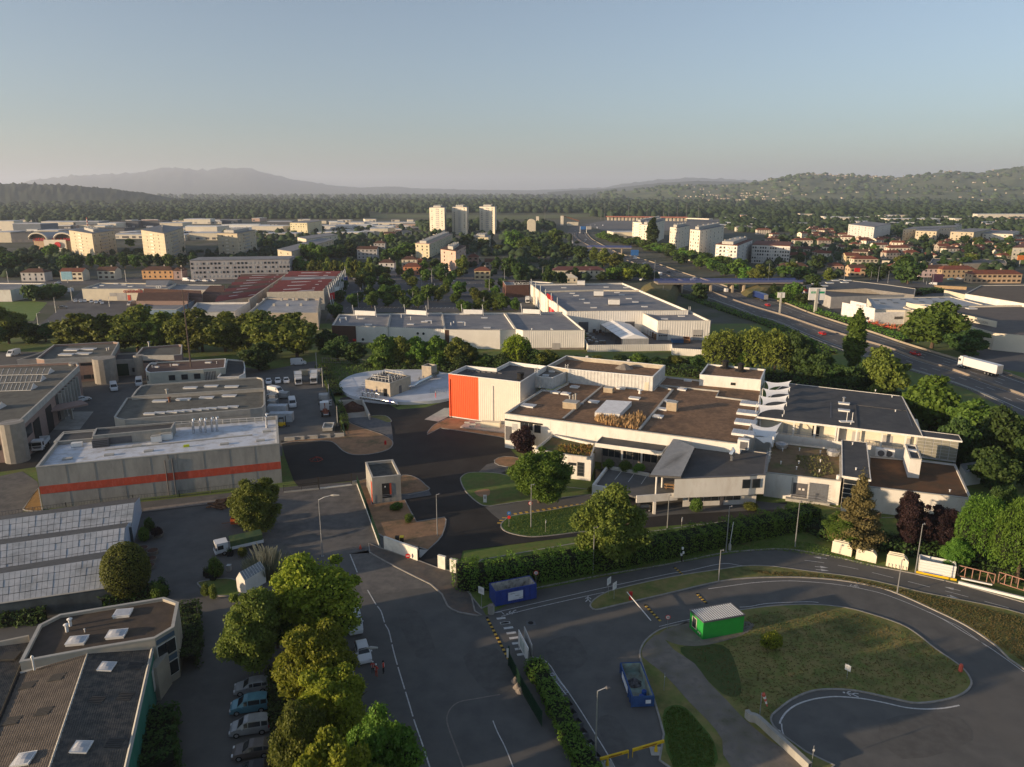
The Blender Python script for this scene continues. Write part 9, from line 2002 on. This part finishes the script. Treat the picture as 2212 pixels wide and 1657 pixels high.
for x,y,lb,m_ in((B2(1122,1200)[0],B2(0,1200)[1],'red fire hydrant cabinet on the earth island',red),(D4(1697,480)[0],D4(0,480)[1],'small red hydrant at the loop lawn corner',mat('sock_red',(.6,.12,.08)))):
 q=at([(x,y)],0)[0];t=thing('fire_hydrant',lb,'hydrant',(*q,0));obj('body',MB().tube([(*q,.1),(*q,.9),(*q,1.0)],[.25,.25,.15],10),m_,t);obj('cap',MB().tube([(*q,1.0),(*q,1.1)],.18,8),m_,t)
q=at([B3(978,655)],0)[0];t=thing('traffic_cone','red traffic cone at the broken edge of the street','cone',(*q,0));obj('cone',MB().tube([(*q,.05),(*q,.75)],[.26,.05],8),mat('sock_red',(.6,.12,.08)),t);obj('foot',MB().box((*q,.03),(.5,.5,.06)),black,t)
q=at([B3(1345,600)],0)[0]
for dx,m_,lb in((0,mat('lid_yellow',(.6,.5,.05)),'wheelie bin with yellow lid behind the white wall'),(-.8,black,'dark wheelie bin beside the yellow lidded one')):t=thing('wheelie_bin',lb,'bin',(q[0]+dx,q[1],0),0,None,True);obj('body',MB().prism([(-.3,-.35),(.3,-.35),(.3,.35),(-.3,.35)],.1,1.1),black,t);obj('lid',MB().box((0,0,1.14),(.66,.78,.08)),m_,t)
q=at([B3(2135,1225)],0)[0];t=thing('waste_bin','round stained concrete waste bin at the gate of the entrance','bin',(*q,0));obj('drum',MB().tube([(*q,0),(*q,1.25)],.48,12),conc,t);obj('lid',MB().tube([(*q,1.25),(*q,1.4)],[.5,.3],12),concd,t)
lg=random.Random(2)
for k,(u,v)in enumerate(((1880,290),(1930,262),(1985,250),(2040,270),(2090,245),(1950,300))):
 q=at([A3(u,v)],0)[0];mb=MB()
 for j in range(16):a_=lg.uniform(-.6,.6);x,y,z=q[0]+lg.uniform(-1.1,1.1),q[1]+lg.uniform(-.8,.8),lg.uniform(.1,1.0);l_=lg.uniform(.6,1.4);mb.tube([(x,y,z),(x+l_*math.cos(a_),y+l_*math.sin(a_),z+lg.uniform(-.2,.2))],lg.uniform(.08,.17),6)
 tag(obj('log_pile',mb,mat('log_ends',(.24,.12,.06),(.14,.08,.05),3)),f'heap of sawn logs beside the lone round tree, {ORD[k]} from the left','log pile','log heaps');
for k,(u,v,r_)in enumerate(((1275,565,.9),(1395,545,1.1),(1270,675,.8),(1355,700,.9),(1345,770,.8),(1335,830,.7))):
 q=at([A3(u,v)],0)[0];t=thing('planter',f'round concrete planter beside the greenhouses, {ORD[k]} from the back','planter',(*q,0),0,'round planters',True);obj('tub',MB().tube([(0,0,0),(0,0,.7)],[r_*.8,r_],12),concd,t);obj('soil',MB().tube([(0,0,.7),(0,0,.74)],r_*.9,12),mat('red_soil',(.09,.045,.03)),t)
for k,(u,v)in enumerate(((1955,680),(1995,690),(2040,715),(1850,905),(1890,930),(1830,890),(1915,890))):q=at([A3(u,v)],0)[0];t=thing('crate_stack',f'black crate of plants near the flatbed truck, {ORD[k]} of its kind','crate',(*q,0),0,'black crates',True);obj('crate',MB().box((0,0,.45),(.8,.8,.9)),black,t);obj('plants',blades(0,0,40,.35,.7,.04),LG['dark'],t);t.children[1].location.z=.8
ot=thing('tipping_trailer','orange tipping trailer half hidden by the lone round tree','trailer',(*at([A3(2140,440)],0)[0],0),R(10));mb=MB();o_=[(-1.7,-1),(1.7,-1),(1.7,1),(-1.7,1)];i_=inset(o_,.08);wside(mb,o_,.6,1.6);ring(mb,o_,i_,1.6);wside(mb,i_,.7,1.6,True);mb.poly([(*p,.7)for p in i_]);obj('body',mb,mat('trailer_orange',(.5,.10,.03)),ot);obj('drawbar',MB().tube([(-1.7,0,.6),(-3.4,0,.5)],.07,5),mat('rust',(.22,.11,.06)),ot);axle(ot,(.3,),1.05,.4)
cf=thing('marking_cage','orange wire marking frame lying on the new tarmac','frame',(*at([B2(548,1325)],0)[0],0));q=at([B2(548,1325)],0)[0];mb=MB();hx=[(q[0]+1.5*math.cos(k*1.047),q[1]+1.5*math.sin(k*1.047),.1)for k in range(7)];mb.tube(hx,.04,4);[mb.tube([h_,(q[0],q[1],.8)],.035,4)for h_ in hx[:6]];obj('bars',mb,mat('sock_red',(.6,.12,.08)),cf)
for k,(u,v,u2,v2)in enumerate(((420,555,575,740),(450,550,595,735))):
 a_,b_=at([C4(u,v)],.3)[0],at([C4(u2,v2)],.3)[0];t=thing('ladder',['left','right'][k]+' aluminium ladder lying beside the bright hedge','ladder',(*a_,0),0,'ladders by the hedge');L=math.dist(a_,b_);rz=oriented(a_,b_);n_=(-math.sin(rz)*.22,math.cos(rz)*.22)
 for s_ in(-1,1):obj('rail',MB().slab((a_[0]+s_*n_[0],a_[1]+s_*n_[1]),(b_[0]+s_*n_[0],b_[1]+s_*n_[1]),.07,.3+k*.2,.38+k*.2),steel,t)
 for j in range(11):c=lerp(a_,b_,(j+.5)/11);obj('rung',MB().slab((c[0]-n_[0],c[1]-n_[1]),(c[0]+n_[0],c[1]+n_[1]),.06,.33+k*.2,.37+k*.2),steel,t)
for k,(u,v)in enumerate(((590,850),(620,920),(670,1005),(715,1095),(785,1200),(830,1310))):q=at([C4(u,v)],0)[0];t=thing('wire_crate',f'open metal crate beside the bright hedge, {ORD[k]} from the back','crate',(*q,0),R(30),'metal crates by the hedge');o_=[(-.65,-.5),(.65,-.5),(.65,.5),(-.65,.5)];obj('frame',MB().ribbon(o_,.06,.6,.05,True),frame,t);mb=MB();[mb.box((lg.uniform(-.4,.4),lg.uniform(-.3,.3),.3),(lg.uniform(.2,.7),.08,.08),lg.uniform(0,3))for j in range(8)];obj('scrap',mb,metal if k>2 else black,t)
for k,(u,v)in enumerate(((135,610),(155,665),(180,700))):t=heap('rubble_stone',f'boulder by the green fence, {ORD[k]} from the back',G(*C4(u,v),0),.6,.7,concd,20+k,'boulder')
bs=thing('concrete_plinth','pale concrete plinths and tanks before the cream cladding','plinth',(*at([B2(1900,1060)],0)[0],0));P=at(PX(B2,1740,1062,1815,1010,2140,1045,2120,1110),0);obj('slab',MB().prism(P,.12,.4),mat('pink_concrete',(.52,.44,.38)),bs);bx('tank',mat('cream_plastic',(.74,.68,.52)),bs,(*at([B2(1995,1060)],0)[0],1.0),(5,1.6,1.4),R(-12));[bx('rib_block',concl,bs,(*at([B2(u,v)],0)[0],.55),(1.4,.6,.3),R(-12))for u,v in((1800,1030),(1850,1045),(1890,1030),(1840,1062))]
def person(px,lb,rz,arms,m_top,m_leg,helm):
 q=at([px],0)[0];z0=.03 if px[0]<900 else Dz;t=thing('person',lb,'person',(*q,z0),R(rz)+.001,None)
 Vv=[(0,0,.95),(0,0,1.2),(0,0,1.42),(0,.01,1.52),(0,.03,1.66),(.1,0,.9),(.12,.02,.5),(.13,-.02,.08),(.13,.12,.04),(-.1,0,.9),(-.12,.06,.5),(-.13,.0,.08),(-.13,.14,.04),(.2,0,1.42),(-.2,0,1.42)]+arms
 Ed=[(0,1),(1,2),(2,3),(3,4),(0,5),(5,6),(6,7),(7,8),(0,9),(9,10),(10,11),(11,12),(2,13),(2,14),(13,15),(15,16),(14,17),(17,18)];Rd=[.15,.14,.15,.06,.11,.1,.07,.05,.04,.1,.07,.05,.04,.07,.07,.05,.04,.05,.04]
 me=bpy.data.meshes.new('body');me.from_pydata(Vv,Ed,[]);o=bpy.data.objects.new('body',me);COL.objects.link(o);sk=o.modifiers.new('s','SKIN');me.skin_vertices[0].data[0].use_root=True
 for i,r in enumerate(Rd):me.skin_vertices[0].data[i].radius=(r,r*.8)
 o.modifiers.new('u','SUBSURF').levels=1;bpy.context.view_layer.update();m2=bpy.data.meshes.new_from_object(o.evaluated_get(bpy.context.evaluated_depsgraph_get()));bpy.data.objects.remove(o)
 sm_=mat('skin',(.42,.26,.19));m2.materials.clear();[m2.materials.append(x)for x in(m_leg,m_top,sm_)]
 for p in m2.polygons:c=p.center;p.material_index=0 if c.z<.95 else(2 if c.z>1.5 or(abs(c.x)>.25 and c.z<1.1)else 1);p.use_smooth=True
 b=bpy.data.objects.new('body',m2);COL.objects.link(b);b.parent=t;v_=MB()
 for s_ in(-.09,.09):v_.box((s_,-.135,1.2),(.05,.015,.45)).box((s_,.135,1.2),(.05,.015,.45))
 obj('reflective_strips',v_,whitem,t);obj('helmet',MB().tube([(0,.02,1.70),(0,.02,1.78),(0,.02,1.83)],[.13,.11,.04],10),helm,t)
hv=mat('hi_vis_red',(.62,.06,.04));dkc=mat('dark_trousers',(.03,.03,.035));HD=[(.3,.05,1.15),(.22,.25,1.1),(-.3,.03,1.15),(-.24,.22,1.1)];DN=[(.27,0,1.15),(.28,.06,.88),(-.27,0,1.15),(-.28,.06,.88)]
person((806,1456),'worker in red vest and white helmet, left of the three',0,HD,hv,dkc,whitem);person((813,1462),'worker in red vest and white helmet standing in the middle',-30,HD,hv,mat('orange_trousers',(.5,.08,.04)),whitem);person((829,1455),'worker in dark clothes and red vest, right of the three',90,DN,hv,dkc,black)
person(B2(1540,835),'worker in pink orange overalls walking on the white disc',60,DN,mat('overall_pink',(.62,.12,.14)),mat('overall_pink',(.62,.12,.14)),whitem)
ct=thing('cabinet','green and grey cabinets beside the pampas grass','cabinet',(*at([A3(2030,850)],0)[0],0));q=at([A3(2030,850)],0)[0];obj('box',MB().box((*q,.5),(.6,.6,1.0)),greyw,ct);obj('lid',MB().box((*q,1.03),(.66,.66,.06)),metal,ct)
def haze_box():
 mb=MB().box((0,15500,32.0+320),(46000,36000,66+640))
 o=obj('haze',mb,mat('haze_tmp',(1,1,1)),kind='stuff')
 m=bpy.data.materials.new('haze');m.use_nodes=True
 n,l=m.node_tree.nodes,m.node_tree.links
 n.remove(n['Principled BSDF'])
 v=n.new('ShaderNodeVolumePrincipled')
 v.inputs['Density'].default_value=HAZE
 v.inputs['Color'].default_value=(.74,.83,1.0,1)
 v.inputs['Anisotropy'].default_value=.2
 l.new(v.outputs[0],n['Material Output'].inputs['Volume'])
 o.data.materials[0]=m
HAZE=6.5e-5
haze_box()
